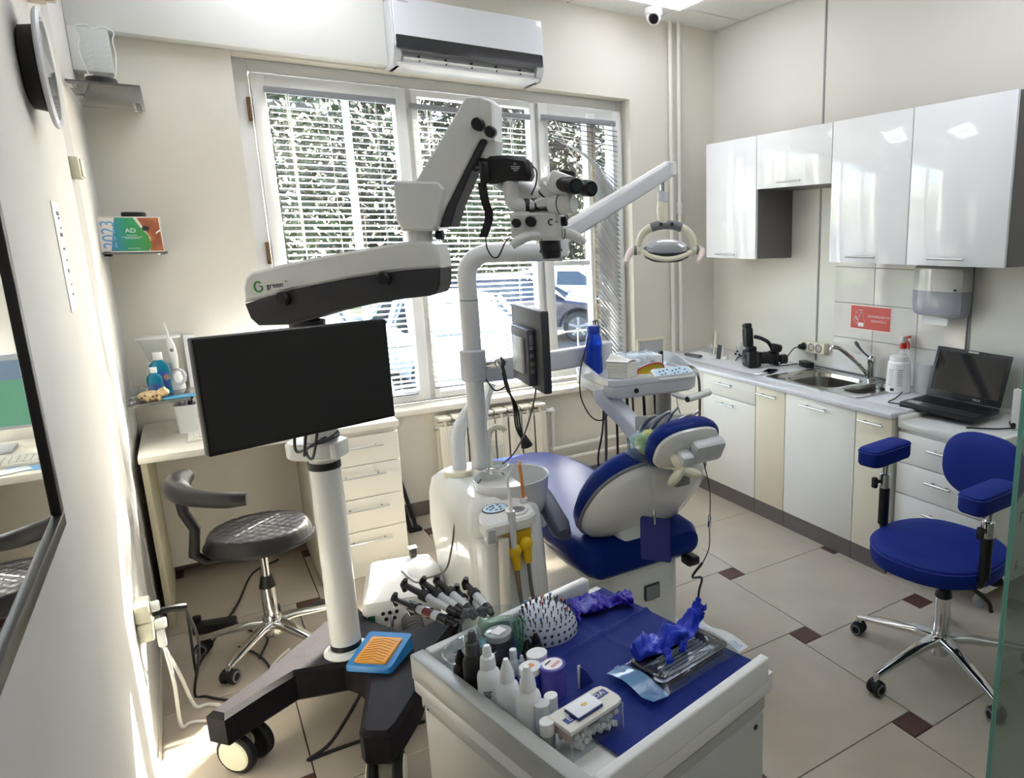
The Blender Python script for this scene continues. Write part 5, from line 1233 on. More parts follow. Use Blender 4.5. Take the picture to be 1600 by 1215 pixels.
# lamp head, hanging in a plane that faces the chair
lc = Vector((1.742, 2.655, 0))
ex = Vector((0.86, -0.5, 0)).normalized(); ez = Vector((0, 0, 1)); ey = ex.cross(ez)
LF = frame(lc, ex, ez, ey)                                    # local x right, y up, z towards the viewer
lp = lambda x, z, d=0.0: LF @ Vector((x * 0.84, z if z > 1.70 else 1.545 + (z - 1.545) * (0.86 if z > 1.545 else 1.0), d * 0.84))
part(t, 'lamp_stem', MB().cyl(lp(0, 1.775), lp(0.0, 1.86), 0.012, n=12), CHROME, W=True)
part(t, 'lamp_stem_sleeve', MB().cyl(lp(0, 1.745), lp(0, 1.79), 0.023, n=18, bev=0.003), DG, W=True)
part(t, 'lamp_stem_neck', MB().tube([lp(0, 1.745), lp(-0.004, 1.71), lp(0.002, 1.685), lp(0.016, 1.665)], [0.024, 0.025, 0.024, 0.018], 16, 4), CREAM, W=True)
arc = []
for k in range(17):
    a = PI * k / 16
    arc.append((0.143 * math.cos(a) + 0.016, 1.562 + 0.105 * math.sin(a) ** 0.85))
part(t, 'lamp_yoke', MB().tube([lp(x, z) for x, z in arc], [0.014, 0.016, 0.020, 0.020, 0.016, 0.014], 14, 2), CREAM, W=True)
part(t, 'lamp_yoke_grip', MB().tube([lp(x, z, 0.003) for x, z in arc[5:12]], 0.0205, 14, 2), GREY, W=True)
for k in (-1, 1):
    part(t, 'lamp_button', MB().cyl(lp(0.016 + 0.028 * k, 1.668, 0.022), lp(0.016 + 0.028 * k, 1.668, 0.029), 0.008, n=14), DARK, W=True)
head = superell(0.21, 0.085, 2.4, 36)
Mh = LF @ Matrix.Translation((0.0134, 1.545, 0)) @ Matrix.Rotation(math.radians(-62), 4, 'X')
part(t, 'lamp_head', MB().pillow(head, [(0.7, -0.05), (0.93, -0.035), (1.0, -0.012), (0.98, 0.0)], Mh), DARK, W=True)
part(t, 'lamp_reflector', MB().pillow(head, [(0.86, 0.0), (0.82, 0.020), (0.6, 0.034), (0.2, 0.038)], Mh), mat('lamp_silver', 'c6c8cc', 0.18, 0.3), W=True)
part(t, 'lamp_shell', MB().tube([lp(0.016 - 0.125, 1.535, 0.01), lp(0.016 - 0.07, 1.512, 0.035), lp(0.016, 1.503, 0.045), lp(0.016 + 0.07, 1.512, 0.035), lp(0.016 + 0.125, 1.532, 0.01)], 0.011, 10, 4), CREAM, W=True)
for k in (-1, 1):
    c0 = lp(0.016 + 0.135 * k, 1.540); c1 = lp(0.016 + 0.182 * k, 1.540)
    part(t, 'lamp_joint', MB().cyl(c0, c1, 0.020, n=18, bev=0.004), CREAM, W=True)
    part(t, 'lamp_joint_ring', MB().cyl(c0.lerp(c1, 0.45), c0.lerp(c1, 0.75), 0.0208, n=18), GREY, W=True)
    part(t, 'lamp_grip', MB().tube([c1, lp(0.016 + 0.19 * k - 0.01, 1.52, 0.03), lp(0.016 + 0.185 * k - 0.03, 1.49, 0.07)], [0.017, 0.014, 0.009], 12, 4), mat('grip_pink', 'ecd9d2', 0.3), W=True)
# spittoon bowl, cup filler
BX, BY, BZ = 0.893, 2.40, 0.745
part(t, 'spittoon_bowl', MB().lathe([(0.05, -0.165), (0.088, -0.155), (0.114, -0.125), (0.128, -0.06), (0.135, 0.0), (0.137, 0.004), (0.134, 0.006), (0.129, 0.002), (0.121, -0.05), (0.105, -0.10), (0.06, -0.128), (0.012, -0.132)], (BX, BY, BZ), 48), mat('bowl_ceramic', 'd9dbdb', 0.06, coat=0.5), W=True)
part(t, 'bowl_drain', MB().lathe([(0.015, -0.130), (0.013, -0.126), (0.004, -0.127)], (BX, BY, BZ), 16), CHROME, W=True)
part(t, 'cup_platform', MB().lathe([(0.062, 0.64), (0.066, 0.66), (0.066, 0.745), (0.068, 0.75), (0.064, 0.752), (0.060, 0.735), (0.02, 0.733)], (0.868, 2.545, 0), 32), DW, W=True)
part(t, 'cup_filler', MB().tube([(0.885, 2.605, 0.70), (0.885, 2.605, 0.82), (0.890, 2.602, 0.865), (0.908, 2.59, 0.885), (0.935, 2.575, 0.884), (0.945, 2.57, 0.873)], 0.013, 12, 5), CREAM, W=True)
part(t, 'bowl_rinser', MB().lathe([(0.012, 0), (0.013, 0.02), (0.008, 0.026)], (0.84, 2.475, 0.745), 14).tube([(0.84, 2.47, 0.765), (0.85, 2.45, 0.768), (0.865, 2.425, 0.755), (0.872, 2.415, 0.745)], 0.006, 8, 4), CHROME, W=True)
# assistant's panel in front
AF = frame((0.795, 2.20, 0.695), (0.999, 0.04, 0), (-0.04, 0.98, 0.19), (0, -0.19, 0.98))
o = [(-0.10, -0.045), (-0.09, -0.062), (0.05, -0.062), (0.085, -0.045), (0.095, 0.0), (0.09, 0.06), (0.06, 0.085), (-0.04, 0.08), (-0.085, 0.03), (-0.10, -0.01)]
part(t, 'assistant_panel', MB().prism(o, -0.05, 0.0, AF, bev=0.008), DW, W=True)
part(t, 'panel_mount', MB().b2((0.735, 2.18, 0.56), (0.88, 2.29, 0.66), 0.01), DW, W=True)
part(t, 'keypad', MB().prism([(x * 0.044 - 0.028, y * 0.03 + 0.035) for x, y in superell(2, 2, 2, 28)], 0.0, 0.003, AF), mat('keypad_rim', '2b3142', 0.3), W=True)
part(t, 'keypad_face', MB().prism([(x * 0.041 - 0.028, y * 0.027 + 0.035) for x, y in superell(2, 2, 2, 28)], 0.003, 0.0036, AF), mat('keypad_face', 'bcd6e6', 0.3), W=True)
for k, (x, y) in enumerate(((-0.052, 0.04), (-0.04, 0.048), (-0.045, 0.028), (-0.033, 0.036), (-0.03, 0.05), (-0.028, 0.02), (-0.012, 0.05), (-0.01, 0.035), (-0.013, 0.02))):
    part(t, 'keypad_button', MB().box((x, y, 0.0042), (0.009, 0.005, 0.0014), bev=0.0005, M=AF), mat('keypad_ink', '2b3a55', 0.4), W=True)
hole = [(0.032 + 0.034 * math.cos(2 * PI * k / 28), -0.008 + 0.028 * math.sin(2 * PI * k / 28)) for k in range(29)]
part(t, 'holder_ring', MB().tube([AF @ Vector((x, y, 0.002)) for x, y in hole], 0.007, 8, 1), DW, W=True)
part(t, 'holder_cup', MB().lathe([(0.030, 0.0012), (0.029, -0.0), (0.027, 0.0)], M=AF @ Matrix.Translation((0.032, -0.008, 0.0005)) @ Matrix.Diagonal((1, 0.82, 1, 1)), n=24), GREY, W=True)
part(t, 'holder_slot', MB().b2((-0.096, -0.07, -0.065), (-0.066, -0.035, -0.01), 0.006, M=AF), mat('slot_grey', 'b7babb', 0.3), W=True)
# syringe, saliva ejector and hoses
tip0 = AF @ Vector((-0.006, -0.05, 0.0))
part(t, 'air_water_syringe', MB().cyl(tip0 + Vector((0, -0.006, -0.10)), tip0 + Vector((0, -0.003, 0.03)), 0.011, 0.013, n=14, bev=0.002), DG, W=True)
part(t, 'syringe_tip', MB().tube([tip0 + Vector((0, -0.003, 0.03)), tip0 + Vector((-0.002, 0.0, 0.09)), tip0 + Vector((-0.004, 0.004, 0.135)), tip0 + Vector((0.004, 0.008, 0.152)), tip0 + Vector((0.010, 0.010, 0.163))], [0.007, 0.006, 0.0045, 0.004, 0.0035], 8, 4), DW, W=True)
se0 = AF @ Vector((0.076, 0.03, 0.0))
part(t, 'ejector_socket', MB().cyl(se0 + Vector((0, 0, -0.045)), se0 + Vector((0, 0, 0.018)), 0.013, n=14, bev=0.002), DW, W=True)
part(t, 'saliva_ejector', MB().cyl(se0 + Vector((0, 0, 0.015)), se0 + Vector((-0.008, 0, 0.14)), 0.0062, n=10), mat('ejector_orange', 'd58a4a', 0.35), W=True)
part(t, 'ejector_tip', MB().ell(tuple(se0 + Vector((-0.008, 0, 0.143))), (0.0068, 0.0068, 0.012), 10, 8), mat('ejector_tip', 'e6b79a', 0.4), W=True)
TANH = mat('hose_tan', '8d7a5e', 0.5)
part(t, 'hose', MB().tube([tip0 + Vector((0, -0.006, -0.10)), tip0 + Vector((0.004, -0.008, -0.2)), tip0 + Vector((0.018, -0.006, -0.33)), tip0 + Vector((0.03, 0.0, -0.52))], 0.007, 8, 5), TANH, W=True)
part(t, 'hose', MB().tube([se0 + Vector((0, 0, -0.04)), se0 + Vector((0.002, -0.03, -0.16)), se0 + Vector((0.004, -0.05, -0.3)), se0 + Vector((0.002, -0.04, -0.5))], 0.007, 8, 5), TANH, W=True)
part(t, 'suction_hose', MB().tube([(0.758, 2.145, 0.625), (0.752, 2.14, 0.5), (0.748, 2.14, 0.34), (0.75, 2.14, 0.15)], 0.018, 12, 5), mat('hose_cream', 'ddd8ca', 0.5), W=True)
YEL = mat('yellow_coupling', 'e0b818', 0.3)
for x, z in ((0.795, 0.57), (0.835, 0.585)):
    c_ = part(t, 'yellow_coupling', MB().ell((x, 2.150, z), (0.024, 0.022, 0.026), 16, 10).cyl((x, 2.148, z), (x + 0.004, 2.145, z - 0.065), 0.018, 0.013, n=14, bev=0.002), YEL, W=True)
    part(c_, 'hose', MB().tube([(x + 0.004, 2.145, z - 0.06), (x + 0.008, 2.142, z - 0.16), (x + 0.02, 2.14, z - 0.27), (x + 0.03, 2.14, z - 0.42)], 0.007, 8, 4), CABLEG, W=True)
part(t, 'yellow_mount', MB().b2((0.77, 2.155, 0.575), (0.86, 2.175, 0.635), 0.004), mat('yellow_mount', 'c9a01c', 0.35), W=True)
# unit monitor, seen from behind
t = thing('unit_monitor', 'small dark monitor seen from behind, clamped to the unit pole', 'monitor', (0.965, 2.43, 1.08))
Mu = Matrix.Translation((0.985, 2.40, 1.215)) @ Matrix.Rotation(math.radians(84), 4, 'Z')    # local x = width, local -y = screen side (+x room)
part(t, 'housing', MB().box((0, -0.010, 0.0), (0.36, 0.030, 0.285), bev=0.006, M=Mu), mat('monitor_charcoal', '36373b', 0.45), W=True)
part(t, 'screen_glass', MB().box((0, -0.026, 0.0), (0.335, 0.002, 0.26), M=Mu), BLACK, W=True)
part(t, 'back_bulge', MB().box((-0.01, 0.018, -0.025), (0.20, 0.034, 0.20), bev=0.008, M=Mu), mat('monitor_grey', '4c4e54', 0.45), W=True)
part(t, 'mount_plate', MB().box((-0.02, 0.042, -0.02), (0.115, 0.012, 0.125), bev=0.003, M=Mu), GREYW, W=True)
for k in range(5):
    part(t, 'port', MB().box((-0.1115, 0.02, 0.04 - 0.028 * k), (0.004, 0.014, 0.014 if k else 0.035), bev=0.001, M=Mu), mat('port_metal', '8b8d90', 0.3, 0.6), W=True)
part(t, 'mount_arm', MB().cyl((PX + 0.04, PY - 0.03, 1.14), (0.915, 2.465, 1.155), 0.013, n=12).ell((0.905, 2.475, 1.155), 0.02, 12, 8), STEEL, W=True)
for k in range(3):
    part(t, 'cable', MB().tube([(0.905, 2.46, 1.18 - 0.03 * k), (0.91, 2.435, 1.10 - 0.02 * k), (0.925 + 0.006 * k, 2.42, 1.0), (0.93 + 0.008 * k, 2.42, 0.92), (0.955, 2.42, 0.86)], 0.0035, 6, 5), CABLE, W=True)
part(t, 'cable', MB().tube([(PX + 0.03, PY - 0.04, 1.09), (0.88, 2.47, 1.055), (0.915, 2.44, 1.075)], 0.003, 6, 5), CABLE, W=True)
part(t, 'plug', MB().cyl((0.955, 2.42, 0.885), (0.968, 2.42, 0.84), 0.011, 0.022, n=12, bev=0.002), BLACK, W=True)
part(t, 'cable', MB().tube([(0.985, 2.335, 1.11), (0.975, 2.345, 1.03), (0.955, 2.40, 0.9), (0.93, 2.46, 0.81), (0.90, 2.50, 0.765)], 0.0035, 6, 5), CABLEG, W=True)
t = thing('plastic_cup', 'clear plastic cup on the round cup filler platform', 'cup', (0.888, 2.545, 0.736))
part(t, 'cup', MB().lathe([(0.024, 0), (0.026, 0.002), (0.034, 0.098), (0.036, 0.1)], n=24, cap1=False), CLEAR)
solo('unit_cable', MB().tube([(0.80, 2.46, 0.735), (0.755, 2.44, 0.70), (0.70, 2.45, 0.62), (0.675, 2.46, 0.5), (0.655, 2.50, 0.40), (0.60, 2.56, 0.36), (0.575, 2.60, 0.335), (0.56, 2.66, 0.335), (0.55, 2.72, 0.34)], 0.0035, 6, 6), CABLEG, 'thin grey cable hanging from the dental unit to the white suction box', 'cable')
part(WINPOLE, 'spare_arm', MB().tube([(0.895, 2.765, 0.70), (0.915, 2.78, 0.82), (0.945, 2.79, 0.94), (0.975, 2.79, 1.02)], 0.022, 10, 3), GLOSSW, W=True)

# ================================================================ dental chair
t = thing('dental_chair', 'blue and white dental chair with raised backrest and headrest', 'dental chair', (1.30, 2.5, 0))
m_ = MB().loft([hring(0.0, 1.09, 1.50, 2.10, 2.95, 0.08), hring(0.05, 1.09, 1.50, 2.10, 2.95, 0.08), hring(0.08, 1.12, 1.47, 2.13, 2.90, 0.08), hring(0.36, 1.14, 1.47, 2.13, 2.75, 0.08), hring(0.40, 1.14, 1.47, 2.15, 2.75, 0.07)])
part(t, 'base', m_, DW, W=True)
part(t, 'rating_plate', MB().b2((1.285, 2.118, 0.24), (1.35, 2.129, 0.30), 0.001), mat('plate_dark', '3a3c40', 0.35), W=True)
part(t, 'rating_plate_face', MB().b2((1.289, 2.116, 0.244), (1.346, 2.1175, 0.296)), mat('plate_face', '8c9095', 0.35), W=True)
rings = []
for y, w_, zt, zb in ((2.10, 0.40, 0.44, 0.40), (2.115, 0.46, 0.475, 0.385), (2.16, 0.50, 0.50, 0.375), (2.30, 0.52, 0.505, 0.375), (2.50, 0.51, 0.495, 0.37), (2.75, 0.48, 0.50, 0.385), (3.0, 0.46, 0.515, 0.40), (3.25, 0.44, 0.50, 0.40), (3.45, 0.40, 0.47, 0.39), (3.54, 0.34, 0.45, 0.39), (3.56, 0.28, 0.435, 0.40)):
    o = rrect(w_, zt - zb, (zt - zb) * 0.45, 4)
    rings.append([(1.30 + x, y, (zt + zb) / 2 + z) for x, z in o])
part(t, 'seat', MB().loft(rings), NAVY, W=True)
part(t, 'seat_shell', MB().b2((1.08, 2.16, 0.345), (1.52, 3.35, 0.385), 0.03), DW, W=True)
# backrest
B0 = Vector((1.305, 2.285, 0.515)); up_ = Vector((0, -0.30, 0.36)).normalized(); bx_ = Vector((1, 0, 0)); bn = bx_.cross(up_)       # bn: towards the sitter? pick the rear
if bn.y > 0: bn = -bn
BF = frame(B0, bx_, up_, bx_.cross(up_))
sgn = 1 if BF.to_3x3().col[2].y < 0 else -1
def bout(k):
    o = []
    pts = [(-0.13, -0.02), (-0.20, 0.02), (-0.235, 0.10), (-0.245, 0.20), (-0.225, 0.32), (-0.17, 0.395), (-0.09, 0.425), (0.0, 0.43), (0.09, 0.425), (0.17, 0.395), (0.225, 0.32), (0.245, 0.20), (0.235, 0.10), (0.20, 0.02), (0.13, -0.02), (0.0, -0.035)]
    cs = catmull([Vector((x, y, 0)) for x, y in pts + pts[:1]], 4)[:-1]
    return [(p.x * k, (p.y - 0.2) * k + 0.2) for p in cs]
def brings(levels):
    return [[(x, y, sgn * z) for x, y in bout(k)] for k, z in levels]

cush = MB().loft(brings(((0.8, -0.07), (0.94, -0.064), (1.03, -0.035), (1.045, -0.005), (1.01, 0.014))), M=BF)
part(t, 'back_cushion', cush, NAVY, W=True)
shell = MB().loft(brings(((1.0, 0.008), (0.99, 0.022), (0.93, 0.048), (0.78, 0.07), (0.5, 0.085), (0.2, 0.09))), M=BF)
part(t, 'back_shell', shell, DW, W=True)
part(t, 'shell_trim', MB().tube([BF @ Vector((x, y, sgn * 0.014)) for x, y in bout(1.0) + bout(1.0)[:1]], 0.007, 8, 1), GREY, W=True)
for x, y in ((-0.04, 0.24), (-0.13, 0.02), (0.13, 0.02), (0.13, 0.26)):
    part(t, 'screw_cover', MB().lathe([(0.013, 0), (0.011, 0.006), (0.004, 0.008)], n=14, M=BF @ Matrix.Translation((x, y, sgn * (0.078 if abs(x) < 0.1 else 0.062)))  @ Matrix.Rotation(0 if sgn > 0 else PI, 4, 'X')), DW, W=True)
part(t, 'back_bracket', MB().loft([[(1.305 + x, 2.18 + y, z) for x, y in rrect(0.22, 0.10, 0.03)] for z in (0.36, 0.45)] + [[(1.305 + x, 2.20 + y, 0.56) for x, y in rrect(0.18, 0.06, 0.025)]]), DW, W=True)
# headrest
H0 = Vector((1.335, 1.925, 0.90)); hu = Vector((0, -0.20, 0.36)).normalized()
HF = frame(H0, bx_, hu, bx_.cross(hu))
sg2 = 1 if HF.to_3x3().col[2].y < 0 else -1
ho = superell(0.275, 0.185, 2.6, 36)
part(t, 'headrest_cushion', MB().pillow(ho, [(0.8, -sg2 * 0.048), (0.95, -sg2 * 0.042), (1.03, -sg2 * 0.02), (1.03, sg2 * 0.0), (0.98, sg2 * 0.012)], HF), NAVY, W=True)
part(t, 'headrest_shell', MB().pillow(ho, [(0.95, sg2 * 0.008), (0.92, sg2 * 0.022), (0.75, sg2 * 0.034), (0.4, sg2 * 0.04)], HF), DW, W=True)
part(t, 'headrest_bracket', MB().box((0.055, 0.012, sg2 * 0.055), (0.13, 0.085, 0.05), bev=0.016, M=HF).box((-0.035, -0.02, sg2 * 0.06), (0.05, 0.09, 0.055), bev=0.012, M=HF), DG, W=True)
part(t, 'headrest_bar', MB().b2((1.315, 1.93, 0.78), (1.375, 1.95, 0.88), 0.006).box((0, 0, 0), (0.06, 0.02, 0.12), bev=0.005, M=Matrix.Translation((1.345, 1.955, 0.80))), mat('bar_grey', '8a8c8a', 0.35), W=True)
kn = Vector((1.285, 1.865, 0.835))
for a in (0.5, 2.4, 4.4):
    part(t, 'knob_wing', MB().ell((0, 0, 0), (0.018, 0.036, 0.02), 14, 8, M=Matrix.Translation(kn) @ zframe((0, 0, 0), (-0.45, -0.75, 0.3)) @ Matrix.Rotation(a, 4, 'Z') @ Matrix.Translation((0, 0.033, 0))), CREAM, W=True)
part(t, 'knob_core', MB().ell(tuple(kn), 0.017, 12, 8), CREAM, W=True)
# armrest
part(t, 'armrest', MB().loft([[Vector((x0 + x, y0, z0 + z)) for x, z in rrect(w_, h_, 0.018)] for x0, y0, z0, w_, h_ in ((1.045, 2.62, 0.66, 0.05, 0.04), (1.035, 2.57, 0.665, 0.06, 0.05), (1.02, 2.40, 0.62, 0.066, 0.06), (1.01, 2.25, 0.565, 0.07, 0.06), (1.01, 2.215, 0.55, 0.05, 0.04))]), mat('armrest_grey', '4f5463', 0.35), W=True)
part(t, 'armrest_post', MB().tube([(1.035, 2.5, 0.645), (1.05, 2.52, 0.53), (1.09, 2.52, 0.42)], 0.022, 10, 4), DG, W=True)
# things on the chair
t = thing('patient_bib', 'dark blue folded bib hanging by a chain behind the backrest', 'bib', (1.16, 1.85, 0.54))
bib = lambda dx, dd: MB().grid(lambda u, v: (1.126 + 0.078 * u + dx - 0.010 * v, 1.880 + dd - 0.056 * u - 0.018 * v + 0.003 * math.sin(3 * v), 0.700 - 0.138 * v - 0.014 * u), 6, 8).grid(lambda u, v: (1.1268 + 0.078 * u + dx - 0.010 * v, 1.8812 + dd - 0.056 * u - 0.018 * v + 0.003 * math.sin(3 * v), 0.700 - 0.138 * v - 0.014 * u), 6, 8)
BIBM = mat('bib_navy', '2a3272', 0.75)
part(t, 'fold', bib(0, 0), BIBM, W=True); part(t, 'fold', bib(0.010, 0.008), BIBM, W=True)
part(t, 'clip', MB().b2((1.160, 1.848, 0.675), (1.167, 1.862, 0.722), 0.001), CHROME, W=True)
part(t, 'clip', MB().b2((1.395, 1.858, 0.60), (1.401, 1.870, 0.645), 0.001), CHROME, W=True)
part(t, 'chain', MB().tube([(1.164, 1.855, 0.72), (1.170, 1.872, 0.78), (1.178, 1.905, 0.86)], 0.0025, 5, 6), STEEL, W=True)
part(t, 'chain', MB().tube([(1.40, 1.90, 0.83), (1.402, 1.868, 0.74), (1.40, 1.864, 0.64), (1.398, 1.864, 0.60), (1.40, 1.87, 0.52), (1.385, 1.90, 0.44)], 0.002, 5, 6), CABLE, W=True)
random.seed(21)
def lumpy(c, r, amp, seed, n=28, m=18):
    rnd = random.Random(seed)
    ph = [(rnd.uniform(0, 6), rnd.uniform(2, 6), rnd.uniform(2, 6)) for _ in range(4)]
    mb = MB(); rings = []
    for i in range(1, m):
        a = PI * i / m; rr = []
        for k in range(n):
            b = 2 * PI * k / n
            d = 1 + amp * sum(math.sin(p[0] + p[1] * a * 1.3 + round(p[2]) * b) for p in ph) / 2
            rr.append((c[0] + r[0] * d * math.sin(a) * math.cos(b), c[1] + r[1] * d * math.sin(a) * math.sin(b), c[2] - r[2] * d * math.cos(a)))
        rings.append(rr)
    return mb.loft(rings)
t = thing('wrapped_sponge', 'green and yellow sponge in crinkled wrap on the backrest edge', 'sponge', (1.23, 2.06, 0.83))
part(t, 'sponge', lumpy((1.262, 2.03, 0.885), (0.05, 0.045, 0.055), 0.08, 3), mat('sponge_green', 'b5bd62', 0.6, noise=0.3, nscale=30), W=True, ang=60)
part(t, 'crinkled_wrap', lumpy((1.245, 2.04, 0.865), (0.068, 0.055, 0.07), 0.12, 8), thin('wrap_pale', 'd6ecef', 0.12, 0.1), W=True, ang=20)
solo('headrest_cord', MB().tube([(1.23, 1.99, 0.845), (1.255, 1.93, 0.833), (1.28, 1.865, 0.838)], 0.004, 6, 4), CREAM, 'cream cord tied from headrest knob to the wrapped sponge', 'cord')

# ================================================================ instrument tray on its arm
t = thing('instrument_tray', 'white instrument delivery tray with keypad held above the chair', 'instrument tray', (1.56, 2.62, 0.72))
TF = Matrix.Translation((1.565, 2.625, 0)) @ Matrix.Rotation(math.radians(-6), 4, 'Z')
tr = lambda x, y, z: TF @ Vector((x, y, z))
part(t, 'tray_body', MB().pillow(rrect(0.43, 0.40, 0.06, 6), [(0.93, 0.955), (0.985, 0.965), (1.0, 0.985), (1.0, 1.008)], TF), DG, W=True)
part(t, 'tray_seam', MB().pillow(rrect(0.428, 0.398, 0.06, 6), [(1.0, 1.007), (1.0, 1.011)], TF), GREY, W=True)
o = rrect(0.43, 0.40, 0.06, 6)
part(t, 'tray_top', MB().loft([[(x, y, 1.010) for x, y in o], [(x, y, 1.026) for x, y in o], [(x * 0.985, y * 0.985, 1.034) for x, y in o], [(x * 0.94, y * 0.94, 1.034) for x, y in o], [(x * 0.92, y * 0.92, 1.022) for x, y in o]], M=TF), DG, W=True)
part(t, 'round_badge', MB().cyl(tr(-0.09, -0.200, 0.985), tr(-0.09, -0.204, 0.985), 0.010, n=18), BLACK, W=True)
for sx in (-1, 1):
    pts = [tr(sx * 0.205, -0.19, 1.03), tr(sx * 0.22, -0.08, 1.055), tr(sx * 0.222, 0.03, 1.075), tr(sx * 0.215, 0.13, 1.08), tr(sx * 0.20, 0.19, 1.06)]
    cs = catmull(pts, 4)
    out_ = MB()
    for i in range(len(cs) - 1):
        pass
    hh = [0.004, 0.03, 0.045, 0.05, 0.03]
    rings = []
    for i, p in enumerate(cs):
        q = i / (len(cs) - 1) * 4; a = min(int(q), 3); h_ = hh[a] + (hh[a + 1] - hh[a]) * (q - a)
        rings.append([p + Vector((-0.003, 0, 0)), p + Vector((0.003, 0, 0)), p + Vector((0.003, 0, -h_ - 0.012)), p + Vector((-0.003, 0, -h_ - 0.012))])
    part(t, 'side_guard', MB().loft(rings), thin('guard_acrylic', 'e8eaea', 0.45, 0.05) if sx < 0 else DG, W=True)
KF = TF @ Matrix.Translation((0.10, -0.165, 1.034)) @ Matrix.Rotation(math.radians(22), 4, 'X')
part(t, 'keypad', MB().prism(rrect(0.19, 0.085, 0.02), -0.012, 0.004, KF, bev=0.003), DW, W=True)
part(t, 'keypad_face', MB().prism(rrect(0.165, 0.066, 0.016), 0.004, 0.0052, KF), mat('keypad_face', 'bcd6e6', 0.3), W=True)
random.seed(2)
for k in range(14):
    part(t, 'keypad_button', MB().cyl(KF @ Vector((-0.06 + 0.02 * (k % 7), 0.016 - 0.028 * (k // 7) + 0.006 * ((k % 3) - 1), 0.005)), KF @ Vector((-0.06 + 0.02 * (k % 7), 0.016 - 0.028 * (k // 7) + 0.006 * ((k % 3) - 1), 0.0066)), 0.0045, n=8), mat('keypad_ink', '2b3a55', 0.4), W=True)
part(t, 'handle', MB().tube([tr(0.09, -0.17, 0.95), tr(0.12, -0.20, 0.935), tr(0.15, -0.215, 0.93)], 0.012, 10, 4).cyl(tr(0.13, -0.235, 0.93), tr(0.26, -0.20, 0.94), 0.015, n=14, bev=0.004), DW, W=True)
part(t, 'handle_button', MB().cyl(tr(0.126, -0.236, 0.929), tr(0.132, -0.2345, 0.9292), 0.012, n=14), DARK, W=True)
part(t, 'support_arm', MB().loft([[Vector(p) + Vector((x, 0, z)) for x, z in rrect(w_, h_, 0.012)] for p, w_, h_ in (((1.335, 2.50, 0.97), 0.08, 0.05), ((1.355, 2.49, 0.945), 0.075, 0.06), ((1.41, 2.47, 0.88), 0.065, 0.075), ((1.44, 2.42, 0.82), 0.065, 0.08), ((1.45, 2.37, 0.80), 0.07, 0.07), ((1.455, 2.30, 0.83), 0.06, 0.04))]), mat('arm_cool_white', 'd6d9e2', 0.3), W=True)
part(t, 'rear_arm', MB().prism(rrect(0.05, 0.085, 0.012), 0, (Vector((1.50, 2.80, 1.09)) - Vector((0.86, 2.63, 1.10))).length, zframe((0.86, 2.63, 1.10), Vector((1.50, 2.80, 1.09)) - Vector((0.86, 2.63, 1.10)))), DG, W=True)
part(t, 'rear_arm_end', MB().cyl((1.50, 2.80, 1.00), (1.50, 2.80, 1.14), 0.045, n=20, bev=0.006), DG, W=True)
part(t, 'rear_joint', MB().cyl((1.52, 2.76, 0.94), (1.52, 2.76, 1.02), 0.04, n=18), DG, W=True)
# handpiece holder and handpieces
HPF = Matrix.Translation((1.475, 2.27, 0.868)) @ Matrix.Rotation(math.radians(-30), 4, 'Z')
part(t, 'handpiece_rack', MB().box((0, 0, 0), (0.22, 0.035, 0.085), bev=0.008, M=HPF @ Matrix.Rotation(math.radians(-25), 4, 'X')), mat('rack_grey', '9c9d9a', 0.35), W=True)
for k in range(5):
    x = -0.085 + 0.042 * k
    part(t, 'rack_holder', MB().cyl(HPF @ Vector((x, -0.016, -0.005)), HPF @ Vector((x, -0.032, 0.01)), 0.02, n=16), GREY, W=True)
    hp_ = part(t, 'handpiece', MB().tube([HPF @ Vector((x - 0.02, -0.03, -0.035)), HPF @ Vector((x + 0.005, -0.035, 0.015)), HPF @ Vector((x + 0.035 + 0.008 * (k % 2), -0.04, 0.045 + 0.008 * (k % 3))), HPF @ Vector((x + 0.055 + 0.015 * (k % 2), -0.042, 0.055 + 0.014 * (k % 3)))], [0.011, 0.010, 0.007, 0.006], 10, 4), STEEL, W=True)
part(t, 'post', MB().cyl((1.68, 2.58, 0.66), (1.68, 2.58, 0.96), 0.035, n=18), mat('post_grey', 'aaa69b', 0.4), W=True)
for k in range(7):
    x0, y0 = -0.13 + 0.045 * k, 0.05 - 0.02 * (k % 3)
    a = tr(x0, y0, 0.955)
    part(t, 'hose', MB().tube([a, a + Vector((0.004, 0.0, -0.2)), a + Vector((0.01 * math.sin(k), 0.01, -0.45)), a + Vector((0.02 * math.sin(k * 2), 0.0, -0.62)), a + Vector((0.05, -0.02, -0.40 - 0.02 * k))], 0.0055 if k % 2 else 0.007, 8, 5), CABLE if k % 3 else CABLEG, W=True)
part(t, 'hose', MB().tube([tr(0.19, -0.10, 1.045), tr(0.215, -0.14, 1.04), tr(0.23, -0.16, 0.98), tr(0.232, -0.16, 0.8), tr(0.23, -0.165, 0.6)], 0.006, 8, 5), CABLEG, W=True)
part(t, 'hose', MB().tube([tr(-0.20, -0.12, 0.96), tr(-0.215, -0.13, 0.82), tr(-0.235, -0.12, 0.70), tr(-0.225, -0.11, 0.60), tr(-0.25, -0.10, 0.45)], 0.004, 8, 5), CABLE, W=True)
part(t, 'chain', MB().tube([tr(0.10, -0.19, 0.94), tr(0.105, -0.19, 0.90), tr(0.125, -0.19, 0.84)], 0.0025, 5, 3), STEEL, W=True)
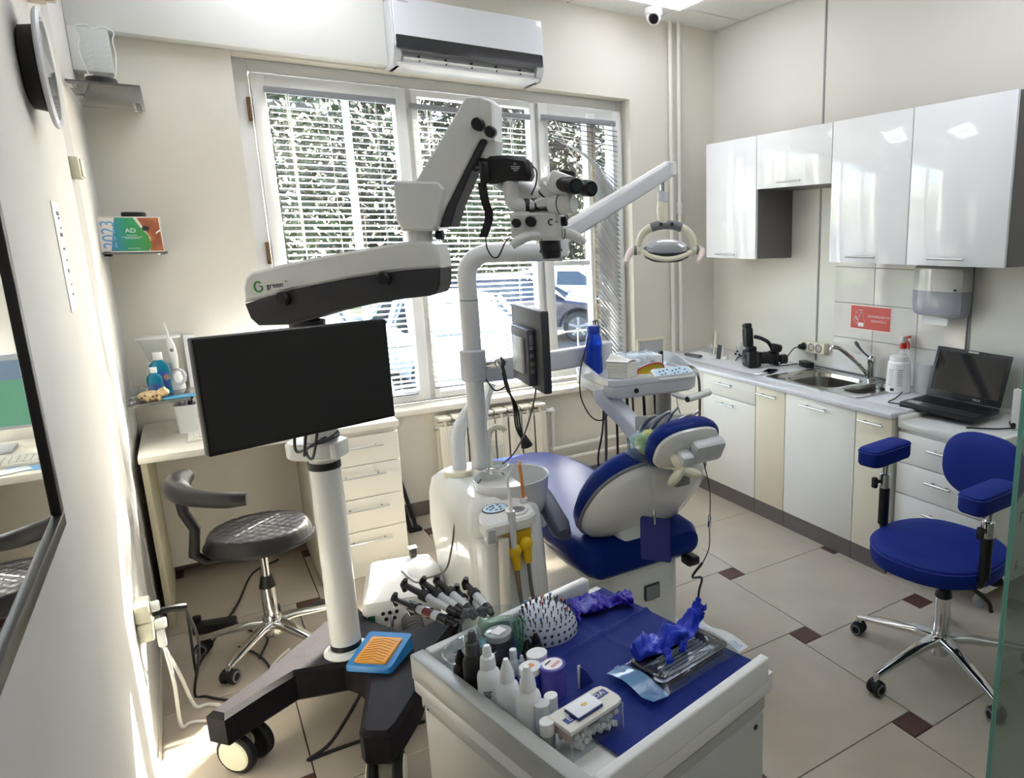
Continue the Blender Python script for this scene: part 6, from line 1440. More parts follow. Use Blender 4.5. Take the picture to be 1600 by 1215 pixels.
# things on the tray
t = thing('water_bottle', 'translucent blue plastic bottle hanging beside the instrument tray', 'bottle', tuple(tr(-0.16, 0.05, 1.0)))
b0 = tr(-0.165, 0.06, 1.024)
BLU = mat('bottle_blue', '1446c8', 0.08, trans=0.45, ior=1.3, coat=0.3)
part(t, 'bottle_body', MB().lathe([(0.030, 0), (0.035, 0.005), (0.036, 0.06), (0.033, 0.09), (0.036, 0.13), (0.034, 0.15), (0.028, 0.168), (0.024, 0.175)], tuple(b0), 28), BLU, W=True)
part(t, 'cap', MB().lathe([(0.026, 0.172), (0.028, 0.174), (0.028, 0.200), (0.024, 0.206)], tuple(b0), 28), mat('cap_blue', '123a9e', 0.3), W=True)
for k in range(3):
    q = b0 + Vector((-0.012 + 0.011 * k, 0, 0.2))
    part(t, 'cap_loop', MB().tube([q, q + Vector((0.003, 0, 0.022)), q + Vector((0.012, 0.004, 0.026)), q + Vector((0.016, 0.006, 0.004))], 0.002, 6, 4), CABLE, W=True)
solo('bottle_cable', MB().tube([b0 + Vector((-0.033, -0.02, 0.16)), b0 + Vector((-0.06, -0.03, 0.10)), b0 + Vector((-0.095, -0.05, 0.02)), b0 + Vector((-0.11, -0.08, -0.08)), b0 + Vector((-0.085, -0.12, -0.16)), b0 + Vector((-0.045, -0.15, -0.17)), b0 + Vector((-0.015, -0.16, -0.11)), b0 + Vector((-0.012, -0.16, -0.062))], 0.003, 6, 6), CABLE, 'thin black cable looping from the blue bottle under the tray', 'cable')
t = thing('tissue_stack', 'stack of white folded napkins on the instrument tray', 'napkins', tuple(tr(-0.09, -0.06, 1.024)))
TFN = TF @ Matrix.Translation((-0.095, -0.075, 1.0225)) @ Matrix.Rotation(math.radians(38), 4, 'Z')
random.seed(9)
for k in range(10):
    part(t, 'napkin', MB().box((random.uniform(-0.001, 0.001), random.uniform(-0.001, 0.001), 0.0035 + 0.0066 * k), (0.088, 0.098, 0.0064), rz=random.uniform(-0.02, 0.02), bev=0.002, seg=1, M=TFN), mat('napkin_white', 'e6e4da', 0.85), W=True)
part(t, 'napkin', MB().grid(lambda u, v: (-0.046 + 0.096 * u, -0.05 + 0.105 * v, 0.070 + 0.022 * math.exp(-((u - 0.55) ** 2) * 18) * v + 0.004 * math.sin(4 * u)), 12, 8, TFN), mat('napkin_white', 'e6e4da', 0.85), W=True)
t = thing('supply_box', 'white carton box at the back of the instrument tray', 'box', tuple(tr(0.07, 0.09, 1.023)))
part(t, 'box', MB().box((0.06, 0.10, 1.05), (0.20, 0.10, 0.055), bev=0.003, M=TF), mat('carton_white', 'e9e9e6', 0.5), W=True)
part(t, 'slot', MB().box((0.11, 0.0495, 1.052), (0.02, 0.002, 0.01), M=TF), DARK, W=True)
solo('dark_clip', MB().box((0.175, 0.10, 1.055), (0.016, 0.03, 0.065), bev=0.003, M=TF), BLACK, 'small black clip standing right of the white carton on the tray', 'clip')
t = thing('protective_glasses', 'yellow protective glasses with red rim on the instrument tray', 'glasses', tuple(tr(0.04, -0.04, 1.023)))
GF = TF @ Matrix.Translation((0.045, -0.06, 1.024)) @ Matrix.Rotation(math.radians(10), 4, 'Z')
arc_ = [(0.072 * math.cos(PI * k / 16), 0.045 * math.sin(PI * k / 16) ** 0.8) for k in range(17)]
lens = MB()
rings = [[(x, -0.03 * (1 - (x / 0.075) ** 2), z) for x, z in arc_], [(x * 0.98, -0.03 * (1 - (x / 0.075) ** 2) + 0.003, z * 0.98) for x, z in arc_]]
n = len(arc_)
vs = [p for p in rings[0]] + [(x, -0.03 * (1 - (x / 0.075) ** 2), 0.002) for x, z in arc_]
lens.add(vs, [(k, k + 1, n + k + 1, n + k) for k in range(n - 1)], GF)
part(t, 'lens', lens, thin('lens_yellow', 'd2b31c', 0.35, 0.03), W=True)
part(t, 'rim', MB().tube([GF @ Vector((x, -0.03 * (1 - (x / 0.075) ** 2), z)) for x, z in arc_], 0.004, 6, 1), mat('rim_red', 'a8281e', 0.3), W=True)
part(t, 'nose_piece', MB().ell((0, -0.02, 0.008), (0.012, 0.008, 0.012), 8, 6, GF), BLACK, W=True)
for sx in (-1, 1):
    part(t, 'temple', MB().tube([GF @ Vector((sx * 0.072, 0.0, 0.015)), GF @ Vector((sx * 0.070, 0.05, 0.018)), GF @ Vector((sx * 0.06, 0.10, 0.006))], 0.003, 6, 3), BLACK, W=True)
random.seed(13)
t = thing('film_bag', 'crumpled clear film bag on the carton and tray', 'bag', tuple(tr(0.0, 0.03, 1.024)))
rnd = random.Random(4)
nz = [[rnd.uniform(-1, 1) for _ in range(15)] for _ in range(15)]
part(t, 'film', MB().grid(lambda u, v: TF @ Vector((-0.05 + 0.16 * u, -0.02 + 0.13 * v, 1.038 + 0.055 * max(0, min(1, (v - 0.25) * 3)) + 0.008 * math.sin(11 * u + 7 * v) * math.sin(9 * v - 4 * u) + 0.003 * nz[int(u * 14)][int(v * 14)])), 14, 14), thin('film_clear', 'e9f0f6', 0.28, 0.08), W=True, ang=15)
# ================================================================ stools
def star_base(t, cx, cy, legs, m_leg, rleg, hub_z, wheel_m, ring_m):
    """five leg star with twin wheel casters; legs = list of (x, y) caster positions"""
    c = Vector((cx, cy, 0))
    part(t, 'hub', MB().lathe([(0.028, 0.045), (0.032, 0.05), (0.034, hub_z + 0.02), (0.03, hub_z + 0.03)], (cx, cy, 0), 20), m_leg, W=True)
    for (x, y) in legs:
        d = (Vector((x, y, 0)) - c); L = d.length; d.normalize(); n_ = Vector((-d.y, d.x, 0))
        rings = []
        for q, w_, z, h_ in ((0.02, 0.028, hub_z - 0.005, 0.034), (0.3, 0.024, hub_z - 0.004, 0.028), (0.6, 0.019, hub_z - 0.02, 0.022), (0.9, 0.015, hub_z - 0.036, 0.018), (1.0, 0.015, hub_z - 0.042, 0.018)):
            p = c + d * L * q + Vector((0, 0, z))
            rings.append([p + n_ * a + Vector((0, 0, b)) for a, b in rrect(w_ * 2, h_, min(w_, h_ / 2) * 0.7, 3)])
        l_ = part(t, 'leg', MB().loft(rings).cyl(c + d * L + Vector((0, 0, 0.052)), c + d * L + Vector((0, 0, hub_z - 0.035)), 0.012, n=12), m_leg, W=True)
        p = c + d * L
        part(l_, 'caster', MB().cyl(p - n_ * 0.026 + Vector((0, 0, 0.0265)), p - n_ * 0.006 + Vector((0, 0, 0.0265)), 0.0262, n=20, bev=0.004).cyl(p + n_ * 0.006 + Vector((0, 0, 0.0265)), p + n_ * 0.026 + Vector((0, 0, 0.0265)), 0.0262, n=20, bev=0.004).cyl(p - n_ * 0.02 + Vector((0, 0, 0.034)), p + n_ * 0.02 + Vector((0, 0, 0.034)), 0.022, n=16), wheel_m, W=True)
        for sg in (-1, 1):
            part(l_, 'caster_ring', MB().lathe([(0.021, 0), (0.021, 0.003), (0.015, 0.003), (0.015, 0)], n=20, M=zframe(p + n_ * sg * 0.0255 + Vector((0, 0, 0.0265)), n_ * sg), cap0=False, cap1=False), ring_m, W=True)
LEA = mat('black_leather', '1f1c1e', 0.45, noise=0.12, nscale=40, bump=0.15, bscale=350)
SX_, SY_ = 0.123, 3.085
t = thing('saddle_stool', 'black quilted leather stool with curved arm bar before the desk', 'stool', (SX_, SY_, 0))
legs5 = []
for k in range(5):
    a = math.radians(158 + 72 * k)
    legs5.append((SX_ + 0.255 * math.cos(a), SY_ + 0.255 * math.sin(a)))
star_base(t, SX_, SY_, legs5, CHROME, 0.25, 0.105, RUBBER, GREY)
part(t, 'gas_lift_sleeve', MB().cyl((SX_, SY_, 0.12), (SX_, SY_, 0.26), 0.026, n=20), CHROME, W=True)
part(t, 'gas_lift_cover', MB().cyl((SX_, SY_, 0.255), (SX_, SY_, 0.30), 0.03, 0.02, n=18), BLACK, W=True)
part(t, 'gas_lift', MB().cyl((SX_, SY_, 0.29), (SX_, SY_, 0.44), 0.014, n=16), CHROME, W=True)
part(t, 'seat_plate', MB().box((SX_, SY_, 0.437), (0.16, 0.14, 0.02), bev=0.004), STEEL, W=True)
R_ = 0.185
def quilt(u, v):
    a = 2 * PI * u
    r = R_ * v
    x, y = r * math.cos(a), r * math.sin(a)
    p1 = abs(math.sin((x + y) * PI / 0.042)); p2 = abs(math.sin((x - y) * PI / 0.042))
    z = 0.505 + 0.012 * (1 - v * v) + 0.0035 * min(1, min(p1, p2) * 2.6)
    if v > 0.86:
        z -= 0.05 * ((v - 0.86) / 0.14) ** 2
    return (SX_ + x * 1.0, SY_ + y * 1.0, z)
seat = MB().grid(quilt, 120, 34)
seat.lathe([(0.185, 0.468), (0.190, 0.458), (0.185, 0.448), (0.15, 0.447), (0.02, 0.447)], (SX_, SY_, 0), 60, cap0=False)
part(t, 'seat', seat, LEA, W=True, ang=60)
part(t, 'arm_post', MB().loft([[Vector((SX_ + x0, SY_ + y0, z0)) + Vector((xx, yy, 0)) for xx, yy in rrect(w_, 0.05, 0.012)] for x0, y0, z0, w_ in ((-0.06, -0.01, 0.445, 0.05),)] + [[Vector((SX_ + x0, SY_ + y0 + yy, z0 + xx)) for xx, yy in rrect(0.03, 0.05, 0.012)] for x0, y0, z0 in ((-0.10, -0.015, 0.43), (-0.18, -0.025, 0.425))] + [[Vector((SX_ + x0 + xx, SY_ + y0 + yy, z0)) for xx, yy in rrect(0.035, 0.05, 0.012)] for x0, y0, z0 in ((-0.215, -0.03, 0.46), (-0.20, -0.03, 0.56), (-0.225, -0.035, 0.63), (-0.23, -0.035, 0.70))]), BLACK, W=True)
pts = []
for a in (150, 165, 180, 195, 212, 230, 248, 262):
    rr = 0.235 if a < 240 else 0.24
    pts.append((SX_ + rr * math.cos(math.radians(a)), SY_ + rr * math.sin(math.radians(a)), 0.725 - 0.0002 * (a - 150)))
part(t, 'arm_bar', MB().tube(pts, [0.028, 0.040, 0.043, 0.040, 0.034, 0.030, 0.029, 0.024], 14, 4), LEA, W=True)
# royal blue stool
QX, QY = 2.165, 1.432
t = thing('operator_stool', 'royal blue stool with backrest and two adjustable armrests', 'stool', (QX, QY, 0))
legs5 = []
a0 = math.atan2(1.734 - QY, 2.087 - QX)
for k in range(5):
    legs5.append((QX + 0.335 * math.cos(a0 + 2 * PI * k / 5), QY + 0.335 * math.sin(a0 + 2 * PI * k / 5)))
star_base(t, QX, QY, legs5, CHROME, 0.3, 0.115, RUBBER, GREY)
part(t, 'gas_lift_sleeve', MB().cyl((QX, QY, 0.13), (QX, QY, 0.285), 0.029, n=20), CHROME, W=True)
part(t, 'gas_lift_cover', MB().cyl((QX, QY, 0.28), (QX, QY, 0.315), 0.032, 0.026, n=18, bev=0.003), BLACK, W=True)
part(t, 'gas_lift', MB().cyl((QX, QY, 0.31), (QX, QY, 0.42), 0.014, n=16), BLACK, W=True)
part(t, 'mechanism', MB().box((QX + 0.01, QY, 0.405), (0.2, 0.15, 0.04), bev=0.01).tube([(QX + 0.05, QY - 0.06, 0.40), (QX + 0.10, QY - 0.13, 0.36), (QX + 0.12, QY - 0.16, 0.37)], 0.014, 8, 4), BLACK, W=True)
part(t, 'height_lever', MB().tube([(QX, QY + 0.06, 0.40), (QX + 0.03, QY - 0.14, 0.33), (QX + 0.04, QY - 0.17, 0.28)], 0.008, 8, 4), BLACK, W=True)
so = [(x, y) for x, y in superell(0.46, 0.47, 2.5, 44)]
so = [(x + 0.0, y * (1.0 - 0.12 * (x / 0.23 + 0.0) ** 2 * (1 if x < 0 else 0.5))) for x, y in so]
SF = Matrix.Translation((QX - 0.03, QY + 0.02, 0)) @ Matrix.Rotation(math.radians(8), 4, 'Z')
part(t, 'seat', MB().pillow(so, [(0.9, 0.425), (0.985, 0.432), (1.0, 0.455), (1.0, 0.478), (0.97, 0.492), (0.88, 0.503), (0.6, 0.511), (0.2, 0.513)], SF), BLUEFAB, W=True)
part(t, 'seat_piping', MB().tube([SF @ Vector((x * 0.995, y * 0.995, 0.483)) for x, y in so + so[:1]], 0.0028, 6, 1), mat('piping_blue', '1a2d92', 0.5), W=True)
part(t, 'seat_pan', MB().pillow(so, [(0.86, 0.418), (0.88, 0.4245)], SF), BLACK, W=True)
BKF = frame((QX + 0.275, QY + 0.05, 0.715), (0.12, 0.99, 0), (0.10, 0, 0.995), (-0.99, 0.12, 0.09))
bo = superell(0.36, 0.26, 2.6, 44)
def curve_pillow(levels):
    rings = []
    for k, z in levels:
        rings.append([(x * k, y * k, z + 0.35 * (x * k) ** 2) for x, y in bo])
    return MB().loft(rings, True, True, BKF)
part(t, 'backrest', curve_pillow([(0.86, -0.035), (0.97, -0.03), (1.0, -0.012), (1.0, 0.008), (0.96, 0.022), (0.85, 0.03), (0.5, 0.034), (0.15, 0.034)]), BLUEFAB, W=True)
part(t, 'backrest_bar', MB().tube([(QX + 0.05, QY + 0.02, 0.40), (QX + 0.25, QY + 0.04, 0.40), (QX + 0.325, QY + 0.05, 0.45), (QX + 0.325, QY + 0.05, 0.64)], 0.016, 10, 4), BLACK, W=True)
for (ax, ay, az, rz_, sidey) in ((QX - 0.075, QY + 0.245, 0.795, 0.10, 1), (QX - 0.115, QY - 0.215, 0.765, 0.03, -1)):
    AFm = Matrix.Translation((ax, ay, az)) @ Matrix.Rotation(rz_, 4, 'Z')
    ao = rrect(0.245, 0.095, 0.03, 5)
    a_ = part(t, 'armrest', MB().pillow(ao, [(0.95, -0.032), (1.0, -0.024), (1.0, 0.018), (0.97, 0.028), (0.85, 0.033)], AFm), BLUEFAB, W=True)
    part(a_, 'armrest_piping', MB().tube([AFm @ Vector((x, y, 0.020)) for x, y in ao + ao[:1]], 0.0025, 6, 1), mat('piping_blue', '1a2d92', 0.5), W=True)
    px_, py_ = ax + 0.01, ay
    part(a_, 'armrest_post', MB().cyl((px_, py_, az - 0.10), (px_, py_, az - 0.03), 0.012, n=14), CHROME, W=True)
    part(a_, 'post_collar', MB().cyl((px_, py_, az - 0.145), (px_, py_, az - 0.085), 0.022, n=18, bev=0.003), CHROME, W=True)
    part(a_, 'post_sleeve', MB().cyl((px_, py_, az - 0.29), (px_, py_, az - 0.145), 0.020, n=16), BLACK, W=True)
    part(a_, 'post_knob', MB().cyl((px_ - 0.02, py_ + 0.004 * sidey, az - 0.115), (px_ - 0.045, py_ + 0.006 * sidey, az - 0.115), 0.007, n=10).box((px_ - 0.052, py_ + 0.006 * sidey, az - 0.115), (0.018, 0.022, 0.042), bev=0.005), BLACK, W=True)
    part(a_, 'arm_bracket', MB().tube([(px_, py_, az - 0.285), (px_ + 0.01, py_ - 0.02 * sidey, az - 0.325), (QX + 0.02, QY + 0.12 * sidey, 0.425), (QX + 0.02, QY + 0.06 * sidey, 0.415)], 0.016, 10, 4), BLACK, W=True)

# ================================================================ instrument cart in the foreground
CA = math.radians(12.6); KX, KY, KZ = 0.5765, 1.164, 0.74
CF = Matrix.Translation((KX, KY, 0)) @ Matrix.Rotation(CA, 4, 'Z')
cp = lambda x, y, z=KZ: CF @ Vector((x, y, z))
CWH = mat('cart_white', 'dedfdb', 0.3, noise=0.02, nscale=6)
CGR = mat('cart_grey', 'aeb0ab', 0.35, noise=0.02, nscale=6)
t = thing('instrument_cart', 'white instrument cart with raised rim in the foreground', 'cart', (KX, KY, 0), CA)
part(t, 'body', MB().b2((-0.23, -0.262, 0.12), (0.225, 0.262, 0.685), 0.002), mat('cart_body', 'c3c0b8', 0.4, noise=0.02, nscale=5))
part(t, 'top', MB().b2((-0.243, -0.273, 0.695), (0.245, 0.273, 0.7385), 0.004), CWH)
part(t, 'side_edge', MB().b2((-0.2335, -0.264, 0.66), (0.2285, 0.264, 0.694), 0.001), CGR)
ro = 0.018
part(t, 'rail', MB().b2((-0.245, -0.275, 0.725), (-0.215, 0.275, 0.78), 0.004), CGR)
part(t, 'rail', MB().b2((-0.214, 0.250, 0.725), (0.205, 0.275, 0.78), 0.006, 3), CWH)
part(t, 'rail', MB().b2((-0.214, -0.275, 0.725), (0.228, -0.252, 0.78), 0.005, 3), CWH)
part(t, 'door', MB().b2((-0.226, -0.266, 0.125), (0.222, -0.262, 0.655), 0.001), mat('cart_front', 'b4b6b0', 0.4))
part(t, 'screw_hole', MB().cyl((0.195, -0.2665, 0.635), (0.195, -0.268, 0.635), 0.006, n=10), BLACK)
for y in (0.255, 0.24):
    part(t, 'screw_hole', MB().cyl((-0.2305, y, 0.665), (-0.2345, y, 0.665), 0.003, n=8), BLACK)
for x, y in ((-0.19, -0.22), (-0.19, 0.22), (0.19, -0.22), (0.19, 0.22)):
    c_ = part(t, 'caster', MB().cyl((x - 0.012, y, 0.04), (x + 0.012, y, 0.04), 0.04, n=18, bev=0.004), RUBBER)
    part(c_, 'fork', MB().b2((x - 0.018, y - 0.02, 0.045), (x + 0.018, y + 0.02, 0.119), 0.005), STEEL)
# ---- blue bib on the cart
bm_ = bpy.data.materials.new('bib_paper_blue'); bm_.use_nodes = True
_t = bm_.node_tree; _b = _t.nodes['Principled BSDF']; _b.inputs['Specular IOR Level'].default_value = 0.2; _b.inputs['Base Color'].default_value = srgb('192a76'); _b.inputs['Roughness'].default_value = 0.7
_w = _t.nodes.new('ShaderNodeTexWave'); _w.inputs['Scale'].default_value = 75; _w.bands_direction = 'Y'
_tc = _t.nodes.new('ShaderNodeTexCoord'); _t.links.new(_tc.outputs['Object'], _w.inputs['Vector'])
_bp = _t.nodes.new('ShaderNodeBump'); _bp.inputs['Strength'].default_value = 0.5; _bp.inputs['Distance'].default_value = 0.002
_t.links.new(_w.outputs['Fac'], _bp.inputs['Height']); _t.links.new(_bp.outputs['Normal'], _b.inputs['Normal'])
def bibz(x, y):
    z = 0.0012
    for cy, h_ in ((0.085, 0.006), (-0.105, 0.005)):
        z += h_ * math.exp(-((y - cy - 0.03 * (x - 0.1)) / 0.008) ** 2)
    z += 0.005 * math.exp(-((x - 0.10) / 0.008) ** 2) * 0.5 + 0.0012 * math.sin(22 * x + 9 * y) + 0.0012
    return z
def bibf(u, v):
    x = -0.13 + 0.372 * u; y = -0.243 + 0.488 * v
    z = bibz(x, y)
    return tuple(cp(x, y, KZ + z))
mb = MB().grid(bibf, 60, 80)
solo('paper_bib', mb, bm_, 'dark blue ribbed paper bib spread over the cart top', 'bib', ang=60)
# ---- bottles and jars on the cart
BWH = mat('bottle_white', 'eceeed', 0.35)
def drop_bottle(x, y, r, h, m, label, tip='round', cap=None, z=KZ):
    t = thing('dropper_bottle', label, 'bottle', tuple(cp(x, y, z)), 0)
    part(t, 'bottle_body', MB().lathe([(r * 0.9, 0), (r, 0.003), (r, h * 0.52), (r * 0.92, h * 0.58), (r * 0.6, h * 0.64), (r * 0.55, h * 0.66)], n=28), m)
    if tip == 'round':
        pr = [(r * 0.68, h * 0.655), (r * 0.70, h * 0.67), (r * 0.62, h * 0.82), (r * 0.40, h * 0.84), (r * 0.38, h * 0.95), (r * 0.25, h)]
    elif tip == 'cone':
        pr = [(r * 0.66, h * 0.655), (r * 0.68, h * 0.67), (r * 0.62, h * 0.78), (r * 0.36, h * 0.92), (r * 0.22, h)]
    else:
        pr = [(r * 0.8, h * 0.655), (r * 0.82, h * 0.67), (r * 0.82, h * 0.95), (r * 0.75, h)]
    part(t, 'cap', MB().lathe(pr, n=24), cap or m)
    return t
t = drop_bottle(-0.198, 0.058, 0.021, 0.128, BWH, 'white dropper bottle with rounded cap and tiny print, farthest of three')
for k, (z, w_) in enumerate(((0.045, 0.016), (0.041, 0.012), (0.037, 0.014), (0.033, 0.010))):
    part(t, 'print_line', MB().box((0, 0, 0), (0.0008, w_, 0.002), M=Matrix.Rotation(math.radians(-118), 4, 'Z') @ Matrix.Translation((0.0211, 0, z))), mat('print_grey', '55555a', 0.7))
drop_bottle(-0.194, 0.003, 0.020, 0.122, BWH, 'white dropper bottle with pointed cap, middle of three', 'cone')
drop_bottle(-0.188, -0.052, 0.022, 0.128, BWH, 'white dropper bottle with pointed cap, nearest of three', 'cone')
BLB = mat('bottle_black', '0e0a09', 0.35)
t = drop_bottle(-0.196, 0.112, 0.021, 0.135, BLB, 'dark brown glass bottle with clear tip cover on the cart', 'round')
part(t, 'clear_cover', MB().lathe([(0.0165, 0.09), (0.0165, 0.135), (0.014, 0.138)], n=20, cap0=False), CLEAR)
drop_bottle(-0.203, 0.150, 0.014, 0.085, BLB, 'small black dropper bottle with pointed cap beside the petri dish', 'cone')
drop_bottle(-0.075, 0.112, 0.013, 0.062, BLB, 'tiny black dropper bottle, left of the two behind the jars', 'cone')
drop_bottle(-0.052, 0.115, 0.013, 0.065, BLB, 'tiny black dropper bottle, right of the two behind the jars', 'cone')
drop_bottle(-0.112, 0.108, 0.009, 0.058, mat('vial_white', 'dfe6e8', 0.3), 'slim white vial standing before the green tumbler', 'flat')
drop_bottle(-0.110, 0.082, 0.009, 0.055, mat('vial_clear', 'c9d6de', 0.2), 'slim pale vial with thin tip between the jars', 'round')
def jar(x, y, r, h, m, lid, label, spot=None, lidh=0.014):
    t = thing('jar', label, 'jar', tuple(cp(x, y, KZ + 0.003)))
    part(t, 'jar_body', MB().lathe([(r * 0.94, 0), (r, 0.003), (r, h - lidh), (r * 0.9, h - lidh + 0.002)], n=28), m)
    part(t, 'lid', MB().lathe([(r * 0.98, h - lidh), (r * 1.02, h - lidh + 0.002), (r * 1.02, h - 0.001), (r * 0.95, h)], n=28), lid)
    if spot:
        part(t, 'lid_label', MB().lathe([(r * 0.8, h), (r * 0.8, h + 0.0006)], n=24), spot)
    return t
PUR = mat('purple_jar', '6a63c4', 0.2, trans=0.3)
t = jar(-0.100, -0.005, 0.024, 0.066, PUR, PUR, 'purple jar with white printed lid label on the cart', mat('label_white', 'e6e2e4', 0.5))
part(t, 'print_line', MB().box((0.004, -0.004, 0.0672), (0.022, 0.006, 0.0004), rz=0.5), mat('print_pink', 'e0a39a', 0.6))
part(t, 'print_line', MB().box((-0.006, 0.007, 0.0672), (0.016, 0.003, 0.0004), rz=0.5), mat('print_dark', '3a3a3a', 0.7))
t = jar(-0.132, 0.022, 0.020, 0.066, mat('blue_jar', '2f45b4', 0.2, trans=0.3), GLOSSW, 'blue jar with white lid and orange spot on the cart', None)
part(t, 'lid_spot', MB().box((0, 0, 0.0664), (0.014, 0.012, 0.0006), rz=0.3, bev=0.0002), mat('spot_orange', 'cf7f3a', 0.5))
jar(-0.088, 0.062, 0.020, 0.056, mat('clear_lilac', 'b9b4d0', 0.15, trans=0.4), GLOSSW, 'small jar with plain cream lid behind the purple jar')
jar(-0.148, -0.062, 0.012, 0.052, mat('vial_clear', 'c9d6de', 0.2), GLOSSW, 'small white capped vial beside the cotton box, farthest of three', None, 0.024)
jar(-0.180, -0.080, 0.0135, 0.062, mat('vial_clear', 'c9d6de', 0.2), mat('cap_clear', 'e8eef0', 0.15, trans=0.3), 'small clear capped vial beside the cotton box, tallest of three', None, 0.02)
jar(-0.198, -0.118, 0.013, 0.056, mat('vial_smoke', '8d938f', 0.2), GLOSSW, 'small white capped vial beside the cotton box, nearest of three', None, 0.024)
t = jar(-0.105, 0.168, 0.026, 0.068, mat('dark_granules', '3d3d44', 0.4, noise=0.5, nscale=160), thin('jar_lid_clear', 'dfe4e6', 0.35, 0.04), 'jar of dark grey granules with clear lid on the cart', None)
part(t, 'lid_label', MB().box((0, 0, 0.0688), (0.026, 0.024, 0.0006), rz=0.4), mat('label_white', 'e6e2e4', 0.5))
t = thing('tumbler', 'clear tumbler holding thin green sticks on the cart', 'tumbler', tuple(cp(-0.065, 0.155, KZ + 0.003)))
part(t, 'glass', MB().lathe([(0.014, 0), (0.016, 0.002), (0.0185, 0.085), (0.0195, 0.087)], n=24, cap1=False), CLEAR)
for k in range(4):
    part(t, 'green_stick', MB().cyl((-0.006 + 0.004 * k, 0.003 * (k % 2), 0.006), (-0.012 + 0.008 * k, 0.004, 0.08), 0.0018, n=6), mat('stick_green', '3f8f62', 0.4))
# petri dish
t = thing('petri_dish', 'round glass dish with grey metal pieces at the cart corner', 'dish', tuple(cp(-0.153, 0.196)), 0)
part(t, 'dish', MB().lathe([(0.046, 0), (0.050, 0.002), (0.052, 0.036), (0.053, 0.037)], n=40, cap1=False), CLEAR)
part(t, 'dish_lid', MB().lathe([(0.055, 0.026), (0.055, 0.040), (0.053, 0.042), (0.02, 0.043)], n=40, cap0=False), CLEAR)
part(t, 'dish_rim', MB().lathe([(0.0545, 0.040), (0.0565, 0.042), (0.0545, 0.044), (0.0525, 0.042), (0.0545, 0.040)], n=40, cap0=False, cap1=False), mat('rim_glass', 'b9c2c4', 0.05, 0.6))
rnd = random.Random(6)
for k in range(38):
    a, rr = rnd.uniform(0, 6.28), 0.036 * math.sqrt(rnd.random()); b = rnd.uniform(0, 3.14); L = rnd.uniform(0.008, 0.02)
    x, y = rr * math.cos(a), rr * math.sin(a); z = 0.025 + rnd.uniform(0, 0.008)
    part(t, 'metal_piece', MB().cyl((x - L / 2 * math.cos(b), y - L / 2 * math.sin(b), z), (x + L / 2 * math.cos(b), y + L / 2 * math.sin(b), z + rnd.uniform(-0.002, 0.002)), 0.0011, n=5), mat('piece_grey', '6d6f74', 0.35, 0.7))
# bur dome
t = thing('bur_dome', 'grey dome bur holder full of metal burs on the cart', 'bur holder', tuple(cp(0.028, 0.190)))
DOM = mat('dome_grey', 'b9c3cf', 0.4)
DS = 1.15
prof = [(a * DS, b) for a, b in ((0.058, 0), (0.060, 0.003), (0.060, 0.008), (0.058, 0.022), (0.053, 0.036), (0.045, 0.048), (0.033, 0.057), (0.018, 0.062), (0.004, 0.063))]
part(t, 'dome', MB().lathe(prof, n=48), DOM)
slot_m = mat('slot_dark', '3a434e', 0.6)
for (z, r, nn, h_) in ((0.011, 0.0600, 28, 0.011), (0.025, 0.0573, 28, 0.010), (0.038, 0.0523, 26, 0.007)):
    for k in range(nn):
        a = 2 * PI * k / nn
        part(t, 'slot', MB().ell((0, 0, 0), (0.0036, 0.0014, h_ / 2), 8, 6, Matrix.Rotation(a, 4, 'Z') @ Matrix.Translation((r * DS, 0, z)) @ Matrix.Rotation(-PI / 2, 4, 'Z') @ Matrix.Rotation(-0.25, 4, 'X')), slot_m)
burm = [mat('bur_steel', '4a4c52', 0.3, 0.8), mat('bur_dark', '26282c', 0.4)]
headm = [mat('bur_red', 'c8493c', 0.4), mat('bur_white', 'e6e4dd', 0.4), mat('bur_blue', '5a8fc0', 0.4), mat('bur_steel', '4a4c52', 0.3, 0.8)]
rnd = random.Random(12)
for (r, z, nn) in ((0.0475, 0.0445, 24), (0.042, 0.0505, 20), (0.034, 0.056, 15), (0.022, 0.0605, 10), (0.009, 0.063, 5)):
    for k in range(nn):
        a = 2 * PI * (k + rnd.uniform(-0.1, 0.1)) / nn
        x, y = r * DS * math.cos(a), r * DS * math.sin(a)
        h_ = rnd.uniform(0.007, 0.014)
        b_ = part(t, 'bur', MB().cyl((x, y, z - 0.004), (x * 1.02, y * 1.02, z + h_), 0.0011, n=6).cyl((x * 1.02, y * 1.02, z + h_ * 0.7), (x * 1.02, y * 1.02, z + h_ + 0.002), 0.0016, n=6), burm[k % 2])
        if r < 0.046 and rnd.random() < 0.35:
            part(b_, 'bur_head', MB().ell((x * 1.02, y * 1.02, z + h_ + 0.003), 0.0034, 8, 6), headm[rnd.randrange(4)])
# cotton roll box
t = thing('cotton_box', 'clear cotton roll dispenser with white lid and blue lettering on the cart', 'dispenser', tuple(cp(-0.131, -0.142)), CA)
part(t, 'clear_body', MB().loft([[(x, y, z) for x, y in rrect(0.116, 0.06, 0.003, 2)] for z in (0.0, 0.0518)], cap1=False), CLEAR)
EDG = mat('clear_edge', 'b9c0bf', 0.1)
for sx in (-1, 1):
    for sy in (-1, 1):
        part(t, 'clear_edge', MB().b2((sx * 0.0575 - 0.0007, sy * 0.0295 - 0.0007, 0), (sx * 0.0575 + 0.0007, sy * 0.0295 + 0.0007, 0.0518)), EDG)
lid = [(-0.06, -0.032), (0.045, -0.032), (0.056, -0.028), (0.06, -0.015), (0.06, 0.015), (0.056, 0.028), (0.045, 0.032), (-0.06, 0.032)]
part(t, 'lid', MB().prism(lid, 0.052, 0.060, bev=0.001), mat('lid_cream', 'd9d7cc', 0.35))
part(t, 'pink_side', MB().b2((-0.0562, -0.028, 0.034), (-0.0552, 0.028, 0.0515)), mat('pink_card', 'd8b3a8', 0.6))
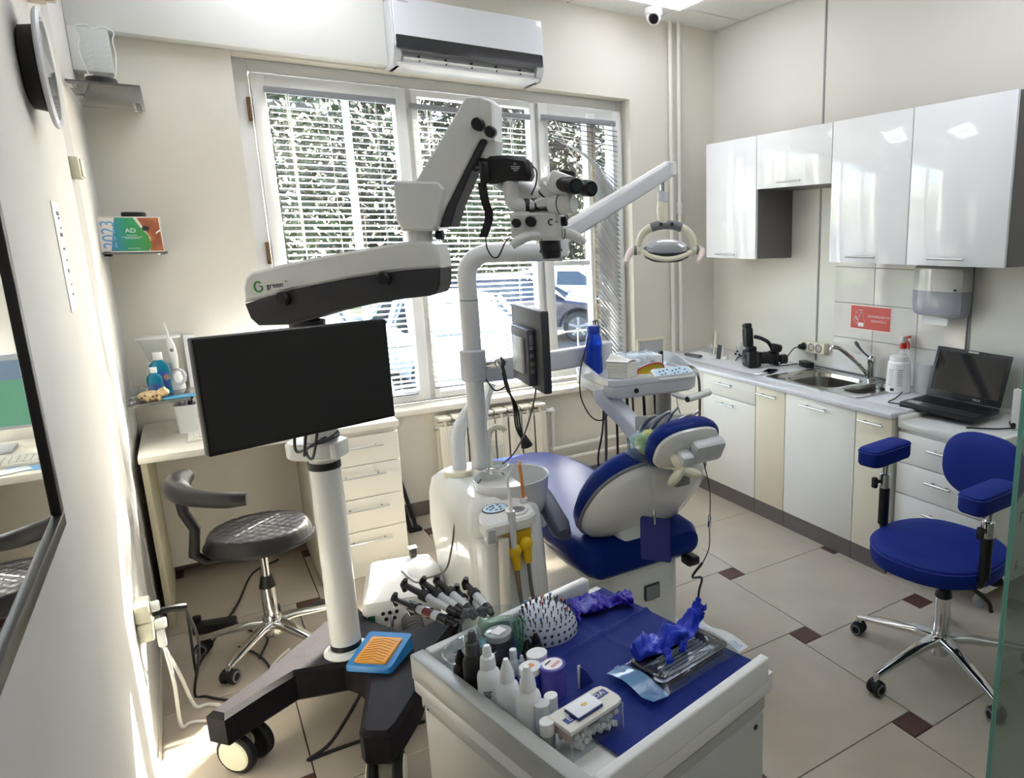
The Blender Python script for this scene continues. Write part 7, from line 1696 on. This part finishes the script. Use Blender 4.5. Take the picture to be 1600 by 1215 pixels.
rnd = random.Random(2)
COT = mat('cotton_white', 'd3d4cc', 0.95)
for k in range(130):
    x, y, z = rnd.uniform(-0.042, 0.050), rnd.uniform(-0.022, 0.022), rnd.uniform(0.008, 0.045); a, b = rnd.uniform(0, 6.28), rnd.uniform(-0.6, 0.6)
    d_ = Vector((math.cos(a) * math.cos(b), math.sin(a) * math.cos(b), math.sin(b))) * 0.006
    part(t, 'cotton_roll', MB().cyl(Vector((x, y, z)) - d_, Vector((x, y, z)) + d_, 0.0055, n=8, bev=0.001), COT)
BLK = mat('lettering_blue', '1f2f78', 0.4)
part(t, 'lettering_patch', MB().b2((-0.050, -0.012, 0.0601), (-0.030, 0.004, 0.0605)), BLK)
part(t, 'lettering_patch', MB().b2((0.012, 0.0, 0.0601), (0.052, 0.018, 0.0605)), BLK)
text_part(t, 'lettering', 'E', 0.016, Matrix.Translation((-0.040, -0.004, 0.0607)), mat('label_white', 'e6e2e4', 0.5), world=False)
text_part(t, 'lettering', 'DA', 0.016, Matrix.Translation((0.036, 0.009, 0.0607)), mat('label_white', 'e6e2e4', 0.5), world=False)
t = thing('mixing_pad', 'small white mixing pad with yellow smear on the cotton box lid', 'pad', tuple(cp(-0.138, -0.143, KZ + 0.061)), CA)
part(t, 'backing', MB().b2((-0.027, -0.020, 0), (0.027, 0.020, 0.004), 0.0008), BLK)
part(t, 'sheet', MB().b2((-0.026, -0.018, 0.004), (0.028, 0.021, 0.006), 0.0004), mat('pad_white', 'eceef2', 0.5))
part(t, 'smear', MB().ell((0.003, 0.003, 0.0063), (0.006, 0.005, 0.0008), 12, 6), mat('smear_yellow', 'd8c06a', 0.4))
# sachet
t = thing('sachet', 'small navy and white paper sachet standing on the cart', 'sachet', tuple(cp(-0.058, -0.028)))
part(t, 'fold', MB().add([(0, 0, 0.004), (0.028, 0.012, 0.004), (0.006, 0.003, 0.052), (0.0, 0.0015, 0.052), (0, 0.002, 0.004), (0.028, 0.014, 0.004), (0.006, 0.005, 0.052), (0.0, 0.0035, 0.052)], [(0, 1, 2, 3), (7, 6, 5, 4), (0, 1, 5, 4), (1, 2, 6, 5), (2, 3, 7, 6), (3, 0, 4, 7)]), mat('label_white', 'e6e2e4', 0.5))
part(t, 'fold', MB().add([(0.002, -0.004, 0.004), (0.034, 0.003, 0.004), (0.016, 0.001, 0.036), (0.006, 0, 0.048), (0.002, -0.002, 0.004), (0.034, 0.005, 0.004), (0.016, 0.003, 0.036), (0.006, 0.002, 0.048)], [(0, 1, 2, 3), (7, 6, 5, 4), (0, 1, 5, 4), (1, 2, 6, 5), (2, 3, 7, 6), (3, 0, 4, 7)]), BLK)
# gloves
def crumple(pts, wd, ht, seed, nu=60, nv=34):
    """flattened crumpled sleeve along pts (cart coordinates, z above the bib)"""
    rnd = random.Random(seed)
    cs = catmull([Vector(p) for p in pts], 26)
    ph = [(rnd.uniform(0.5, 1.6) * rnd.choice((-1, 1)), rnd.randint(1, 5), rnd.uniform(0, 6.28), rnd.uniform(0.4, 1)) for _ in range(9)]
    fine = [(rnd.uniform(1.5, 5.0) * rnd.choice((-1, 1)), rnd.randint(2, 7), rnd.uniform(0, 6.28)) for _ in range(7)]
    rings = []
    M_ = len(cs)
    for i, p in enumerate(cs):
        q = i / (M_ - 1)
        d = (cs[min(i + 1, M_ - 1)] - cs[max(i - 1, 0)]).normalized()
        n_ = Vector((-d.y, d.x, 0)).normalized()
        env = wd * (0.55 + 0.45 * math.sin(PI * min(1, q * 1.15 + 0.12)) + 0.12 * math.sin(11 * q + seed))
        rr = []
        for k in range(nv):
            a = 2 * PI * k / nv
            f = 1 + 0.22 * sum(w_ * math.sin(fq * 14 * q + m_ * a + p0) for fq, m_, p0, w_ in ph) / 2.2
            f += 0.16 * sum(0.5 - abs(math.sin(fq * 9 * q + m_ * a * 0.5 + p0)) for fq, m_, p0 in fine) / 2
            z = max(0.0, ht * (0.5 + 0.5 * math.sin(a)) * f * (0.7 + 0.5 * math.sin(9 * q + seed) ** 2)) + 0.0005
            v = p + n_ * env / 2 * math.cos(a) * f + Vector((0, 0, z))
            rr.append(tuple(cp(v.x, v.y, KZ + v.z)))
        rings.append(rr)
    return MB().loft(rings)
GLV = mat('nitrile_violet', '2a1fa0', 0.38, bump=0.5, bscale=90)
GLV2 = mat('nitrile_blue', '1c38bc', 0.38, bump=0.5, bscale=90)
t = thing('nitrile_glove', 'violet nitrile glove lying beside the grey bur dome', 'glove', tuple(cp(0.15, 0.19)))
part(t, 'glove', crumple([(0.088, 0.215, 0.006), (0.12, 0.205, 0.006), (0.16, 0.182, 0.006), (0.20, 0.16, 0.006), (0.238, 0.132, 0.006)], 0.075, 0.022, 3), GLV, W=True, ang=35)
for k, (a, b) in enumerate((((0.105, 0.19, 0.006), (0.09, 0.155, 0.004)), ((0.21, 0.17, 0.006), (0.238, 0.165, 0.008)), ((0.15, 0.20, 0.006), (0.13, 0.235, 0.004)))):
    m0 = (Vector(a) + Vector(b)) / 2 + Vector((0.006, 0.004, 0.003))
    part(t, 'finger', crumple([a, tuple(m0), b], 0.022, 0.012, 5 + k, nv=16), GLV, W=True)
t = thing('nitrile_glove', 'bright blue nitrile glove draped over the sealed black tray', 'glove', tuple(cp(0.16, -0.09, KZ + 0.02)))
part(t, 'glove', crumple([(0.055, -0.068, 0.030), (0.09, -0.078, 0.032), (0.13, -0.085, 0.034), (0.17, -0.09, 0.034), (0.21, -0.085, 0.036), (0.235, -0.08, 0.042)], 0.062, 0.034, 7), GLV2, W=True, ang=35)
for k, (a, b) in enumerate((((0.11, -0.09, 0.03), (0.085, -0.135, 0.032)), ((0.225, -0.08, 0.05), (0.248, -0.068, 0.075)), ((0.15, -0.10, 0.03), (0.13, -0.13, 0.034)), ((0.22, -0.09, 0.05), (0.235, -0.10, 0.072)))):
    m0 = (Vector(a) + Vector(b)) / 2 + Vector((0.006, 0.004, 0.004))
    part(t, 'finger', crumple([a, tuple(m0), b], 0.024, 0.012, 15 + k, nv=16), GLV2, W=True)
# sealed tray pouch
t = thing('sterile_pouch', 'black tray sealed in a blue clear sterile pouch on the cart', 'pouch', tuple(cp(0.14, -0.11, KZ + 0.004)))
PM = CF @ Matrix.Translation((0.135, -0.115, KZ + 0.006)) @ Matrix.Rotation(math.radians(-3), 4, 'Z')
to = rrect(0.185, 0.10, 0.014)
part(t, 'black_tray', MB().loft([[(x * 0.95, y * 0.92, 0) for x, y in to], [(x, y, 0.018) for x, y in to], [(x * 1.04, y * 1.06, 0.0185) for x, y in to], [(x * 1.04, y * 1.06, 0.020) for x, y in to], [(x * 0.96, y * 0.94, 0.020) for x, y in to], [(x * 0.92, y * 0.88, 0.006) for x, y in to]], M=PM), mat('tray_black', '0e0f14', 0.15, coat=0.4), W=True)
for k in range(6):
    part(t, 'wrapped_tool', MB().tube([PM @ Vector((-0.07 + 0.006 * k, -0.03 + 0.011 * k, 0.012)), PM @ Vector((0.0, -0.028 + 0.010 * k, 0.013)), PM @ Vector((0.07, -0.03 + 0.011 * k, 0.012))], 0.0028, 6, 2), STEEL, W=True)
rnd = random.Random(9)
gz = [[rnd.uniform(-1, 1) for _ in range(23)] for _ in range(15)]
def pouch(u, v):
    x, y = -0.122 + 0.244 * u, -0.068 + 0.136 * v
    e = min(1, 6 * min(u, 1 - u), 6 * min(v, 1 - v))
    z = 0.0035 + 0.021 * e + 0.0012 * math.sin(17 * u + 5 * v) * math.sin(6 * u - 13 * v)
    if u < 0.06 or u > 0.94:
        z += 0.012 * abs(u - 0.5) * (0.4 + abs(gz[int(v * 14)][3]))
    return tuple(PM @ Vector((x, y, z)))
part(t, 'clear_film', MB().grid(pouch, 44, 28), thin('pouch_film', 'dfeaf6', 0.05, 0.08), W=True, ang=60)
for x0, x1 in ((-0.135, -0.095), (0.105, 0.135)):
    part(t, 'pouch_end', MB().grid(lambda u, v: PM @ Vector((x0 + (x1 - x0) * u, -0.07 + 0.14 * v, 0.004 + 0.016 * (u if x0 < 0 else 1 - u) * math.sin(PI * v) + 0.01 * (1 - u if x0 < 0 else u) * abs(math.sin(4 * v + x0 * 30)))), 8, 12), thin('pouch_blue' if x0 < 0 else 'pouch_white', '7fb3e0' if x0 < 0 else 'e8eef2', 0.55, 0.15), W=True, ang=25)
# syringe stand at the cart corner
t = thing('syringe_stand', 'clear acrylic stand with green base for composite syringes', 'stand', tuple(cp(-0.06, 0.222)))
SB = cp(-0.055, 0.226)
ls = Vector((-0.78, 0.56, 0.25)).normalized()
part(t, 'base', MB().lathe([(0.026, 0), (0.028, 0.003), (0.027, 0.022), (0.02, 0.028)], tuple(cp(-0.112, 0.215)), 24), mat('base_teal', '1f4a52', 0.25), W=True)
part(t, 'base_top', MB().lathe([(0.018, 0.028), (0.017, 0.030), (0.006, 0.0305)], tuple(cp(-0.112, 0.215)), 24), mat('base_cyan', '6fc6e6', 0.2), W=True)
part(t, 'acrylic_block', MB().box((0, 0, 0), (0.085, 0.035, 0.035), bev=0.004, M=CF @ Matrix.Translation((-0.070, 0.225, KZ + 0.045)) @ Matrix.Rotation(0.35, 4, 'Y')), thin('acrylic_green', 'd2e6da', 0.14, 0.05), W=True)
part(t, 'acrylic_plate', MB().box((0, 0, 0), (0.15, 0.004, 0.06), bev=0.001, M=CF @ Matrix.Translation((-0.075, 0.245, KZ + 0.055)) @ Matrix.Rotation(0.3, 4, 'Y')), CLEAR, W=True)
SYB = mat('syringe_black', '1c191a', 0.35, coat=0.2)
SYW = mat('syringe_label', 'd5d8d8', 0.4)
specs = [((0.387, 1.429, 0.786), (0.299, 1.585, 0.804), 0), ((0.407, 1.419, 0.799), (0.321, 1.578, 0.836), 1), ((0.413, 1.415, 0.802), (0.356, 1.554, 0.841), 0), ((0.421, 1.408, 0.798), (0.416, 1.507, 0.825), 1), ((0.454, 1.387, 0.805), (0.434, 1.498, 0.839), 0), ((0.399, 1.422, 0.791), (0.325, 1.561, 0.784), 1), ((0.427, 1.406, 0.802), (0.382, 1.536, 0.845), 0), ((0.44, 1.396, 0.802), (0.441, 1.487, 0.818), 1)]
places = ['lowest left', 'second lowest left', 'upper middle', 'tallest middle', 'second from right', 'lowest of all', 'front middle', 'rightmost']
for k, (a, b, ty) in enumerate(specs):
    a, b = Vector(a), Vector(b)
    s_ = thing('composite_syringe', 'black and white composite syringe leaning over the cart rail, %s in the fan' % places[k], 'syringe', tuple(a), 0, 'composite syringes in the acrylic stand')
    d = (b - a)
    part(s_, 'barrel', MB().cyl(a + d * 0.25, a + d * 0.62, 0.0088, n=12), SYW, W=True)
    part(s_, 'front_cap', MB().cyl(a, a + d * 0.26, 0.006, 0.010, n=12).cyl(a + d * 0.12, a + d * 0.26, 0.010, n=12), SYB, W=True)
    part(s_, 'collar', MB().cyl(a + d * 0.60, a + d * 0.70, 0.0125, n=10), SYB, W=True)
    part(s_, 'plunger', MB().cyl(a + d * 0.68, b, 0.0075, 0.0065, n=10), SYB, W=True)
    n_ = d.cross(Vector((0, 0, 1))).normalized()
    up2 = n_.cross(d).normalized()
    part(s_, 'thumb_rest', MB().tube([b - up2 * 0.016 - d * 0.03, b, b + up2 * 0.016 - d * 0.03], [0.005, 0.0085, 0.005], 8, 3), SYB, W=True)
    if k == 0:
        part(s_, 'red_label', MB().cyl(a + d * 0.36, a + d * 0.5, 0.0091, n=12), mat('label_red', '7c3a36', 0.5), W=True)

# ================================================================ foot pedal on the stand, suction box, floor cables
t = thing('foot_pedal', 'blue foot pedal with orange tread on the black stand base', 'pedal', (0.372, 2.300, 0.25))
FFm = Matrix.Translation((0.375, 2.300, 0.2505)) @ Matrix.Rotation(math.radians(-42), 4, 'Z')
FB = mat('pedal_blue', '2f86c9', 0.35); FO = mat('pedal_orange', 'e09a2a', 0.4)
part(t, 'housing', MB().loft([[(x, y, 0) for x, y in rrect(0.155, 0.155, 0.012)], [(x, y, 0.014) for x, y in rrect(0.155, 0.155, 0.012)], [(x * 0.97, y * 0.97, 0.02 + (0.03 if y > 0 else 0.0)) for x, y in rrect(0.155, 0.155, 0.012)]], M=FFm), FB, W=True)
tread = MB().loft([[(x * k, y * k - 0.006, z + 0.16 * (y + 0.06)) for x, y in rrect(0.11, 0.115, 0.008)] for k, z in ((1.0, 0.014), (1.0, 0.026), (0.95, 0.030))], M=FFm)
p_ = part(t, 'tread', tread, FO, W=True)
for k in range(9):
    y = -0.05 + 0.0115 * k
    part(p_, 'tread_rib', MB().tube([FFm @ Vector((-0.042, y - 0.012, 0.0302 + 0.16 * (y - 0.012 + 0.066))), FFm @ Vector((0, y, 0.0302 + 0.16 * (y + 0.066))), FFm @ Vector((0.042, y - 0.012, 0.0302 + 0.16 * (y - 0.012 + 0.066)))], 0.0013, 5, 1), mat('rib_orange', 'c4801c', 0.5), W=True)
part(t, 'warning_sticker', MB().add([(-0.0782, -0.06, 0.004), (-0.0782, -0.035, 0.004), (-0.0782, -0.0475, 0.018)], [(0, 1, 2)], FFm), mat('sticker_yellow', 'e0c43a', 0.5), W=True)
part(t, 'cable', MB().tube([FFm @ Vector((0.0, 0.075, 0.02)), (0.43, 2.40, 0.26), (0.46, 2.50, 0.28), (0.475, 2.60, 0.18)], 0.004, 6, 5), CABLE, W=True)
t = thing('suction_box', 'white suction unit box with corrugated hose beside the microscope stand', 'suction unit', (0.58, 2.80, 0))
UB = Matrix.Translation((0.548, 2.735, 0.03)) @ Matrix.Rotation(math.radians(-14), 4, 'Z')
so_ = rrect(0.27, 0.30, 0.02)
UW = mat('suction_white', 'ebe9e4', 0.3)
part(t, 'housing', MB().loft([[(x, y, 0.012) for x, y in so_], [(x, y, 0.24) for x, y in so_], [(x * 0.97, y * 0.97, 0.262) for x, y in so_], [(x * 0.8, y * 0.72 + 0.03, 0.30) for x, y in so_]], M=UB), UW, W=True)
part(t, 'filter_dome', MB().ell((0.08, 0.0, 0.225), (0.085, 0.13, 0.10), 24, 14, UB), UW, W=True)
part(t, 'foot_rail', MB().b2((-0.12, -0.13, -0.03), (0.12, 0.13, 0.012), 0.002, M=UB), BLACK, W=True)
part(t, 'power_switch', MB().box((-0.105, -0.151, 0.20), (0.024, 0.004, 0.028), bev=0.001, M=UB), mat('switch_green', '1d5a4a', 0.3), W=True)
for x, z in ((-0.065, 0.217), (-0.042, 0.217), (-0.018, 0.217), (-0.056, 0.193), (-0.028, 0.193)):
    part(t, 'indicator', MB().cyl(UB @ Vector((x, -0.150, z)), UB @ Vector((x, -0.1535, z)), 0.007, n=14), mat('indicator_brown', '3a1d1c', 0.3), W=True)
part(t, 'jack', MB().cyl(UB @ Vector((-0.04, -0.150, 0.165)), UB @ Vector((-0.04, -0.168, 0.165)), 0.010, n=12), CREAM, W=True)
part(t, 'cable', MB().tube([UB @ Vector((-0.04, -0.166, 0.165)), UB @ Vector((-0.052, -0.185, 0.13)), UB @ Vector((-0.06, -0.19, 0.05))], 0.003, 6, 4), CABLE, W=True)
hc = catmull([UB @ Vector((0.03, -0.14, 0.17)), UB @ Vector((0.033, -0.185, 0.16)), UB @ Vector((0.045, -0.21, 0.13)), UB @ Vector((0.06, -0.225, 0.09))], 6)
part(t, 'corrugated_hose', MB().tube(hc, 0.034, 18, 1), mat('hose_grey', '4c4a48', 0.5), W=True)
for i in range(0, len(hc) - 1):
    d = (hc[i + 1] - hc[i]).normalized()
    for q in (0.2, 0.7):
        p = hc[i].lerp(hc[i + 1], q)
        part(t, 'hose_rib', MB().cyl(p - d * 0.0025, p + d * 0.0025, 0.0375, n=18), mat('hose_rib_grey', '6b6865', 0.45), W=True)
t = thing('small_black_box', 'small black clip box on top of the white suction unit', 'clip', (0.63, 2.85, 0.327))
part(t, 'clip_body', MB().b2((0.615, 2.84, 0.327), (0.64, 2.865, 0.367), 0.003), BLACK, W=True)
part(t, 'clip_top', MB().b2((0.612, 2.838, 0.367), (0.643, 2.867, 0.372), 0.001), WHITE, W=True)
solo('floor_cable', MB().tube([(XL + 0.13, 2.66, 0.44), (-0.13, 2.80, 0.30), (-0.14, 2.95, 0.05), (-0.13, 3.10, 0.006), (-0.05, 3.35, 0.006), (0.02, 3.55, 0.006), (0.10, 3.85, 0.006), (0.22, 3.95, 0.006)], 0.0045, 6, 6), CABLE, 'black cable from the wall socket over the floor under the desk', 'cable')
solo('floor_cable', MB().tube([(XL + 0.13, 2.66, 0.44), (-0.11, 2.75, 0.25), (-0.15, 2.86, 0.02), (-0.12, 2.84, 0.006), (-0.03, 2.76, 0.006), (0.08, 2.86, 0.006), (0.06, 3.02, 0.006), (0.0, 3.14, 0.006)], 0.0045, 6, 6), CABLE, 'black cable looping on the floor around the stool caster', 'cable')
solo('floor_cable', MB().tube([(XL + 0.065, 2.605, 0.34), (-0.185, 2.63, 0.20), (-0.19, 2.68, 0.02), (-0.16, 2.70, 0.006), (-0.06, 2.66, 0.006), (0.06, 2.70, 0.006), (0.20, 2.78, 0.006)], 0.0055, 8, 6), CABLEW, 'white cable running from the wall plug to the stand base', 'cable')
solo('floor_cable', MB().tube([(XL + 0.06, 2.615, 0.35), (-0.17, 2.68, 0.20), (-0.15, 2.76, 0.03), (-0.11, 2.78, 0.006), (0.0, 2.70, 0.006), (0.10, 2.92, 0.006), (0.16, 3.0, 0.006)], 0.0055, 8, 6), CABLEW, 'second white cable curving past the stool caster on the floor', 'cable')
t = thing('power_brick', 'black power brick lying on the floor under the stool', 'adapter', (-0.06, 3.38, 0))
part(t, 'brick', MB().box((-0.07, 3.36, 0.02), (0.15, 0.06, 0.038), rz=-0.3, bev=0.006), BLACK, W=True)
part(t, 'strap', MB().box((-0.13, 3.40, 0.05), (0.03, 0.03, 0.03), rz=-0.3, bev=0.008), BLACK, W=True)
part(t, 'cable', MB().tube([(0.0, 3.34, 0.02), (0.05, 3.25, 0.006), (0.10, 3.15, 0.006), (0.06, 3.0, 0.006)], 0.0045, 6, 5), CABLE, W=True)
solo('stand_cable', MB().tube([(0.33, 2.36, 0.16), (0.30, 2.33, 0.12), (0.20, 2.28, 0.03), (0.13, 2.27, 0.006), (0.20, 2.27, 0.006), (0.35, 2.26, 0.006), (0.48, 2.24, 0.006)], 0.006, 8, 6), CABLE, 'thick black cable under the microscope stand touching the floor', 'cable')
solo('floor_cloth', MB().grid(lambda u, v: (0.27 + 0.12 * u, 3.26 + 0.10 * v, 0.003 + 0.02 * math.sin(PI * u) * math.sin(PI * v) * (1 + 0.6 * math.sin(9 * u + 7 * v))), 16, 16), mat('cloth_grey', '55504c', 0.9), 'dark grey rag on the floor behind the stool', 'cloth')
solo('foot_switch_cable', MB().tube([(1.395, 1.905, 0.45), (1.42, 2.0, 0.35), (1.50, 2.05, 0.30), (1.52, 2.10, 0.2), (1.53, 2.12, 0.03)], 0.005, 6, 5), CABLE, 'black cable hanging at the right side of the dental chair', 'cable')
solo('chair_lever', MB().b2((1.475, 2.10, 0.33), (1.53, 2.16, 0.365), 0.008), BLACK, 'small black lever at the right side of the dental chair base', 'lever')

# ================================================================ glass partition at the right edge
t = thing('glass_partition', 'clear green tinted glass partition at the right edge', 'partition', (2.2, 0.70, 0))
GX = 1.268
part(t, 'glass_sheet', MB().b2((GX + 0.004, 0.697, 0.0), (2.6, 0.705, 2.3)), thin('partition_glass', 'c9d6d0', 0.07, 0.01), W=True)
part(t, 'glass_edge', MB().b2((GX - 0.001, 0.6965, 0.0), (GX + 0.004, 0.7055, 2.3), 0.0008), mat('teal_edge', '6fae9f', 0.15), W=True)
for k, z in enumerate((1.28, 1.15, 1.06, 0.955, 0.62)):
    part(t, 'frosted_mark', MB().b2((GX + 0.022, 0.6962, z), (GX + 0.030, 0.6968, z + 0.003)).b2((GX + 0.022, 0.6962, z - 0.018), (GX + 0.0245, 0.6968, z + 0.003)).b2((GX + 0.022, 0.6962, z - 0.009), (GX + 0.028, 0.6968, z - 0.007)), mat('mark_grey', '5e6a66', 0.6), W=True)

# ================================================================ outside the window
GZ = -0.6
struct('ground', MB().b2((-25, 4.6, GZ - 0.1), (45, 60, GZ)), mat('asphalt', '443e3b', 0.85, noise=0.3, nscale=1.5, bump=0.3, bscale=20))
solo('kerb', MB().b2((-20, 20.9, GZ), (40, 21.2, GZ + 0.14), 0.02), mat('kerb_stone', 'a09a90', 0.8, noise=0.2, nscale=4), 'pale kerb stone line along the lawn outside', 'kerb')
solo('lawn', MB().b2((-25, 21.21, GZ), (45, 58, GZ + 0.06)), mat('lawn_green', '6d7c3a', 0.9, noise=0.5, nscale=3, bump=0.6, bscale=25), 'green lawn strip beyond the parked cars', 'lawn', kind='stuff')
def car(name, label, loc, rz, col, mode=0):
    t = thing(name, label, 'car', loc, rz, 'cars parked outside the window')
    pm = mat('paint_' + col, col, 0.25, 0.0, coat=0.4)
    gm_ = mat('car_glass', '20262c', 0.03, coat=0.6)
    prof = [(-2.15, 0.32), (-2.2, 0.55), (-2.12, 0.86), (-1.6, 0.93), (-1.0, 0.95), (0.75, 0.93), (1.6, 0.82), (2.1, 0.66), (2.2, 0.48), (2.15, 0.30)]
    def wheel_cut(x0):
        return [(x0 + 0.36 * math.cos(a), 0.32 + 0.36 * math.sin(a)) for a in [PI * k / 8 for k in range(0, 9)]]
    low = [(2.15, 0.25)] + [(x, z) for x, z in wheel_cut(1.35)] + [(x, z) for x, z in wheel_cut(-1.3)] + [(-2.1, 0.25)]
    outl = prof + low
    Mxz_ = frame((0, 0, 0), (1, 0, 0), (0, 0, 1), (0, -1, 0))
    part(t, 'body', MB().prism(outl, -0.86, 0.86, Mxz_, bev=0.05), pm)
    lo_ = [(-1.75, 0.80), (-1.55, 0.80), (0.95, 0.80), (1.0, 0.80)]
    def cab(zs_):
        rings = []
        for z, x0, x1, hw in zs_:
            rings.append([(x, y, z) for x, y in ((x0, -hw), (x1, -hw * 0.96), (x1 + 0.03, 0), (x1, hw * 0.96), (x0, hw), (x0 - 0.03, 0))])
        return MB().loft(rings)
    part(t, 'windows', cab(((0.90, -1.72, 1.05, 0.80), (1.32, -1.12, 0.32, 0.64))), gm_)
    part(t, 'roof', cab(((1.30, -1.15, 0.36, 0.655), (1.38, -1.0, 0.22, 0.60), (1.42, -0.7, -0.05, 0.5))), pm)
    for sy in (-1, 1):
        for xa, xb in ((-1.76, -1.13), (-0.30, -0.30), (1.08, 0.34)):
            part(t, 'pillar', MB().tube([(xa, sy * 0.80, 0.88), (xb, sy * 0.65, 1.33)], 0.045, 6, 1), pm)
        for x in (1.35, -1.3):
            w_ = part(t, 'wheel', MB().cyl((x, sy * 0.68, 0.32), (x, sy * 0.87, 0.32), 0.32, n=24, bev=0.03), RUBBER)
            part(w_, 'hub_cap', MB().cyl((x, sy * 0.86, 0.32), (x, sy * 0.875, 0.32), 0.215, n=20), mat('hub_dark', '44464a', 0.4, 0.5))
            for q in range(5):
                a = 2 * PI * q / 5
                part(w_, 'spoke', MB().box((0, 0, 0), (0.05, 0.012, 0.2), M=Matrix.Translation((x, sy * 0.88, 0.32)) @ Matrix.Rotation(a, 4, 'Y') @ Matrix.Translation((0, 0, 0.11))), GREY)
        part(t, 'headlight', MB().ell((2.08, sy * 0.62, 0.62), (0.10, 0.2, 0.08), 12, 8), mat('headlight', 'd6dadd', 0.05, 0.4))
        part(t, 'side_mirror', MB().ell((0.72, sy * 0.96, 0.99), (0.07, 0.1, 0.06), 10, 8), pm)
        for x in (-0.95, 0.1):
            part(t, 'door_handle', MB().box((x, sy * 0.868, 0.78), (0.16, 0.02, 0.03), bev=0.005), STEEL)
    part(t, 'bumper', MB().box((2.13, 0, 0.36), (0.12, 1.6, 0.12), bev=0.04), DARK)
    part(t, 'number_plate', MB().box((2.20, 0, 0.45), (0.02, 0.5, 0.11)), GLOSSW)
    return t
car('car', 'dark navy sedan parked outside the right window sash', (6.0, 15.1, GZ), math.radians(-28), '12152a')
car('car', 'white car parked close outside behind the middle blind', (3.15, 10.6, GZ), math.radians(-90), 'dfe3e8')
car('car', 'white car parked farther off beyond the navy sedan', (8.9, 18.2, GZ), math.radians(-40), 'e4e6e8')
car('car', 'silver blue car parked outside the left window sash', (1.0, 10.4, GZ), math.radians(-92), '9fb4c6')
LEAFS = [mat('leaf_%d' % k, c, 0.7) for k, c in enumerate(('333f1e', '26301a', '47472a', '3c3026'))]
BARK = mat('bark', '5e5046', 0.9, noise=0.3, nscale=12)
def tree(x, y, h, r, k, label, trunk_r=0.16, nleaf=2600, zlo=0.28, ls=1.0):
    rnd = random.Random(int(x * 10) + k)
    t = thing('tree', label, 'tree', (x, y, GZ + (0.061 if y > 20 else 0)), 0, 'trees beyond the parked cars')
    part(t, 'trunk', MB().tube([(0, 0, 0), (0.1, 0.05, h * 0.3), (-0.05, 0.1, h * 0.55), (0.05, 0, h * 0.85)], [trunk_r, trunk_r * 0.8, trunk_r * 0.6, trunk_r * 0.25], 8, 3), BARK)
    for q in range(5):
        a = rnd.uniform(0, 6.28); z0 = h * rnd.uniform(0.3, 0.6)
        part(t, 'branch', MB().tube([(0, 0, z0), (0.5 * r * math.cos(a), 0.5 * r * math.sin(a), z0 + 0.6), (0.9 * r * math.cos(a), 0.9 * r * math.sin(a), z0 + 1.3)], [0.06, 0.04, 0.02], 6, 3), BARK)
    mb = MB()
    cl_ = [(rnd.uniform(-r, r) * 0.75, rnd.uniform(-r, r) * 0.6, h * rnd.uniform(zlo, 0.95), rnd.uniform(0.35, 0.6) * r) for _ in range(16)]
    for q in range(nleaf):
        cx, cy, cz, cr = cl_[q % 16]
        d = Vector((rnd.gauss(0, 1), rnd.gauss(0, 1), rnd.gauss(0, 1))).normalized() * cr * rnd.uniform(0.5, 1.0)
        p = Vector((cx, cy, cz)) + d
        s_ = rnd.uniform(0.09, 0.2) * ls
        u = Vector((rnd.gauss(0, 1), rnd.gauss(0, 1), rnd.gauss(0, 1))).normalized(); v = u.orthogonal().normalized()
        mb.add([p - u * s_, p + v * s_ * 0.6, p + u * s_, p - v * s_ * 0.6], [(0, 1, 2, 3)])
    me = bpy.data.meshes.new('leaves'); me.from_pydata(mb.v, [], mb.f)
    for mm in (LEAFS[k % 4], LEAFS[(k + 1) % 4]):
        me.materials.append(mm)
    for i, pg in enumerate(me.polygons):
        pg.material_index = i % 2
    o = bpy.data.objects.new('leaves', me); COL.objects.link(o); o.parent = t; o['kind'] = 'stuff'
spots = [(-2.5, 24, 8.5, 2.6, 0, 'olive green tree farthest left beyond the parked cars'), (1.2, 22.5, 8.0, 2.4, 1, 'dark green tree beyond the left window sash'), (4.6, 24, 9.0, 2.7, 3, 'brownish tree seen through the left blind'), (7.6, 22.8, 8.2, 2.4, 3, 'brownish tree seen through the middle blind'), (10.4, 25, 9.0, 2.8, 2, 'yellow green tree beyond the microscope head'), (13.4, 23.6, 8.0, 2.5, 2, 'yellow green tree seen through the right sash'), (16.8, 25, 9.0, 2.8, 0, 'olive green tree farthest right beyond the parked cars')]
for s_ in spots:
    tree(*s_)
tree(5.75, 9.05, 7.2, 1.0, 1, 'young slender tree added close outside to shade the left and middle sashes', 0.07, 3600, 0.62, 0.6)  # added tree: its crown keeps sun off the left and middle sashes
solo('lamp_post', MB().cyl((3.15, 16.5, GZ), (3.15, 16.5, 7.0), 0.09, 0.06, n=12), mat('post_pale', 'c9ccd2', 0.4), 'pale lamp post seen through the left blind', 'lamp post')
rnd = random.Random(77)
mb = MB()
for q in range(26000):
    x = rnd.uniform(-8, 28); y = 30.5 + rnd.uniform(-0.9, 0.9); z = GZ + 0.42 + 8.2 * rnd.random() ** 1.15; s_ = rnd.uniform(0.14, 0.32)
    u = Vector((rnd.gauss(0, 1), rnd.gauss(0, 1), rnd.gauss(0, 1))).normalized(); v = u.orthogonal().normalized()
    p = Vector((x, y, z)); mb.add([p - u * s_, p + v * s_ * 0.6, p + u * s_, p - v * s_ * 0.6], [(0, 1, 2, 3)])
solo('hedge', mb, LEAFS[1], 'tall leafy hedge closing the view behind the trees', 'hedge', kind='stuff')
